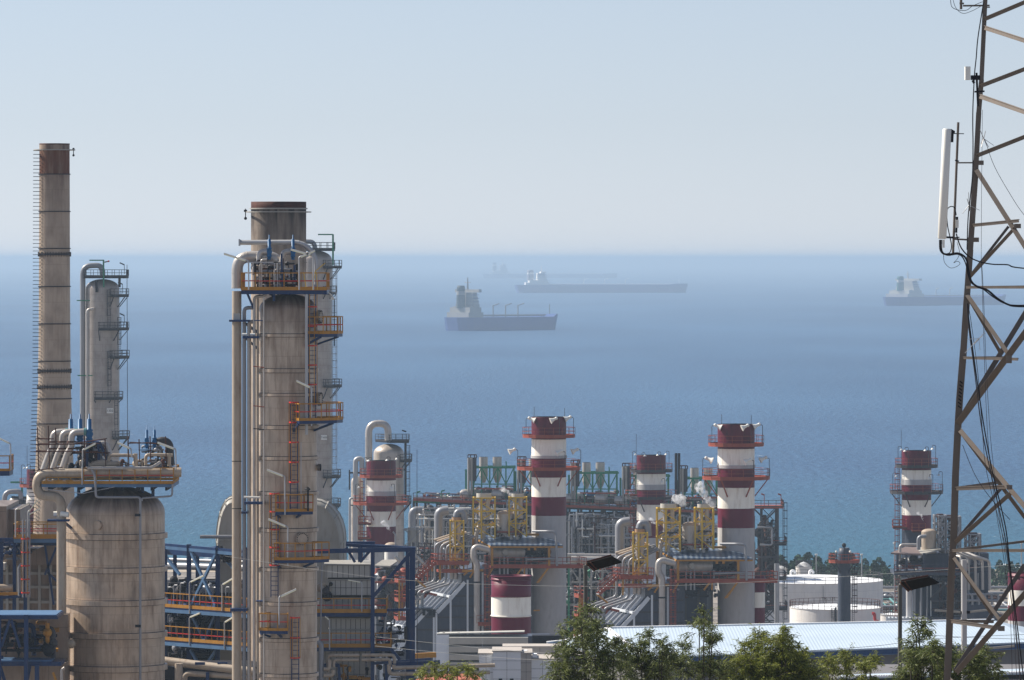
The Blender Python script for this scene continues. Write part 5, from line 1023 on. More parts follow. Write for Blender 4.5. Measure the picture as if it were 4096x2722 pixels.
# green-topped modules with silos and drums
mods = [(1868, 1828, 'leftmost'), (2066, 1836, 'second from the left'), (2280, 1850, 'third'), (2486, 1862, 'fourth'), (2712, 1872, 'rightmost')]
labs = ["green framed vent deck farthest left, with one dark and two pale silos above the rack", "green framed vent deck half hidden behind the centre stack's left side", "green framed vent deck with two pale silos, right of the centre stack", "green framed vent deck peeping out left of the shorter middle stack", "green framed vent deck with twin black flues, left of the right tall stack"]
for i, (mx_, mt_, nm) in enumerate(mods):
    base = ytop(mx_) - 4; o = thing("vent_deck", labs[i], "vent deck", Q(mx_ + 90, base), "green framed vent decks")
    b = MB(M['green']); zt = Q(1, mt_ + 42).z; zb = Q(1, base).z; xa, xb = Q(mx_ + 26, 1).x, Q(mx_ + 188, 1).x
    for j in range(6):
        x_ = xa + (xb - xa) * j / 5
        for off in (-1, 4): b.bar((x_, DP + off, zt), (x_, DP + off, zb), .24)
        if j < 5:
            x2 = xa + (xb - xa) * (j + 1) / 5; z1, z0 = zt, (zt + zb) / 2
            b.bar((x_, DP - 1, z1 if j % 2 else z0), (x2, DP - 1, z0 if j % 2 else z1), .2)
    for off in (-1, 4): b.bar((xa - .5, DP + off, zt), (xb + .3, DP + off, zt), .3, .35)
    b.bar((xa, DP - 1, (zt + zb) / 2), (xb, DP - 1, (zt + zb) / 2), .2); b.bar(Q(mx_ - 4, mt_ + 50, -1), Q(mx_ - 4, base, -1), .35); b.bar(Q(mx_ + 158, mt_ + 42, -1), Q(mx_ + 156, mt_ + 18, -1), .2); b.build("frame", o)
    for j, (dx, w_, m_) in enumerate(((66, 17, 'panel'), (121, 18, 'panel'))):
        b = MB(M['pipe']); q = Q(mx_ + dx, 1, 1); rr = w_ * DP / F; b.cyl((q.x, q.y), rr, Q(1, mt_ + 78).z, Q(1, mt_ + 2).z, 24); b.use(M['dark']).cyl((q.x, q.y), rr * .92, Q(1, mt_ + 2).z, Q(1, mt_ + 1).z, 24); b.use(M['pipe']).lathe([(rr * .4, Q(1, mt_ + 105).z), (rr, Q(1, mt_ + 78).z)], (q.x, q.y), 20); b.build("silo", o)
    b = MB(M['dpipe']); q = Q(mx_ + 22, 1, -1); rr = 16 * DP / F; b.cyl((q.x, q.y), rr, Q(1, mt_ + 95).z, Q(1, mt_ + 2).z, 20)
    q2 = Q(mx_ + 2, 1, -2); b.use(M['duct']).cyl((q2.x + .2, q2.y), 4.5 * DP / F, zb, Q(1, mt_ + 4).z, 12); b.cyl((q2.x + .75, q2.y), 4.5 * DP / F, zb, Q(1, mt_ + 4).z, 12)
    b.use(M['rust']).bar(Q(mx_ + 4, mt_ - 8, -1), Q(mx_ + 38, mt_ - 8, -1), .2); 
    for dx in (4, 14, 30, 38): b.bar(Q(mx_ + dx, mt_ - 8, -1), Q(mx_ + dx, mt_ + 6, -1), .18)
    if i == 4:
        for dx in (-8, 4): b.use(M['dark']).cyl((Q(mx_ + dx, 1, -2).x, DP - 2), 5.5 * DP / F, zb, Q(1, mt_ - 60).z, 12)
    b.build("silo", o)
    for dx, rr in ((-28, 21), (100, 26)):
        b = MB(M['pipe']); q = Q(mx_ + dx, base - 25, -2); r_ = rr * DP / F; b.tube([q + Vector((0, 0, 0)), q + Vector((.5, 0, 0)), q + Vector((1.2, 1, 0)), q + Vector((3.2, 4, 0))], r_, 16, radii=[r_ * .5, r_ * .9, r_, r_]); b.build("drum", o)
    b = MB(M['orange']); b.bar(Q(mx_ + 40, base - 48, -2.5), Q(mx_ + 185, base - 46, -2.5), .2, .25); clutter(b, Q(mx_ + 10, base - 5, -2), Q(mx_ + 190, base - 60, 4), 46, [M['dark'], M['orange'], M['dpipe'], M['gpipe'], M['valve'], M['rust']], (.08, .25), 70 + i); b.build("deck_piping", o)
# looped columns behind shorter left stack
D = 1000.0
t, c, r = far_column(1555, 61, D, 1815, 1776, "pale domed column with a big looped pipe on top, behind the shorter left stack", plats=((-40, 30, 1842, 1.4), (-30, 30, 2010, 1.3)), col=(0.40, 0.38, 0.36))
platform(t, [(X(1560, D), D - 3), (X(1636, D), D - 3), (X(1636, D), D + 3), (X(1500, D), D + 3)], Z(1764, D), th=.3, deck=M['dark'], post=M['dpipe'], mid=M['dpipe'], toe=M['dpipe'], t=.08)
b = MB(M['pipe']); b.pipe([P(1475, 2300, D - 2), P(1475, 1695, D - 2), P(1552, 1695, D - 2), P(1553, 1762, D - 2)], .62, 1.65, 18); b.build("overhead_pipe", t)
b = MB(M['dark']); b.bar(P(1622, 2010, D - 2), P(1622, 1770, D - 2), .4); b.tube([P(1625, 1765, D - 2), P(1625, 1735, D - 2)], .06, 5); b.bar(P(1608, 1722, D - 2), P(1625, 1728, D - 2), .25); b.build("support_post", t)
cage_ladder(t, X(1632, D), D - 2.5, Z(2010, D), Z(1780, D), .6, railm=M['dpipe'], cage=M['dpipe'], hoop=M['dpipe'])
t, c, r = far_column(1428, 24, D, 1930, 1905, "slim pale column with a white looped pipe, right of the ribbed flue duct", col=(0.42, 0.40, 0.38))
b = MB(M['galv']); b.pipe([P(1422, 2300, D - 2), P(1422, 1838, D - 2), P(1447, 1834, D - 2), P(1449, 1900, D - 2)], .45, 1.0, 14); b.pipe([P(1399, 2300, D - 2), P(1399, 1995, D - 2), P(1415, 1993, D - 2)], .2, .5, 10); b.build("overhead_pipe", t)
b = MB(M['dpipe']); b.bar(P(1396, 1892, D - 2), P(1440, 1892, D - 2), .3); b.bar(P(1398, 1880, D - 2), P(1398, 1960, D - 2), .25); b.bar(P(1402, 2022, D - 2), P(1418, 2022, D - 2), .2); b.build("support_post", t)
t, c, r = far_column(55, 20, 940, 2010, 1990, "small pale looped-pipe column at the left edge, beside the banded stack", col=(0.38, 0.36, 0.34))
b = MB(M['gpipe']); b.pipe([P(18, 2300, 938), P(18, 1968, 938), P(82, 1966, 938), P(84, 1995, 938)], .42, 1.2, 14); b.build("overhead_pipe", t)
b = MB(M['green']); b.bar(P(42, 1930, 938), P(80, 1930, 938), .3); b.bar(P(88, 1995, 938), P(88, 1930, 938), .3); b.use(M['dark']).bar(P(46, 1990, 938), P(110, 1992, 938), .4); clutter(b, P(45, 2080, 938), P(140, 1995, 944), 40, [M['dark'], M['orange'], M['rust'], M['dpipe']], (.1, .4), 81); b.build("deck_piping", t)
# grey lattice towers and shed left of the pipe rack
D = 900.0
for x0, x1, pt, pb, lab in ((1615, 1690, 2118, 2330, "grey lattice vent tower behind the blue frame, left one"), (1705, 1750, 2192, 2330, "low grey lattice vent tower left of the orange stairs")):
    t = thing("silencer_tower", lab, "silencer tower", (X((x0 + x1) / 2, D), D, ground(D)), "grey lattice vent towers")
    b = MB(M['gpipe']); tower_frame(b, X(x0, D), X(x1, D), D - 1.5, D + 1.5, Z(pb + 60, D), Z(pt, D), 4, .2, brw=.14); b.build("frame", t)
    b = MB(M['duct']); b.cyl((X((x0 + x1) / 2, D), D), (x1 - x0) * .3 * D / F, Z(pt + 70, D), Z(pt - 7, D), 16); b.build("silencer", t)
    for px in (x0, x1): 
        b = MB(M['gpipe']); b.bar(P(px, pb, D), (X(px, D), D, ground(D)), .3); b.build("leg", t)
t = thing("domed_tank", "cream tank with rusty domed top and a wisp of steam, below the shorter left stack", "tank", (X(1565, 880), 880, ground(880)))
b = MB(M['lamp']); c_ = (X(1565, 880), 880); b.lathe([(1.05, ground(880)), (1.05, Z(2185, 880))], c_, 28); b.use(MATS["rusty_dome"]).lathe([(1.05, Z(2185, 880))] + dome(1.05, .6, Z(2185, 880)), c_, 28); b.build("shell", t)
b = MB(M['gpipe']); b.pipe([P(1582, 2185, 879), P(1582, 2140, 879), P(1572, 2128, 879)], .12, seg=8); b.build("vent_pipe", t)
t = thing("boiler_house", "hazy grey boiler with pale canopy roof and rusty pipework, seen through the blue frame", "boiler", (X(1560, 870), 870, ground(870)))
D = 870.0; b = MB(M['duct']); b.poly([P(1497, 2262, D), P(1530, 2240, D + 5), P(1600, 2238, D + 5), P(1560, 2265, D)], (0, 0, -.2)); b.build("roof", t)
b = MB(M['dark']); clutter(b, P(1500, 2500, D), P(1640, 2270, D + 8), 130, [M['dark'], M['casing'], M['rust'], M['dpipe'], M['gpipe'], M['orange']], (.1, .5), 82); b.use(M['casing']).box(X(1500, D), X(1640, D), D + 8.5, D + 9, ground(D), Z(2275, D))
b.use(M['orange']).bar(P(1500, 2330, D - .5), P(1600, 2330, D - .5), .3)
for i in range(3): b.use(M['pipe']).tube([P(1580 + i * 40, 2228 - i * 4, D - 1), P(1625 + i * 40, 2268 - i * 2, D - 1)], .25, 8)
b.build("boiler_piping", t)
# dark gantry right of the right tall stack
D = 985.0
t = thing("steel_structure", "open rusty grey stair tower with caged ladder, right of the right tall stack", "steel structure", (X(3075, D), D, ground(D)))
b = MB(M['dpipe']); tower_frame(b, X(3010, D), X(3108, D), D - 3, D + 4, ground(D), Z(2030, D), 6, .35, brw=.25); tower_frame(b, X(3045, D), X(3108, D), D - 3, D + 2, ground(D), Z(2030, D), 9, .22, brw=.14); b.build("frame", t)
b = MB(M['dark']); clutter(b, P(3015, 2460, D - 2), P(3100, 2060, D + 3), 110, [M['dark'], M['dpipe'], M['gpipe'], M['casing'], M['rust']], (.1, .35), 83); b.use(M['gpipe']).pipe([P(3030, 2110, D - 4), P(3088, 2110, D - 4), P(3088, 2180, D - 4), P(3040, 2180, D - 4)], .18, .4, 8)
b.use(M['gpipe']).tube([P(3107, 2540, D - 5), P(3107, 2255, D - 5)], .45, 14); b.build("tower_piping", t)
for py, x0, x1 in ((2024, 3010, 3130), (2172, 3085, 3142), (2310, 3060, 3140), (2430, 3060, 3145)):
    platform(t, [(X(x0, D), D - 4), (X(x1, D), D - 4), (X(x1, D), D + 4), (X(x0, D), D + 4)], Z(py, D), edges=[(0, 1, 2)], deck=M['dark'] if py > 2050 else M['orange'], post=M['dpipe'], mid=M['orange'], toe=M['dpipe'], t=.09, th=.3)
cage_ladder(t, X(3132, D), D - 2, Z(2520, D), Z(2010, D), .8, (1, -.3), railm=M['dark'], cage=M['dark'], hoop=M['dark'], rung=M['dark'], hs=1.3)
b = MB(M['orange'])
for px in (3045, 3112): b.bar(P(px, 1976, D), P(px + 12, 1981, D), .25); b.tube([P(px + 12, 1980, D), P(px + 12, 2024, D)], .06, 5)
b.build("lamp_mast", t)
for (x0, y0, x1, y1, D_, n_, sd_, nm, lab) in ((1640, 2440, 1780, 2170, 870, 120, 111, "pipework", "rusty and silver tangle of pipes and rails left of the bent boiler pipes"), (2020, 2130, 2130, 2100, 800, 30, 112, "pipework", "small silver pipes around the upright tank left of the centre stack")):
    t = thing("pipe_tangle", lab, nm, (X((x0 + x1) / 2, D_), D_, Z(y0, D_)), "pipe tangles")
    b = MB(M['galv']); clutter(b, P(x0, y0, D_), P(x1, y1, D_ + 8), n_, [M['galv'], M['pipe'], M['orange'], M['rust'], M['dpipe'], M['dark'], M['gpipe']], (.05, .2), sd_)
    for k in range(6): x_ = x0 + (x1 - x0) * (k + .5) / 6; b.use(M['dpipe']).bar(P(x_, y0, D_), P(x_, y1, D_), .2)
    b.build("pipe_run", t)
# pipe bridge between stacks with fat horizontal duct
D = 830.0
t = thing("pipe_bridge", "green grey pipe bridge carrying a fat pale pipe, between the two tall stacks", "steel structure", (X(2370, D), D, ground(D)))
b = MB(M['pipe']); b.tube([P(2285, 2240, D), P(2480, 2243, D)], .55, 14); b.tube([P(2270, 2222, D + 3), P(2540, 2225, D + 3)], .3, 10); b.build("pipe", t)
b = MB(M['duct'])
for px in (2275, 2320, 2365, 2410, 2455, 2500):
    b.use(M['green'] if px in (2275,) else M['duct']).bar(P(px, 2256, D), (X(px, D), D, ground(D)), .3)
    b.use(M['duct']).bar(P(px, 2260, D), P(px + 45, 2330, D), .18)
b.bar(P(2265, 2256, D), P(2530, 2258, D), .25); b.bar(P(2265, 2330, D), P(2530, 2332, D), .25); b.bar(P(2265, 2420, D), P(2530, 2420, D), .25); b.build("frame", t)
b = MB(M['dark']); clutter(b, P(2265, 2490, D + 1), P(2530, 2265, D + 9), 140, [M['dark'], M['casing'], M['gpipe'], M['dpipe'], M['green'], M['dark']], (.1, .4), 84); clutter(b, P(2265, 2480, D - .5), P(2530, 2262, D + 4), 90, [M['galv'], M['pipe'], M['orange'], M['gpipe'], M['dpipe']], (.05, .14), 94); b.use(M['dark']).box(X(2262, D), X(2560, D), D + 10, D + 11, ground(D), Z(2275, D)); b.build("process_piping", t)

# ================= right unit (below the shorter right stack) =================
D = 790.0
t = thing("machinery_shelter", "weathered grey gabled roof over a dark boiler deck, left of the lattice mast", "shelter", (X(3700, D), D, ground(D)))
b = MB(M['duct']); b.use(paint("old_roof", (0.17, 0.13, 0.12), .7, stain=(0.12, 0.04, 0.03))).poly([P(3563, 2212, D - 3), P(3688, 2218, D - 3), P(3685, 2190, D + 3), P(3620, 2188, D + 4)], (0, 0, -.2)); b.use(M['duct']).poly([P(3688, 2217, D - 3), P(3765, 2196, D - 1), P(3745, 2190, D + 3), P(3650, 2189, D + 4)], (0, 0, -.2)); b.build("roof", t)
b = MB(M['casing']); z1 = Z(2218, D)
for px in (3590, 3626, 3697): b.bar(P(px, 2214, D - 2.8), P(px, 2285, D - 2.8), .35)
b.build("support_post", t)
platform(t, [(X(3570, D), D - 3.5), (X(3850, D), D - 3.5), (X(3960, D), D + 3), (X(3570, D), D + 5)], Z(2285, D), edges=[(0, 1, 2)], deck=M['casing'], post=M['casing'], mid=M['orange'], toe=M['rust'], th=.4, t=.09)
b = MB(M['casing']); b.box(X(3650, D), X(3950, D), D - 1, D + 8, ground(D), Z(2290, D)); b.box(X(3690, D), X(3955, D), D + 0, D + 8, Z(2290, D), Z(2215, D)); b.build("casing", t)
b = MB(M['conc'])
for px, w_, m_ in ((3632, 24, 'conc'), (3653, 12, 'gpipe'), (3680, 10, 'gpipe'), (3704, 6, 'gpipe'), (3719, 4, 'lamp'), (3868, 10, 'gpipe'), (3905, 10, 'gpipe')): b.use(M[m_]).cyl((X(px, D), D - 2.2), w_ / 2 * D / F, ground(D), Z(2290, D), 14)
b.build("support_column", t)
b = MB(M['dark']); clutter(b, P(3605, 2350, D - 3), P(3870, 2290, D), 60, [M['dark'], M['dpipe'], M['gpipe'], M['orange']], (.06, .2), 91); clutter(b, P(3590, 2284, D - 1), P(3700, 2225, D + 3), 40, [M['dark'], M['dpipe'], M['lamp'], M['orange']], (.06, .25), 92); clutter(b, P(3730, 2500, D - 3), P(3840, 2320, D), 60, [M['dark'], M['dpipe'], M['gpipe'], M['rust']], (.06, .2), 93); b.build("machinery", t)
b = MB(M['dpipe'])
for a_, c_ in (((3605, 2290), (3650, 2330)), ((3640, 2290), (3690, 2350)), ((3720, 2400), (3775, 2345)), ((3700, 2290), (3725, 2340))): b.bar(P(*a_, D - 3), P(*c_, D - 3), .3)
for py in (2405, 2440, 2470): b.bar(P(3725, py, D - 3.5), P(3850, py, D - 3.5), .25)
b.build("frame_beam", t)
b = MB(M['pipe'])
for i in range(5):
    x0 = 3735 + i * 28; b.pipe([P(x0, 2192 + i * 3, D + 2 - i), P(x0 + 65, 2222 + i * 2, D - i), P(x0 + 110, 2228 + i * 4, D - 2 - i * .3), P(x0 + 112, 2360, D - 2 - i * .3)], .2, .5, 9)
b.pipe([P(3600, 2240, D - 2), P(3600, 2180, D - 2), P(3665, 2180, D - 2)], .2, .5, 9); b.build("riser_pipe", t)
b = MB(M['gpipe'])
for i in range(5): b.pipe([P(3862 + i * 26, 2378, D - 4), P(3888 + i * 26, 2376, D - 4), P(3890 + i * 26, 2420, D - 4)], .17, .5, 9)
b.tube([P(3860, 2402, D - 4), P(4000, 2404, D - 4)], .2, 9); b.build("header_pipe", t)
b = MB(M['casing']); b.poly([P(3860, 2418, D - 4), P(3960, 2418, D - 4), P(4010, 2470, D - 4), P(4020, 2560, D - 4), P(3700, 2560, D - 4), P(3700, 2470, D - 4), P(3845, 2470, D - 4)], (0, 6, 0)); b.use(M['caslt']); 
for i in range(11): b.bar(P(3548 + i * 14, 2468, D - 4.5), P(3548 + i * 14, 2490, D - 4.5), .25)
b.box(X(3543, D), X(3700, D), D - 4.3, D - 2, ground(D), Z(2464, D)); b.build("lower_casing", t)
t = thing("vertical_drum", "tan upright tank with bent side pipe and steam above it, on the grey shelter roof", "tank", (X(3718, D), D + 1, Z(2200, D)))
b = MB(M['tan']); c_ = (X(3718, D), D + 1); b.lathe([(1.05, Z(2215, D)), (1.05, Z(2130, D))], c_, 28); b.use(MATS["rusty_dome"]).lathe([(1.05, Z(2130, D))] + dome(1.05, .45, Z(2130, D)), c_, 28); b.build("shell", t)
b = MB(M['gpipe']); b.pipe([P(3674, 2200, D - .5), P(3674, 2148, D - .5), P(3705, 2146, D - .5)], .27, .7, 12); b.build("side_pipe", t)
for x0, x1, pt, pb, lab in ((3742, 3788, 2065, 2195, "dark lattice vent tower just left of the lattice mast leg"), (3768, 3845, 2070, 2215, "tall grey lattice vent tower right behind the lattice mast leg"), (3868, 3925, 2140, 2260, "low rust-capped grey lattice vent tower right of the lattice mast leg")):
    t = thing("silencer_tower", lab, "silencer tower", (X((x0 + x1) / 2, D + 3), D + 3, Z(pb, D)), "grey lattice vent towers")
    b = MB(M['gpipe']); tower_frame(b, X(x0, D), X(x1, D), D + 1, D + 4, Z(pb, D), Z(pt, D), 4, .2, brw=.14); tower_frame(b, X(x0 + 14, D), X(x1 - 8, D), D, D + 3, Z(pb, D), Z(pt, D), 4, .16, brw=.12); b.build("frame", t)
    b = MB(M['rust']); b.cyl((X((x0 + x1) / 2, D), D + 2.4), (x1 - x0) * .3 * D / F, Z(pt + 12, D), Z(pt - 6, D), 16); b.use(M['dpipe']).cyl((X((x0 + x1) / 2, D), D + 2.4), .3, Z(pb, D), Z(pt + 12, D), 10); b.build("silencer", t)
# ================= storage tanks, shore, ships =================
TK = cladding("tank_shell", (0.66, 0.68, 0.70), 12, 6, 1.9, stain=(.5, .42, .36), stain_amt=.3, grime=(.6, .6, .6), seam=.02, rough=.5, metal=0)
def tank(px, D, rp, prim, label, name="storage_tank", group="white storage tanks", railm='dpipe', roof_rise=None, text=None):
    s = F / D; r = rp / s; c = (X(px, D), D); g = ground(D); zr = Z(prim, D - r)
    t = thing(name, label, "storage tank", (c[0], c[1], g), group)
    b = MB(TK); b.lathe([(r, g), (r, zr)], c, 96); b.lathe([(r, zr - .02), (r + .08, zr - .02), (r + .08, zr + .04), (r, zr + .04)], c, 96, False); b.build("shell", t)
    b = MB(M['roofw']); rise = roof_rise if roof_rise is not None else r * .07; b.lathe([(r, zr + .04), (r * .5, zr + rise * .7), (.001, zr + rise)], c, 96); b.build("roof", t)
    n = 44; pts = [(c[0] + r * math.cos(2 * math.pi * k / n), c[1] + r * math.sin(2 * math.pi * k / n), zr + .04) for k in range(n)]
    b = MB(M[railm]); rail(b, pts, 1.1, 3.2, M[railm], M[railm], None, .07, closed=True); b.build("handrail", t)
    return t, c, r, zr
t1, c1, r1, z1 = tank(3245, 1050, 286, 2337, "largest white tank with black lettering, behind the grey shaft with the orange gallery")
b = MB(M['galv']); q = Vector((c1[0] + 2.2, c1[1] - r1 - .15, 0)); q = P(3293, 2345, c1[1] - r1 - .1); b.bar(q, q - Vector((0, 0, 4)), .12); b.build("sounding_pipe", t1)
text_part(t1, "TK- 135", (X(3314, 1050 - r1), c1[1] - r1 - .05, Z(2396, 1050 - r1)), .75, M['black'])
t2_, c2, r2_, z2 = tank(3340, 960, 181, 2441, "smaller white tank in front of the largest one, with a red bent foam pipe", railm='rust')
b = MB(M['red']); Dm = c2[1] - r2_ + 1.5; b.pipe([P(3488, 2455, Dm - 3.5), P(3498, 2455, Dm - 3.5), P(3500, 2480, Dm - 3.5)], .25, .5, 12); b.box(X(3491, Dm), X(3509, Dm), Dm - 3.8, Dm - 3.2, Z(2480, Dm), Z(2475, Dm)); b.build("foam_pipe", t2_)
b = MB(M['dpipe']); Dm = c2[1] - r2_ - .4; b.bar(P(3343, 2495, Dm), P(3343, 2430, Dm), .3); b.build("gauge_pipe", t2_); cage_ladder(t2_, X(3333, Dm), Dm, Z(2520, Dm), Z(2435, Dm), .5, railm=M['dpipe'], cage=M['dpipe'], hoop=M['dpipe'])
tank(3575, 1000, 60, 2462, "low white tank partly cut off between the smaller tank and the near street lamp", railm='rust')
t3_, c3, r3_, z3 = tank(3215, 1090, 32, 2270, "small pale domed vessel behind the largest white tank", "storage_vessel", "small vessels behind the tanks", roof_rise=1.0)
t4_, c4, r4_, z4 = tank(3118, 1090, 30, 2276, "small white cylinder just left of the domed vessel behind the largest tank", "storage_vessel", "small vessels behind the tanks", roof_rise=.6)
for px, lab in ((3164, "white curved roof vent in the middle of the largest tank's far rim"), (3238, "white curved roof vent farther right on the largest tank's far rim")):
    b = MB(M['tank']); D = 1050 + 6; b.pipe([P(px, 2308, D), P(px, 2284, D), P(px + 14, 2284, D), P(px + 15, 2296, D)], .25, .7, 10); tag(b.build("roof_vent"), lab, "vent", "curved roof vents")
# grey shaft with orange gallery
D = 890.0; s_ = F / D; c = (X(3377, D), D); r = 25.5 / s_; g = ground(D)
t = thing("flue_shaft", "slim dark grey shaft with orange gallery, in front of the white tanks", "chimney", (c[0], c[1], g))
b = MB(M['casing']); b.lathe([(r, g), (r, Z(2240, D)), (r * .98, Z(2215, D)), (r * .8, Z(2192, D)), (r * .7, Z(2192, D)), (r * .7, Z(2230, D))], c, 40); b.build("shaft", t)
arc_platform(t, c, r, 62 / s_, 0, 360, Z(2244, D), n=14, th=.3, deck=M['orange'], post=M['orange'], mid=M['orange'], toe=M['orange'], t=.08, brace=3, brmat=M['dark'])
cage_ladder(t, c[0] + r + .4, D - .3, Z(2500, D), Z(2250, D), .6, (1, -.6), railm=M['dark'], cage=M['dark'], hoop=M['rust'], rung=M['dark'], hs=.8)
b = MB(M['dark']); b.tube([P(3378, 2240, D - 1.2), P(3378, 2178, D - 1.2)], .06, 6); b.ball(P(3376, 2182, D - 1.2), .35, 8); b.use(M['lamp']); b.ball(P(3345, 2208, D - 2), .18, 8); b.ball(P(3401, 2208, D - 2), .2, 8); b.use(M['dark']).bar(P(3347, 2240, D - 2), P(3347, 2206, D - 2), .12); b.bar(P(3400, 2240, D - 2), P(3400, 2206, D - 2), .1); b.build("beacon", t)
# shore trees
lf = paint("pine_leaf", (0.035, 0.075, 0.04), .9, var=.4, scale=.5)
bk = paint("bark", (0.06, 0.05, 0.04), .9, var=.3)
def shore_tree(x, y, h, w, rg):
    t = thing("shore_tree", "", "tree", (x, y, ground(y)), "trees along the shore"); g = ground(y)
    b = MB(bk); b.tube([(x, y, g - .3), (x, y, g + h * .8)], .2, 6, radii=[.25, .08]); b.build("trunk", t)
    b = MB(lf)
    for k in range(int(260)):
        u = rg.random() ** .8; z = g + h * (.08 + .92 * u); rr = w * .62 * (1 - u ** 2.2 * .8) * (.45 + .7 * rg.random()); a = rg.random() * 6.283; p = Vector((x + rr * math.cos(a), y + rr * math.sin(a), z)); s = rg.uniform(.25, .6)
        n1 = Vector((rg.uniform(-1, 1), rg.uniform(-1, 1), rg.uniform(-1, 1))).normalized(); n2 = n1.cross(Vector((rg.uniform(-1, 1), rg.uniform(-1, 1), rg.uniform(-1, 1)))).normalized()
        b.add([p - n1 * s, p + n2 * s * .6, p + n1 * s * .9, p - n2 * s * .5], [(0, 1, 2, 3)])
    b.build("crown", t); return t
rg = random.Random(77); proto = []
lab = "dark green shore tree behind the largest white tank"
for k in range(5):
    pr_ = shore_tree(X(3150 + k * 70, 1170), 1190 + (k % 2) * 8, 5.6 + k * .25, 3.2, rg); pr_["label"] = lab; proto.append(pr_)
for k in range(125):
    o = copy_tree(proto[k % 5]); px = 3050 + rg.random() * 1060; y = 1178 + rg.random() * 56; o.location = (X(px, y), y, ground(y)); s = rg.uniform(.65, 1.05)
    s *= .82 if px < 3330 else .58
    if rg.random() < .12: s *= 1.25
    o.scale = (s * 1.1, s * 1.1, s); o.rotation_euler.z = rg.random() * 6; o["label"] = lab if px < 3330 else "low dark green shore tree right of the grey shaft" if px < 3780 else "low dark green shore tree seen behind and right of the lattice mast"
hg = MB(lf)
for k in range(2600):
    px = 3000 + rg.random() * 1150; y = 1172 + rg.random() * 66; p = Vector((X(px, y), y, 1.5 + rg.random() ** 1.5 * 1.6)); s = rg.uniform(.3, .8)
    n1 = Vector((rg.uniform(-1, 1), rg.uniform(-1, 1), rg.uniform(-1, 1))).normalized(); n2 = n1.cross(Vector((rg.uniform(-1, 1), rg.uniform(-1, 1), rg.uniform(-1, 1)))).normalized()
    hg.add([p - n1 * s, p + n2 * s * .6, p + n1 * s * .9, p - n2 * s * .5], [(0, 1, 2, 3)])
o = hg.build("undergrowth"); o["kind"] = "stuff"; o["label"] = "dark green undergrowth between the shore trees"; o["category"] = "undergrowth"
for px, lab in ((3265, "thin grey lamp mast rising from the shore trees behind the largest tank"), (3447, "thin grey lamp mast right of the grey shaft"), (3578, "thin white-headed lamp mast left of the rightmost shelter roof"), (4086, "thin white-headed lamp mast by the right edge")):
    D = 1090; b = MB(M['galv']); b.tube([(X(px, D), D, ground(D)), P(px, 2174 if px > 3500 else 2220, D)], .12, 6); b.use(M['lamp']).box(X(px - 5, D), X(px + 5, D), D - .3, D + .3, Z(2176 if px > 3500 else 2222, D), Z(2170 if px > 3500 else 2217, D)); tag(b.build("lamp_mast"), lab, "lamp mast", "distant lamp masts")
# pipe field behind tanks
t = thing("pipe_field", "rusty low pipe field and grey pipes behind the small tanks, under the shore trees", "pipework", (X(3600, 1060), 1060, 1.5))
b = MB(M['dpipe']); clutter(b, (X(3525, 1080), 1080, 1.6), (X(4140, 1080), 1150, 2.9), 120, [M['rust'], M['dpipe'], M['gpipe'], M['galv'], M['teal']], (.1, .3), 95); b.build("pipe_run", t)
b = MB(M['gpipe'])
for y_ in (1100, 1145, 1165): b.tube([(X(3520, y_), y_, 2.6), (X(4140, y_), y_, 2.6)], .3, 8)
b.build("header_pipe", t)
# breaking wave lines by the beach
foam = paint("foam", (0.8, 0.82, 0.82), .8, var=.1)
b = MB(foam)
for px, y, L in ((4060, 1268, 2.2), (3995, 1262, 2.4), (4070, 1285, 3.0), (3945, 1275, 1.5), (3120, 1300, 1.0), (3180, 1282, .8), (4010, 1300, 1.2)):
    x = X(px, y); n = 12; vs = []
    for i in range(n + 1): u = i / n; w_ = .45 * math.sin(math.pi * u) * (1 + .4 * math.sin(u * 17 + px)); vs += [(x + (u - .5) * 2 * L, y - w_ + math.sin(u * 5) * .3, .05), (x + (u - .5) * 2 * L, y + w_ * 1.6 + math.sin(u * 5) * .3, .12)]
    b.add(vs, [(2 * i, 2 * i + 2, 2 * i + 3, 2 * i + 1) for i in range(n)])
o = b.build("foam"); o["kind"] = "stuff"; o["label"] = "white broken foam on the water by the shore"; o["category"] = "foam"
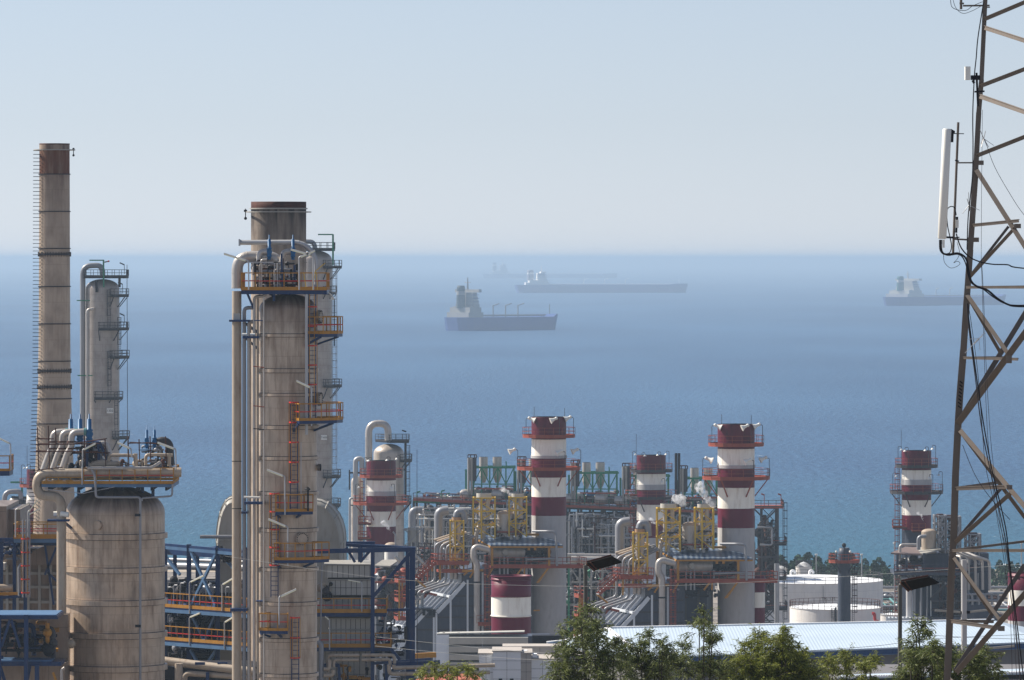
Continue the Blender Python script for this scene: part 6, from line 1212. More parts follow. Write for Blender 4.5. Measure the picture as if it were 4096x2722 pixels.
# ---------------- ships ----------------
def ship(px, pyw, L, B, hull_h, yaw, label, hullc, fun=(0.03, 0.05, 0.06), sup_h=22, bright=.5):
    D = CH * F / (pyw - HY); loc = Vector((X(px, D), D, 0)); t = thing("tanker_ship", label, "ship", loc, "tankers at anchor"); a = R(yaw)
    def W_(x, y, z): return (loc.x + x * math.cos(a) - y * math.sin(a), loc.y + x * math.sin(a) + y * math.cos(a), z)
    hm = paint("hull_%d" % px, hullc, .6, var=.15, scale=.02, stretch=1); sm_ = paint("ship_white_%d" % px, (bright, bright * .97, bright * .9), .6, var=.05, scale=.05); fm = paint("funnel_%d" % px, fun, .6, var=.1, scale=.05)
    b = MB(hm); st = [(-.5, .45), (-.49, .7), (-.46, .9), (-.40, 1), (.33, 1), (.38, .95), (.42, .84), (.455, .66), (.48, .42), (.495, .2), (.502, .03)]; n = len(st); vs = []
    for (u, w_) in st:
        hh = hull_h + (2.5 if u > .4 else 0); fl = 1.0 if u < .4 else .8
        for y, z in ((-w_ * .5, hh), (-w_ * .5 * fl, 0), (-w_ * .4 * fl, -3), (w_ * .4 * fl, -3), (w_ * .5 * fl, 0), (w_ * .5, hh)): vs.append(W_(u * L * (1 if z > 1 or abs(u) < .45 else .97), y * B, z))
    fs = [(i * 6 + k, i * 6 + k + 1, (i + 1) * 6 + k + 1, (i + 1) * 6 + k) for i in range(n - 1) for k in range(5)] + [(i * 6 + 5, i * 6, (i + 1) * 6, (i + 1) * 6 + 5) for i in range(n - 1)] + [tuple(range(6)), tuple(range((n - 1) * 6, n * 6))]
    b.add(vs, fs); b.build("hull", t)
    def bx(b, x0, x1, y0, y1, z0, z1):
        v = [W_(x, y, z) for z in (z0, z1) for y in (y0, y1) for x in (x0, x1)]; b.add(v, [(0, 2, 3, 1), (4, 5, 7, 6), (0, 1, 5, 4), (2, 6, 7, 3), (0, 4, 6, 2), (1, 3, 7, 5)])
    b = MB(sm_); H = hull_h
    bx(b, -.44 * L, -.30 * L, -B * .46, B * .46, H, H + sup_h * .16); bx(b, -.42 * L, -.31 * L, -B * .42, B * .42, H + sup_h * .16, H + sup_h * .32)
    for k in range(4): bx(b, -.372 * L, -(.318 + .004 * k) * L, -B * (.38 - .02 * k), B * (.38 - .02 * k), H + sup_h * (.32 + .12 * k), H + sup_h * (.435 + .12 * k))
    bx(b, -.352 * L, -.326 * L, -B * .5, B * .5, H + sup_h * .8, H + sup_h * .9); b.tube([W_(-.345 * L, 0, H + sup_h * .9), W_(-.345 * L, 0, H + sup_h * 1.28)], .9, 6, radii=[1.2, .5]); b.tube([W_(-.345 * L, -4, H + sup_h * 1.12), W_(-.345 * L, 4, H + sup_h * 1.12)], .4, 6)
    for sy in (-1, 1): b.tube([W_(-.40 * L, sy * B * .35, H + sup_h * .3), W_(-.38 * L, sy * B * .35, H + sup_h * .3)], 1.6, 8)
    b.use(hm)
    for k in range(5): bx(b, -.3716 * L, -.3176 * L + .002 * k, -B * .36, B * .36, H + sup_h * (.38 + .11 * k), H + sup_h * (.40 + .11 * k)) if k < 4 else None
    b.build("superstructure", t)
    b = MB(fm); fx = -.41 * L; c0_ = W_(fx, 0, 0); b.lathe([(B * .13, H + sup_h * .3), (B * .12, H + sup_h * .95), (B * .10, H + sup_h * 1.02), (.01, H + sup_h * 1.02)], (c0_[0], c0_[1]), 16)
    b.use(sm_).lathe([(B * .125, H + sup_h * .72), (B * .124, H + sup_h * .84)], (c0_[0], c0_[1]), 16); b.build("funnel", t)
    b = MB(sm_)
    for u in (-.1, .02, .14): b.tube([W_(u * L, 0, hull_h), W_(u * L, 0, hull_h + 11)], .7, 6); b.tube([W_(u * L, 0, hull_h + 11), W_(u * L + 8, 0, hull_h + 13)], .5, 6)
    b.tube([W_(.45 * L, 0, hull_h), W_(.45 * L, 0, hull_h + 12)], .5, 6); b.build("deck_crane", t)
    b = MB(sm_); b.tube([W_(-.3 * L, 0, hull_h + 1.6), W_(.42 * L, 0, hull_h + 1.6)], .9, 6); b.tube([W_(-.3 * L, 3, hull_h + 1.2), W_(.42 * L, 3, hull_h + 1.2)], .7, 6); b.build("deck_pipe", t)
    return t
ship(2014, 1322, 137, 34, 13, 43, "nearest hazy tanker seen at an angle with a tall dark funnel, dark blue grey hull", (0.045, 0.085, 0.26), sup_h=30, bright=.28)  # ship colours include some painted haze, palest hull on the farthest
ship(2405, 1172, 352, 55, 16, 4, "long hazy tanker with cream wheelhouse, second one up the row of three", (0.05, 0.09, 0.28), bright=.8, sup_h=30, fun=(.3, .3, .35))
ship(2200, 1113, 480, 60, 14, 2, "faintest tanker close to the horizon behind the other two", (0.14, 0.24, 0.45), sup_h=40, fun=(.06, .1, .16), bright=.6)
ship(3790, 1222, 305, 42, 13, 52, "tanker with pale cranes on deck and a green grey funnel, at right behind the mast", (0.06, 0.09, 0.28), sup_h=30, fun=(.03, .12, .12))
# ================= warehouse and small buildings =================
rfm, nt, bs = _new("ribbed_roof"); tcn = nt.nodes.new("ShaderNodeTexCoord"); wv = nt.nodes.new("ShaderNodeTexWave"); wv.bands_direction = 'X'; wv.inputs["Scale"].default_value = 1.1; nt.links.new(tcn.outputs["Object"], wv.inputs[0])
nz = nt.nodes.new("ShaderNodeTexNoise"); nz.inputs["Scale"].default_value = .15; nz.inputs["Detail"].default_value = 5; nt.links.new(tcn.outputs["Object"], nz.inputs[0])
rr_ = nt.nodes.new("ShaderNodeValToRGB"); rr_.color_ramp.elements[0].color = (.36, .45, .54, 1); rr_.color_ramp.elements[1].color = (.50, .59, .67, 1); nt.links.new(nz.outputs[0], rr_.inputs[0]); nt.links.new(rr_.outputs[0], bs.inputs[0]); bs.inputs["Roughness"].default_value = .5
bp = nt.nodes.new("ShaderNodeBump"); bp.inputs["Strength"].default_value = .35; bp.inputs["Distance"].default_value = .04; nt.links.new(wv.outputs[0], bp.inputs["Height"]); nt.links.new(bp.outputs[0], bs.inputs["Normal"])
bluew = paint("blue_fascia", (0.018, 0.075, 0.22), .45, var=.1, scale=4, stretch=.02)
wallm = paint("warehouse_wall", (0.16, 0.155, 0.16), .8, var=.1, scale=.6)
t = thing("warehouse", "long warehouse with pale blue white ribbed roof and blue fascia, behind the feathery trees", "warehouse", (X(3200, 480), 480, ground(480)))
DR, DE = 497.0, 470.0
RL, RR = P(2430, 2514, DR), P(3976, 2482, DR * 1.022); EL, ER = P(2577, 2631, DE), P(4170, 2566, DE * 1.03)
BL = P(2180, 2585, DR + 22); BR = RR + Vector((6, 24, -2.4))
b = MB(rfm); b.poly([EL, ER, RR, RL], (0, 0, -.12)); b.poly([EL, RL, BL], (0, 0, -.12)); b.poly([RL, RR, BR, BL], (0, 0, -.12)); b.poly([ER, BR, RR], (0, 0, -.12)); b.build("roof", t)
b = MB(M['roofw']); n = 150
for i in range(n): p = RL.lerp(RR, (i + .5) / n); b.box(p.x - .11, p.x + .11, p.y - .35, p.y + .05, p.z - .02, p.z + .14)
b.bar(RL + Vector((0, 0, .05)), EL + Vector((0, 0, .05)), .3, .12); b.bar(RL + Vector((0, 0, .05)), BL + Vector((0, 0, .05)), .25, .1); b.build("roof_trim", t)
b = MB(bluew); N = 170
for i in range(N):
    p = EL.lerp(ER, i / N); q = EL.lerp(ER, (i + .82) / N); off = .06 if i % 2 else 0
    b.add([(p.x, p.y + .25 - off, p.z - .55), (q.x, q.y + .25 - off, q.z - .55), (q.x, q.y + .25 - off, q.z - .13), (p.x, p.y + .25 - off, p.z - .13)], [(0, 1, 2, 3)])
b.poly([(EL.x, EL.y + .3, EL.z - .6), (ER.x, ER.y + .3, ER.z - .6), (ER.x, ER.y + .3, ER.z - .13), (EL.x, EL.y + .3, EL.z - .13)], (0, .2, 0)); b.use(M['ltblue']).bar(EL + Vector((0, .15, -.12)), ER + Vector((0, .15, -.12)), .2, .06); b.bar(EL + Vector((0, .15, -.58)), ER + Vector((0, .15, -.58)), .2, .06); b.build("fascia", t)
b = MB(wallm); g = ground(470) - 3; b.add([(EL.x, EL.y + 1, g), (ER.x, ER.y + 1, g), (ER.x, ER.y + 1, ER.z - .5), (EL.x, EL.y + 1, EL.z - .5)], [(0, 1, 2, 3)]); b.add([(EL.x, EL.y + 1, g), (BL.x + .6, BL.y, g), (BL.x + .6, BL.y, BL.z - .4), (EL.x, EL.y + 1, EL.z - .5)], [(0, 1, 2, 3)])
b.use(M['rust'])
for px in (2885, 4060): b.use(M['dpipe']).box(X(px, 470), X(px + 14, 470), ER.y * 0 + 470.3, 473, g, Z(2640, 470)) if False else None
b.build("wall", t)
t = thing("shed", "low shed with sunlit white blue roof in the bottom right corner", "shed", (X(3900, 420), 420, ground(420)))
a0 = P(3350, 2712, 415); a1 = P(4250, 2688, 418); a2 = P(4250, 2660, 437); a3 = P(3350, 2682, 434)
b = MB(rfm); b.poly([a0 + Vector((0, 0, .0)), a1, a2, a3], (0, 0, -.12)); b.build("roof", t)
b = MB(M['roofw']); 
for i in range(90): p = a0.lerp(a1, (i + .5) / 90); b.box(p.x - .07, p.x + .07, p.y - .1, p.y + .3, p.z - .02, p.z + .12)
b.build("roof_trim", t)
b = MB(wallm); b.box(a0.x + .3, a1.x, 416.5, 433, ground(420) - 3, a0.z - .3); b.build("wall", t)
# louvred grey cooling unit
D = 540.0; t = thing("cooling_unit", "long grey box with four deep horizontal louvres and a white end panel", "cooling unit", (X(1930, D), D, ground(D)))
b = MB(paint('end_white', (.74, .78, .82), .6, var=.05)); xa, xb, xc = X(1746, D), X(1796, D), X(2112, D); b.box(xa, xb, D, D + 3, ground(D), Z(2540, D)); b.build("end_panel", t)
b = MB(M['dpipe']); b.box(xb, xc, D + .9, D + 3, ground(D), Z(2546, D)); b.use(M['panel']).poly([P(1746, 2539, D), P(2098, 2531, D), P(2098, 2526, D + 3), P(1760, 2533, D + 3)], (0, 0, .1))
b.build("housing", t)
for k, (p0, p1) in enumerate(((2544, 2578), (2580, 2610), (2612, 2641), (2643, 2672))):
    b = MB(M['panel']); x1 = X(2112 - (0 if k == 0 else 60), D); z1_, z0_ = Z(p0, D), Z(p1, D)
    b.add([(xb, D - .25, z0_), (x1, D - .25, z0_), (x1, D - .35, z1_ - .15), (xb, D - .35, z1_ - .15), (x1, D + .9, z1_ + .05), (xb, D + .9, z1_ + .05), (xb, D + .9, z0_ + .12), (x1, D + .9, z0_ + .12)], [(0, 1, 2, 3), (3, 2, 4, 5), (0, 6, 7, 1), (1, 7, 4, 2), (0, 3, 5, 6)]); b.build("louvre", t)
b = MB(M['dark'])
for px in (1770, 1830, 1890, 1950, 2010, 2070): b.bar(P(px, 2532, D + 1), P(px + 10, 2532, D + 1), .12, .08)
b.build("roof_clip", t)
b = MB(M['galv']); b.tube([P(1928, 2610, D - .6), P(1932, 2555, D - .6)], .025, 5); b.build("rod_antenna", t)
# white concrete block buildings
wb = paint("white_block", (0.82, 0.84, 0.86), .7, var=.06, scale=.7); wt = paint("cream_block", (0.42, 0.385, 0.35), .8, var=.08, scale=.7)
D = 470.0; t = thing("block_building", "group of white block rooftop boxes at the bottom, before the louvred unit", "building", (X(2060, D), D, ground(D)))
def blk(x0, x1, p0, d0, d1, mat, nm="wall"):
    b = MB(mat); b.box(X(x0, D), X(x1, D), D + d0, D + d1, ground(D) - 2, Z(p0, D + d0)); xa, xb, zt_ = X(x0, D), X(x1, D), Z(p0, D + d0)
    b.use(wt).box(xa - .08, xb + .08, D + d0 - .08, D + d1 + .08, zt_ - .002, zt_ + .1); b.use(M['dpipe'])
    for k in range(1, max(2, int((xb - xa) / .9))): x = xa + (xb - xa) * k / max(2, int((xb - xa) / .9)); b.box(x - .012, x + .012, D + d0 - .004, D + d0, ground(D), zt_)
    for k in range(1, 6): b.box(xa, xb, D + d0 - .005, D + d0, zt_ - k * .75 - .012, zt_ - k * .75 + .012)
    b.build(nm, t)
blk(1916, 1972, 2618, 0, 5, wb); blk(1972, 2083, 2608, -.6, 4, wb); blk(2083, 2126, 2616, .2, 5, wt); blk(2126, 2215, 2640, 1, 6, wb); blk(2013, 2260, 2590, 7, 10, wt); blk(2260, 2330, 2625, 9, 14, wt)
b = MB(wb); b.poly([P(2186, 2568, D + 12), P(2262, 2560, D + 12), P(2262, 2600, D + 12), P(2186, 2600, D + 12)], (0, .5, 0)); b.use(M['ltblue']).poly([P(2192, 2573, D + 11.9), P(2256, 2566, D + 11.9), P(2256, 2594, D + 11.9), P(2192, 2594, D + 11.9)], (0, .05, 0)); b.build("parapet", t)
b = MB(M['dark'])
for x0 in (1995, 2040): b.box(X(x0, D), X(x0 + 14, D), D - .66, D - .6, Z(2730, D), Z(2713, D))
b.build("window", t)
b = MB(wb); b.box(X(2130, D), X(2148, D), D + .4, D + 1.4, Z(2632, D), Z(2618, D)); b.box(X(2095, D), X(2110, D), D + 2, D + 3, Z(2616, D), Z(2610, D)); b.build("roof_unit", t)
t = thing("steel_structure", "flat red roofed structure with dark frame at the very bottom, under the small tree", "roof", (X(1800, 400), 400, ground(400))); b = MB(paint("pink_roof", (0.42, 0.12, 0.09), .7, stain=(.3, .1, .08))); D = 400.0
t.name = "red_roof"; ORG["red_roof"] = ORG["steel_structure"] if "steel_structure" in ORG else Vector(t.location)
ORG["red_roof"] = Vector((X(1800, 400), 400, ground(400)))
b.poly([P(1660, 2722, D), P(1930, 2722, D), P(1900, 2694, D + 4), P(1700, 2700, D + 4)], (0, 0, -.15)); b.build("roof", t); b = MB(wallm); b.box(X(1665, D), X(1925, D), D + .3, D + 4, ground(D), Z(2724, D)); b.build("wall", t)
t = thing("service_yard", "dark machinery yard with yellow beam below the sloping boiler duct, left of the louvred unit", "machinery", (X(1700, 600), 600, ground(600)))
b = MB(M['dark']); clutter(b, P(1560, 2760, 560), P(1760, 2640, 575), 40, [M['dark'], M['dpipe'], M['gpipe'], M['casing']], (.08, .2), 97); b.use(M['yellow']).bar(P(1655, 2625, 560), P(1745, 2620, 560), .5); b.use(M['casing']).box(X(2110, 600), X(2200, 600), 600, 604, ground(600), Z(2545, 600)); b.use(M['dark']).box(X(2130, 560), X(2260, 560), 566, 568, ground(560), Z(2560, 560)); b.build("yard_piping", t)

# ================= street lamps =================
for px, pt, pts, lab in ((2342, 2262, [(2347, 2254), (2445, 2227), (2487, 2252), (2378, 2283)], "black flat headed street lamp rising out of the dark feathery tree"), (3600, 2340, [(3603, 2330), (3714, 2309), (3756, 2334), (3634, 2365)], "black flat headed street lamp standing clear, left of the lattice mast")):
    D = 160.0; t = thing("street_lamp", lab, "street lamp", (X(px, D), D, ground(D)), "flat headed street lamps")
    b = MB(paint("lamp_post", (.10, .10, .09), .6, var=.3)); b.tube([(X(px, D), D, ground(D)), P(px, pt + 10, D)], .06, 14, radii=[.085, .058]); b.tube([P(px, pt + 12, D), P(px, pt, D)], .064, 14); b.pipe([P(px, pt + 8, D), P(px, pt, D), P(px + 22, pt - 6, D)], .03, .04, 8); b.build("pole", t)
    hd = MB(paint('lamp_black', (.006, .006, .007), .9)); q = [P(x, y, D + dd) for (x, y), dd in zip(pts, (-.16, -.16, .2, .2))]; hd.poly(q, (0, .06, .03)); h_ = hd.build("lamp_head", t)
    b = MB(M['rust']); b.bar(q[0] + Vector((0, .06, .04)), q[1] + Vector((0, .06, .04)), .04); b.bar(q[0] + Vector((.0, .05, 0)), q[3] + Vector((0, 0, 0)), .05); b.bar(q[0].lerp(q[1], .15), q[3].lerp(q[2], .1) , .03); b.build("bracket", h_)

# ================= lattice mast =================
D = 100.0; MX = 4165.0
t = thing("lattice_mast", "tall tan steel lattice telecom mast with thick diagonal braces, filling the right edge", "mast", (X(MX, D + 1.6), D + 1.6, ground(D)))
LG = [(-60, 3942), (0, 3936), (319, 3921), (450, 3910), (700, 3897), (1000, 3876), (1200, 3862), (1400, 3849), (1600, 3833), (1722, 3826), (1900, 3817), (2150, 3810), (2300, 3800), (2590, 3790), (3100, 3768), (5200, 3680)]
def lx(py):
    for (a, xa), (c, xc) in zip(LG[:-1], LG[1:]):
        if a <= py <= c: return xa + (xc - xa) * (py - a) / (c - a)
    return LG[-1][1]
def wleg(py): return .075 + .05 * min(1, max(0, py) / 1500)
D0 = D + 1.6; MXW = X(MX, D0)
def hw(z):   # half width of the square mast, corner to axis, at height z
    py = HY + (CH - z) * F / D0; return MXW - X(lx(py), D0)
def corner(k, z):
    h = hw(z); return Vector((MXW - h, D0, z)) if k == 0 else Vector((MXW, D0 - h, z)) if k == 1 else Vector((MXW, D0 + h, z)) if k == 2 else Vector((MXW + h, D0, z))
for k in range(4):
    b = MB(M['tower']); pys = [p for p, _ in LG]
    for a, c in zip(pys[:-1], pys[1:]):
        p, q = corner(k, Z(a, D0)), corner(k, Z(c, D0)); w_ = wleg((a + c) / 2); o_ = Vector((5 / F * D0, 0, 0)) if k == 0 else Vector((0, 0, 0))
        b.bar(p + o_, q + o_, w_, .014, up=(0, 1, 0)); b.bar(p + o_ + Vector((0, w_ * .42, 0)), q + o_ + Vector((0, w_ * .42, 0)), w_ * .85, w_ * .8, up=(0, 1, 0))
    if k == 0:
        b.use(M['dark'])
        for j in range(8): p = P(lx(1530 + j * 14) + 5, 1530 + j * 14, D0 - .04); b.bar(p + Vector((-.02, -.02, .02)), p + Vector((.03, -.03, -.02)), .02)
    b.build("leg", t)
def FP(px, py, side, far):
    """member end on a mast face: px,py as measured on the near left face; side -1 mirrors; far = rear face"""
    z = Z(py, D0); h = hw(z); f = min(1.0, max(0.0, (X(px, D0) - (MXW - h)) / h)); dd = f * h * (1 if far else -1)
    zz = CH + (z - CH) * ((D0 - f * h) / D0); x = X(px, D0 - f * h) if f > 0 else X(px, D0)
    return Vector((x if side > 0 else 2 * MXW - x, D0 + dd, zz))
BR = [((3937, 78), (4165, -18), .075), ((3940, 112), (4165, 185), .08), ((3922, 345), (4165, 252), .075), ((3920, 386), (4165, 472), .085), ((3912, 622), (4165, 522), .075), ((3905, 680), (4165, 1090), .085),
      ((4066, 905), (3876, 1112), .06), ((3868, 1180), (4035, 1420), .075), ((4165, 1245), (3832, 1695), .115), ((3840, 1722), (4165, 2105), .085), ((4045, 1972), (3822, 2170), .075), ((3815, 2232), (4000, 2482), .06), ((4165, 2300), (3826, 2690), .1),
      ((3800, 2722), (4165, 3100), .09), ((4165, 3500), (3800, 3120), .1), ((3790, 3520), (4165, 3900), .1)]
HZ = [((3893, 902), (4075, 884), .06), ((3862, 1150), (4165, 1150), .05), ((3855, 1432), (4072, 1438), .05), ((3826, 1955), (4038, 1948), .07), ((3805, 2203), (4165, 2203), .055), ((3806, 2486), (4012, 2516), .07), ((3775, 2900), (4165, 2900), .08), ((3765, 3300), (4165, 3300), .08)]
for sd_ in (1, -1):
    for far in (False, True):
        for (a, c, w_) in BR + HZ:
            if far and (max(a[1], c[1]) > 2900 or min(a[1], c[1]) < 860): continue
            b = MB(M['tower']); p, q = FP(a[0], a[1], sd_, far), FP(c[0], c[1], sd_, far); w2 = w_ * (.8 if far else 1); b.bar(p, q, w2, .012, up=(0, 1, 0)); n_ = (q - p).normalized().cross(Vector((0, 1, 0))) * w2 / 2
            b.bar(p + n_ + Vector((0, w2 / 2, 0)), q + n_ + Vector((0, w2 / 2, 0)), .012, w2, up=(0, 1, 0)); b.build("brace", t)
b = MB(M['tower'])
for px, py, w_, h_ in ((3912, 652, .2, .08), (3893, 960, .2, .08), (4070, 905, .12, .08), (4036, 1438, .1, .14), (4038, 1950, .1, .08), (4005, 2515, .12, .09)): q = P(px, py, D - .05); b.box(q.x - w_ / 2, q.x + w_ / 2, q.y - .01, q.y, q.z - h_ / 2, q.z + h_ / 2)
b.build("gusset_plate", t)
# antennas
a_ = thing("panel_antenna", "long cream panel antenna on a pole bracket at the left of the lattice mast", "antenna", P(3770, 958, D - .05))
b = MB(M['lamp']); top, bot = P(3788, 516, D - .3), P(3768, 957, D - .3); d = (top - bot).normalized(); vs = []; rx, ry = .078, .06
b.tube([bot, bot + d * .02, top - d * .02, top], .075, 14, radii=[.06, .078, .078, .06]); b.build("radome", a_)
b = MB(M['tower']); b.tube([P(3833, 490, D - .1), P(3812, 1017, D - .1)], .022, 8); b.build("mount_pole", a_)
b = MB(M['dark']); b.bar(P(3800, 522, D - .3), P(3815, 530, D - .1), .045); b.bar(P(3810, 525, D - .25), P(3808, 570, D - .25), .045, .05); b.bar(P(3812, 535, D - .1), P(3856, 536, D - .1), .015); b.bar(P(3782, 950, D - .3), P(3812, 951, D - .1), .035); b.bar(P(3820, 642, D - .1), P(3836, 646, D - .1), .05, .02); b.bar(P(3805, 953, D - .1), P(3838, 950, D - .1), .02); b.use(M['tower']).bar(P(3828, 652, D - .1), P(3890, 652, D), .025); b.bar(P(3815, 957, D - .1), P(3870, 960, D), .03); b.build("bracket", a_)
b = MB(M['lamp']); b.bar(P(3828, 880, D - .12), P(3828, 912, D - .12), .055); b.use(M['black']).bar(P(3828, 868, D - .12), P(3828, 880, D - .12), .04); b.bar(P(3826, 912, D - .12), P(3825, 932, D - .12), .035); b.bar(P(3762, 960, D - .3), P(3762, 978, D - .3), .05); b.use(M['lamp']).bar(P(3774, 960, D - .3), P(3774, 992, D - .3), .04); b.build("junction_box", a_)
a_ = thing("box_antenna", "small white box antenna on a dark bracket, upper left of the lattice mast", "antenna", P(3870, 320, D - .2))
b = MB(M['lamp']); q0, q1 = P(3861, 320, D - .3), P(3879, 268, D - .15); b.box(q0.x, q1.x, D - .32, D - .12, q0.z, q1.z); b.build("radome", a_)
b = MB(M['dark']); b.box(X(3880, D), X(3916, D), D - .28, D - .15, Z(322, D), Z(304, D)); b.bar(P(3906, 292, D - .1), P(3912, 426, D - .05), .035); b.bar(P(3898, 368, D - .1), P(3938, 366, D - .1), .03); b.bar(P(3890, 322, D - .2), P(3897, 334, D - .2), .04); b.build("bracket", a_)
a_ = thing("pipe_antenna", "short dark antenna pipe on a side arm at the top of the lattice mast", "antenna", P(3844, 38, D - .1))
b = MB(M['tower']); b.tube([P(3845, -260, D - .1), P(3844, 38, D - .1)], .024, 8); b.bar(P(3838, 14, D - .1), P(3856, 15, D - .1), .03); b.bar(P(3852, 24, D - .1), P(3958, 23, D - .05), .03); b.bar(P(3930, 30, D - .05), P(3960, 30, D - .05), .02); b.build("side_arm", a_)
for (x, y), arms, lab in (((3935, 555), [(3920, 520), (3948, 585), (3975, 583), (3955, 590), (3925, 590), (3942, 525)], "tiny rod antenna with splayed wires on the upper diagonal brace"), ((3876, 822), [(3850, 855), (3868, 795), (3918, 842), (3862, 840), (3874, 770)], "tiny splayed wire antenna on the mast leg beside the panel antenna"), ((3916, 1355), [(3860, 1413), (3940, 1330), (3870, 1358), (3920, 1405), (3930, 1345)], "small twig-like yagi antenna on the mast leg at mid height")):
    b = MB(M['galv'])
    for ax, ay in arms: b.bar(P(x, y, D - .05), P(ax, ay, D - .1), .009)
    b.bar(P(x, y, D - .05), P((x * 2 + lx(y)) / 3, y + 22, D), .022); tag(b.build("wire_antenna"), lab, "antenna", "small wire antennas")
# cables
def cable(pts, r, lab, mat='black', cat="cable", n=8, group=None, dd=-.12):
    p = [P(x, y, D + dd) for x, y in pts]; out = []
    for i in range(len(p) - 1):
        p0, p1, p2, p3 = p[max(i - 1, 0)], p[i], p[i + 1], p[min(i + 2, len(p) - 1)]
        for k in range(n): u = k / n; out.append(.5 * ((2 * p1) + (p2 - p0) * u + (2 * p0 - 5 * p1 + 4 * p2 - p3) * u * u + (3 * p1 - p0 - 3 * p2 + p3) * u ** 3))
    out.append(p[-1]); b = MB(M[mat]); b.tube(out, r, 6); return tag(b.build("cable"), lab, cat, group)
cable([(3760, 975), (3762, 1000), (3775, 1016), (3800, 1018), (3830, 1014), (3855, 1025), (3868, 1045), (3875, 1085), (3885, 1125), (3910, 1148), (3950, 1162), (3990, 1195), (4030, 1218), (4070, 1226), (4180, 1226)], .020, "thickest black cable bundle sagging from the panel antenna past the mast leg")
cable([(3765, 978), (3770, 1008), (3790, 1022), (3830, 1018), (3850, 1030), (3864, 1060), (3872, 1100), (3888, 1135), (3925, 1152), (3975, 1190), (4020, 1215), (4065, 1222), (4180, 1220)], .012, "thin black cable running just inside the thickest cable bundle")
cable([(3825, 935), (3835, 970), (3850, 1000), (3880, 1030), (3920, 1048), (3970, 1058), (4030, 1060), (4060, 1070), (4180, 1082)], .013, "upper black cable curving right from the grey junction box")
cable([(3825, 862), (3818, 832), (3800, 828), (3788, 845), (3790, 900), (3800, 950), (3806, 985), (3800, 1010), (3788, 1016)], .010, "black cable loop around the lower end of the panel antenna")
cable([(3774, 1018), (3778, 1050), (3800, 1072), (3825, 1068), (3840, 1055), (3830, 1046), (3815, 1052), (3830, 1035), (3838, 1010), (3828, 970)], .005, "thin curly grey wire hanging below the panel antenna", 'dpipe')
cable([(3802, -20), (3806, 25), (3830, 40), (3865, 42), (3890, 25), (3930, 8)], .006, "thin black wire looping at the top of the mast", 'dpipe'); cable([(3808, -20), (3822, 30), (3850, 54), (3885, 46), (3925, 25)], .005, "second thin wire loop at the top, just under the first", 'dpipe')
cable([(3935, 5), (3912, 150), (3905, 230), (3898, 300), (3892, 420), (3891, 500), (3892, 580), (3890, 700), (3880, 800), (3872, 880), (3868, 1000)], .011, "black cable running down along the mast leg, upper part")
for i, (xs_, ww, mt_) in enumerate((([3868, 3874, 3900, 3925, 3960, 4010, 4032, 4060, 4085], .011, 'dpipe'), ([3870, 3878, 3905, 3935, 3968, 4020, 4036, 4066, 4100], .012, 'black'), ([3872, 3886, 3912, 3928, 3945, 4000, 4028, 4052, 4070], .006, 'dpipe'), ([3925, 3930, 3938, 3948, 3960, 3985, 4010, 4040, 4050], .005, 'dpipe'), ([3926, 3934, 3944, 3958, 3972, 3995, 4018, 4050, 4090], .005, 'dpipe'))):
    ys = [1215, 1300, 1500, 1700, 1880, 2100, 2230, 2480, 2760] if i < 3 else [1040, 1180, 1450, 1700, 1850, 2050, 2200, 2450, 2760]
    cable(list(zip(xs_, ys)), ww, ["grey feeder cable hanging furthest left inside the mast, lower half", "black feeder cable beside the leftmost grey one, lower half", "thin slack cable crossing inside the two feeders", "thin hanging wire left of a close pair, inside the mast", "thin hanging wire right of a close pair, inside the mast"][i], mt_, dd=.4 if i > 2 else .2)
cable([(3930, 440), (3928, 600), (3926, 800), (3925, 1040)], .004, "thin vertical wire beside the upper mast leg", 'dpipe', dd=.3); cable([(3940, 560), (3975, 660), (4030, 760), (4096, 860), (4180, 940)], .005, "thin wire sloping down right from the tiny rod antenna", 'dpipe', dd=.1)
cable([(3850, 1780), (3900, 1900), (3960, 1990), (4040, 2080)], .006, "thin stay wire crossing the lower braces", 'dpipe', dd=.1)
# pole behind mast and power lines
D = 150.0; b = MB(M['conc']); b.tube([(X(3858, D), D, ground(D)), P(3856, 2240, D)], .09, 14, radii=[.11, .075]); tp = b.build("utility_pole"); tag(tp, "round grey concrete pole standing just right of the mast leg", "pole")
b = MB(M['duct']); b.bar(P(3740, 2443, D), P(3845, 2450, D), .05); b.bar(P(3870, 2450, D), P(3960, 2440, D), .05); b.bar(P(3830, 2602, D), P(3880, 2600, D), .06); b.bar(P(3900, 2600, D), P(4060, 2585, D), .06); b.use(M['dark']).bar(P(3842, 2450, D), P(3880, 2450, D), .07); o = b.build("crossarm", tp)
D = 150.0
cable([(900, 2225), (1500, 2310), (2000, 2340), (2600, 2345), (3200, 2318), (4200, 2250)], .0035, "faint pale overhead wire crossing over the front drum stack and tanks", 'lamp', dd=0)
cable([(1500, 2548), (1750, 2575), (2000, 2600), (2300, 2620)], .005, "upper pale wire over the louvred unit", 'lamp', dd=0); cable([(1500, 2585), (1750, 2610), (2000, 2632), (2300, 2648)], .005, "lower pale wire over the louvred unit", 'lamp', dd=0)
cable([(3200, 2606), (3500, 2585), (3750, 2555), (4200, 2535)], .006, "dark wire over the warehouse roof, left of the mast", 'dpipe', dd=0); cable([(3700, 2540), (3900, 2552), (4200, 2560)], .006, "dark wire over the warehouse roof behind the mast", 'dpipe', dd=0)
cable([(1668, 1800), (1668, 2200), (1670, 2660)], .007, "thin dark vertical cable in front of the sloping boiler duct", 'dpipe', dd=0)

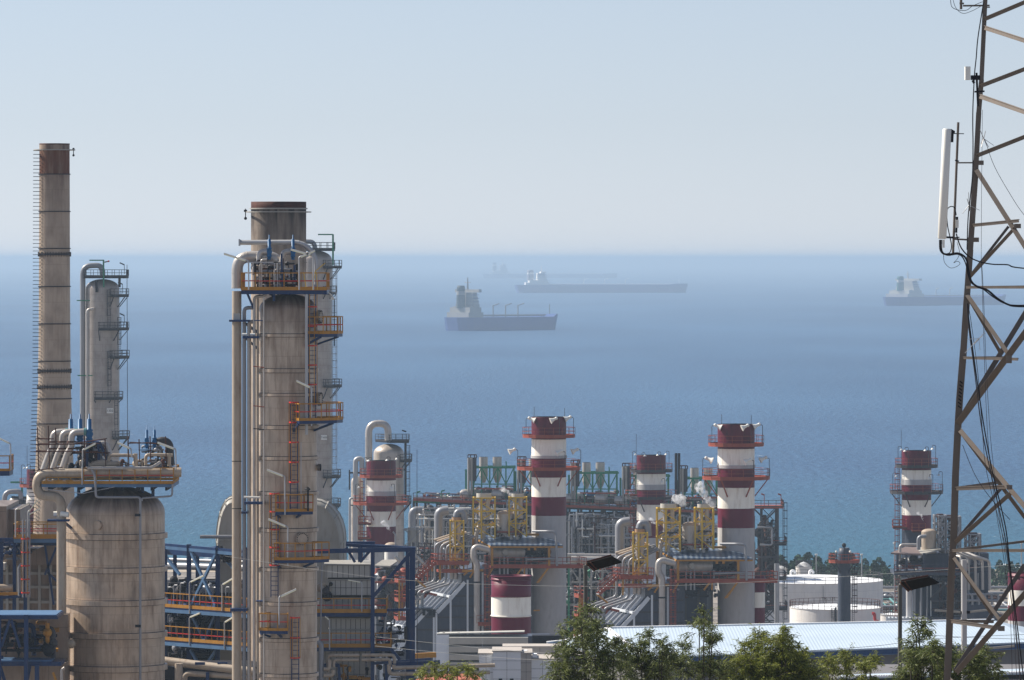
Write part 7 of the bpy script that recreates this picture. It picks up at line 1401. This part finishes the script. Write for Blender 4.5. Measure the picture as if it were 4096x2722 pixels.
# ================= feathery foreground trees =================
def leafmat(name, c0, c1):
    m, nt, bs = _new(name); g_ = nt.nodes.new("ShaderNodeNewGeometry"); r_ = nt.nodes.new("ShaderNodeValToRGB"); r_.color_ramp.elements[0].color = (*c0, 1); r_.color_ramp.elements[1].color = (*c1, 1)
    nt.links.new(g_.outputs["Random Per Island"], r_.inputs[0]); nt.links.new(r_.outputs[0], bs.inputs[0]); bs.inputs["Roughness"].default_value = .55; bs.inputs["Specular IOR Level"].default_value = .3
    tr = nt.nodes.new("ShaderNodeBsdfTranslucent"); nt.links.new(r_.outputs[0], tr.inputs[0]); mxs = nt.nodes.new("ShaderNodeMixShader"); mxs.inputs[0].default_value = .35; nt.links.new(bs.outputs[0], mxs.inputs[1]); nt.links.new(tr.outputs[0], mxs.inputs[2]); nt.links.new(mxs.outputs[0], nt.nodes["Material Output"].inputs[0]); return m
L1 = leafmat("willow_leaf", (0.04, 0.065, 0.018), (0.22, 0.25, 0.08)); L2 = leafmat("bright_leaf", (0.07, 0.10, 0.015), (0.30, 0.32, 0.06))
def feather_tree(label, D, base_px, clumps, leaf, seed, dens=1.0):
    rg = random.Random(seed); s = F / D; base = Vector((X(base_px, D), D, ground(D)))
    t = thing("feathery_tree", label, "tree", base, "feathery trees in the foreground")
    tb = MB(bk); lb = MB(leaf); fork = base + Vector((0, 0, (Z(2722, D) - base.z) * .55)); tb.tube([base - Vector((0, 0, .3)), base.lerp(fork, .5) + Vector((.08, 0, 0)), fork], .12, 8, radii=[.17, .13, .1])
    for (cx_, cy_, rp) in clumps:
        c = P(cx_, cy_, D) + Vector((0, rg.uniform(-.6, .6), 0)); r = rp / s; m = fork.lerp(c, .5) + Vector((rg.uniform(-.2, .2), rg.uniform(-.2, .2), .15))
        tb.tube([fork, m, c - Vector((0, 0, r * .4)), c + Vector((0, 0, r * .5))], .03, 6, radii=[.05, .03, .016, .006])
        for k in range(int(46 * dens * max(.3, (rp / 80) ** 1.8))):
            wisp = rg.random() < .35
            a = rg.random() * 6.283; el = rg.uniform(-.7, 1.35); d = Vector((math.cos(a) * math.cos(el), math.sin(a) * math.cos(el), math.sin(el))); q0 = c + d * r * rg.uniform(.05, .75); L = max(.22, r * rg.uniform(.3, .65)) * (1.5 if wisp else 1); d = (d + Vector((rg.uniform(-.4, .4), rg.uniform(-.4, .4), rg.uniform(-.2, .5)))).normalized(); q1 = q0 + d * L + Vector((0, 0, -L * .25)); tb.tube([q0, q0.lerp(q1, .5) + Vector((0, 0, L * .12)), q1], .006, 4, caps=False, radii=[.01, .007, .004])
            for j in range(16 if wisp else 34):
                u = rg.uniform(.1, 1.05); p = q0.lerp(q1, u) + Vector((rg.uniform(-.05, .05), rg.uniform(-.05, .05), rg.uniform(-.03, .05))); aa = rg.random() * 6.283; ld = (d * .5 + Vector((math.cos(aa), math.sin(aa), rg.uniform(-1.1, .5)))).normalized(); l_ = rg.uniform(.08, .18); w_ = ld.cross(Vector((rg.uniform(-1, 1), rg.uniform(-1, 1), rg.uniform(-1, 1)))).normalized() * rg.uniform(.008, .014); e = p + ld * l_ + Vector((0, 0, -l_ * .25)); mid = p + ld * l_ * .5
                lb.add([p, mid + w_, e, mid - w_], [(0, 1, 2, 3)])
    tb.build("trunk", t); lb.build("crown", t); return t
feather_tree("dark feathery tree with the street lamp pole behind it, right of the white block building", 145, 2400, [(2325, 2500, 48), (2300, 2560, 75), (2390, 2545, 60), (2380, 2620, 95), (2270, 2630, 80), (2280, 2710, 90), (2400, 2710, 110), (2455, 2600, 60), (2240, 2700, 60), (2350, 2455, 28)], L1, 1)
feather_tree("dark feathery tree before the warehouse's left end, between two taller neighbours", 148, 2560, [(2500, 2610, 65), (2565, 2600, 50), (2540, 2680, 90), (2640, 2640, 60), (2620, 2710, 90), (2480, 2700, 80), (2600, 2560, 30), (2650, 2590, 35)], L1, 2)
feather_tree("dark feathery tree with one tall thin spray, below the right tall stack", 150, 2780, [(2815, 2470, 32), (2800, 2530, 42), (2840, 2590, 50), (2730, 2600, 45), (2720, 2670, 80), (2820, 2670, 75), (2880, 2700, 70), (2670, 2630, 45), (2850, 2540, 30)], L1, 3)
feather_tree("sunlit yellow green bushy tree with twin tops, in front of the warehouse", 152, 3080, [(3130, 2545, 32), (3140, 2600, 50), (3100, 2590, 38), (3035, 2560, 28), (3010, 2610, 50), (3080, 2660, 90), (2970, 2665, 70), (3180, 2655, 75), (3230, 2710, 80), (2930, 2720, 70), (3060, 2720, 100), (3150, 2720, 90)], L2, 4, 1.6)
feather_tree("low yellow green tree at the bottom, between the sunlit tree and the right street lamp", 156, 3420, [(3385, 2640, 38), (3400, 2690, 50), (3460, 2700, 55), (3330, 2710, 50), (3310, 2650, 28), (3490, 2665, 28)], L2, 5, 1.3)
feather_tree("dark feathery tree growing around the foot of the lattice mast", 120, 3720, [(3680, 2525, 30), (3670, 2580, 42), (3720, 2610, 50), (3700, 2680, 80), (3790, 2650, 70), (3790, 2720, 80), (3640, 2650, 45), (3640, 2720, 60), (3870, 2640, 45), (3900, 2700, 60), (3940, 2640, 45), (3960, 2710, 50)], L1, 6, 1.2)
feather_tree("small tree top poking up at the bottom, below the louvred unit", 150, 1790, [(1740, 2700, 48), (1790, 2680, 30), (1690, 2725, 50), (1830, 2712, 34), (1870, 2690, 26), (1900, 2725, 40)], L2, 7, .8)

# ================= steam puffs =================
sm = bpy.data.materials.new("steam"); sm.use_nodes = True; nt = sm.node_tree; nt.nodes.remove(nt.nodes["Principled BSDF"]); pv = nt.nodes.new("ShaderNodeVolumePrincipled"); pv.inputs["Color"].default_value = (.95, .96, .98, 1); tcs = nt.nodes.new("ShaderNodeTexCoord"); nzs = nt.nodes.new("ShaderNodeTexNoise"); nzs.inputs["Scale"].default_value = 2.2; nzs.inputs["Detail"].default_value = 5; nt.links.new(tcs.outputs["Object"], nzs.inputs[0]); mrs = nt.nodes.new("ShaderNodeMapRange"); mrs.inputs[1].default_value = .42; mrs.inputs[2].default_value = .66; mrs.inputs[4].default_value = 3.2; nt.links.new(nzs.outputs[0], mrs.inputs[0]); nt.links.new(mrs.outputs[0], pv.inputs["Density"]); nt.links.new(pv.outputs[0], nt.nodes["Material Output"].inputs["Volume"])
def steam(pts, D, lab, dens=None):
    rg = random.Random(int(pts[0][0])); bm = bmesh.new(); s = F / D; c0_ = P(pts[0][0], pts[0][1], D)
    for (x0, y0, r0), (x1, y1, r1) in zip(pts[:-1], pts[1:]):
        for k in range(7):
            u = (k + rg.random() * .5) / 7; r = (r0 + (r1 - r0) * u) / s; p = P(x0 + (x1 - x0) * u, y0 + (y1 - y0) * u, D) + Vector((rg.uniform(-.5, .5), rg.uniform(-.5, .5), rg.uniform(-.4, .4))) * r - c0_
            mt_ = Matrix.Translation(p) @ Matrix.Diagonal((r * rg.uniform(.6, 1), r, r * rg.uniform(.6, 1), 1)); bmesh.ops.create_icosphere(bm, subdivisions=2, radius=1, matrix=mt_)
    me = bpy.data.meshes.new("steam"); bm.to_mesh(me); bm.free(); me.materials.append(sm); o = bpy.data.objects.new("steam_plume", me); COL.objects.link(o); o.location = c0_
    rm = o.modifiers.new("merge", 'REMESH'); rm.mode = 'VOXEL'; rm.voxel_size = .16; ds = o.modifiers.new("puff", 'DISPLACE'); tx = bpy.data.textures.new("puffs", 'CLOUDS'); tx.noise_scale = .5; ds.texture = tx; ds.strength = .45; ds.mid_level = .5; o["kind"] = "stuff"; o["label"] = lab; o["category"] = "steam"; return o
steam([(1564, 2130, 3), (1552, 2108, 8), (1535, 2085, 13)], 877, "small white steam wisp in front of the shorter left stack")
steam([(2062, 1995, 4), (2040, 1975, 9), (2005, 1955, 13)], 778, "white steam drifting left above the yellow towers left of the centre stack")
steam([(2735, 2020, 12), (2720, 2000, 22), (2700, 1990, 18)], 735, "white steam cloud over the wide pale cap right of the shorter middle stack")
steam([(2850, 2022, 12), (2825, 1990, 17), (2800, 1955, 20), (2800, 1930, 12)], 735, "tallest white steam cloud rising left of the right tall stack")
steam([(2647, 2105, 3), (2625, 2092, 7), (2600, 2080, 10)], 900, "faint steam wisp before the shorter middle stack")
steam([(3695, 2088, 3), (3685, 2065, 8), (3665, 2045, 9)], 788, "white steam wisp before the stack left of the mast")
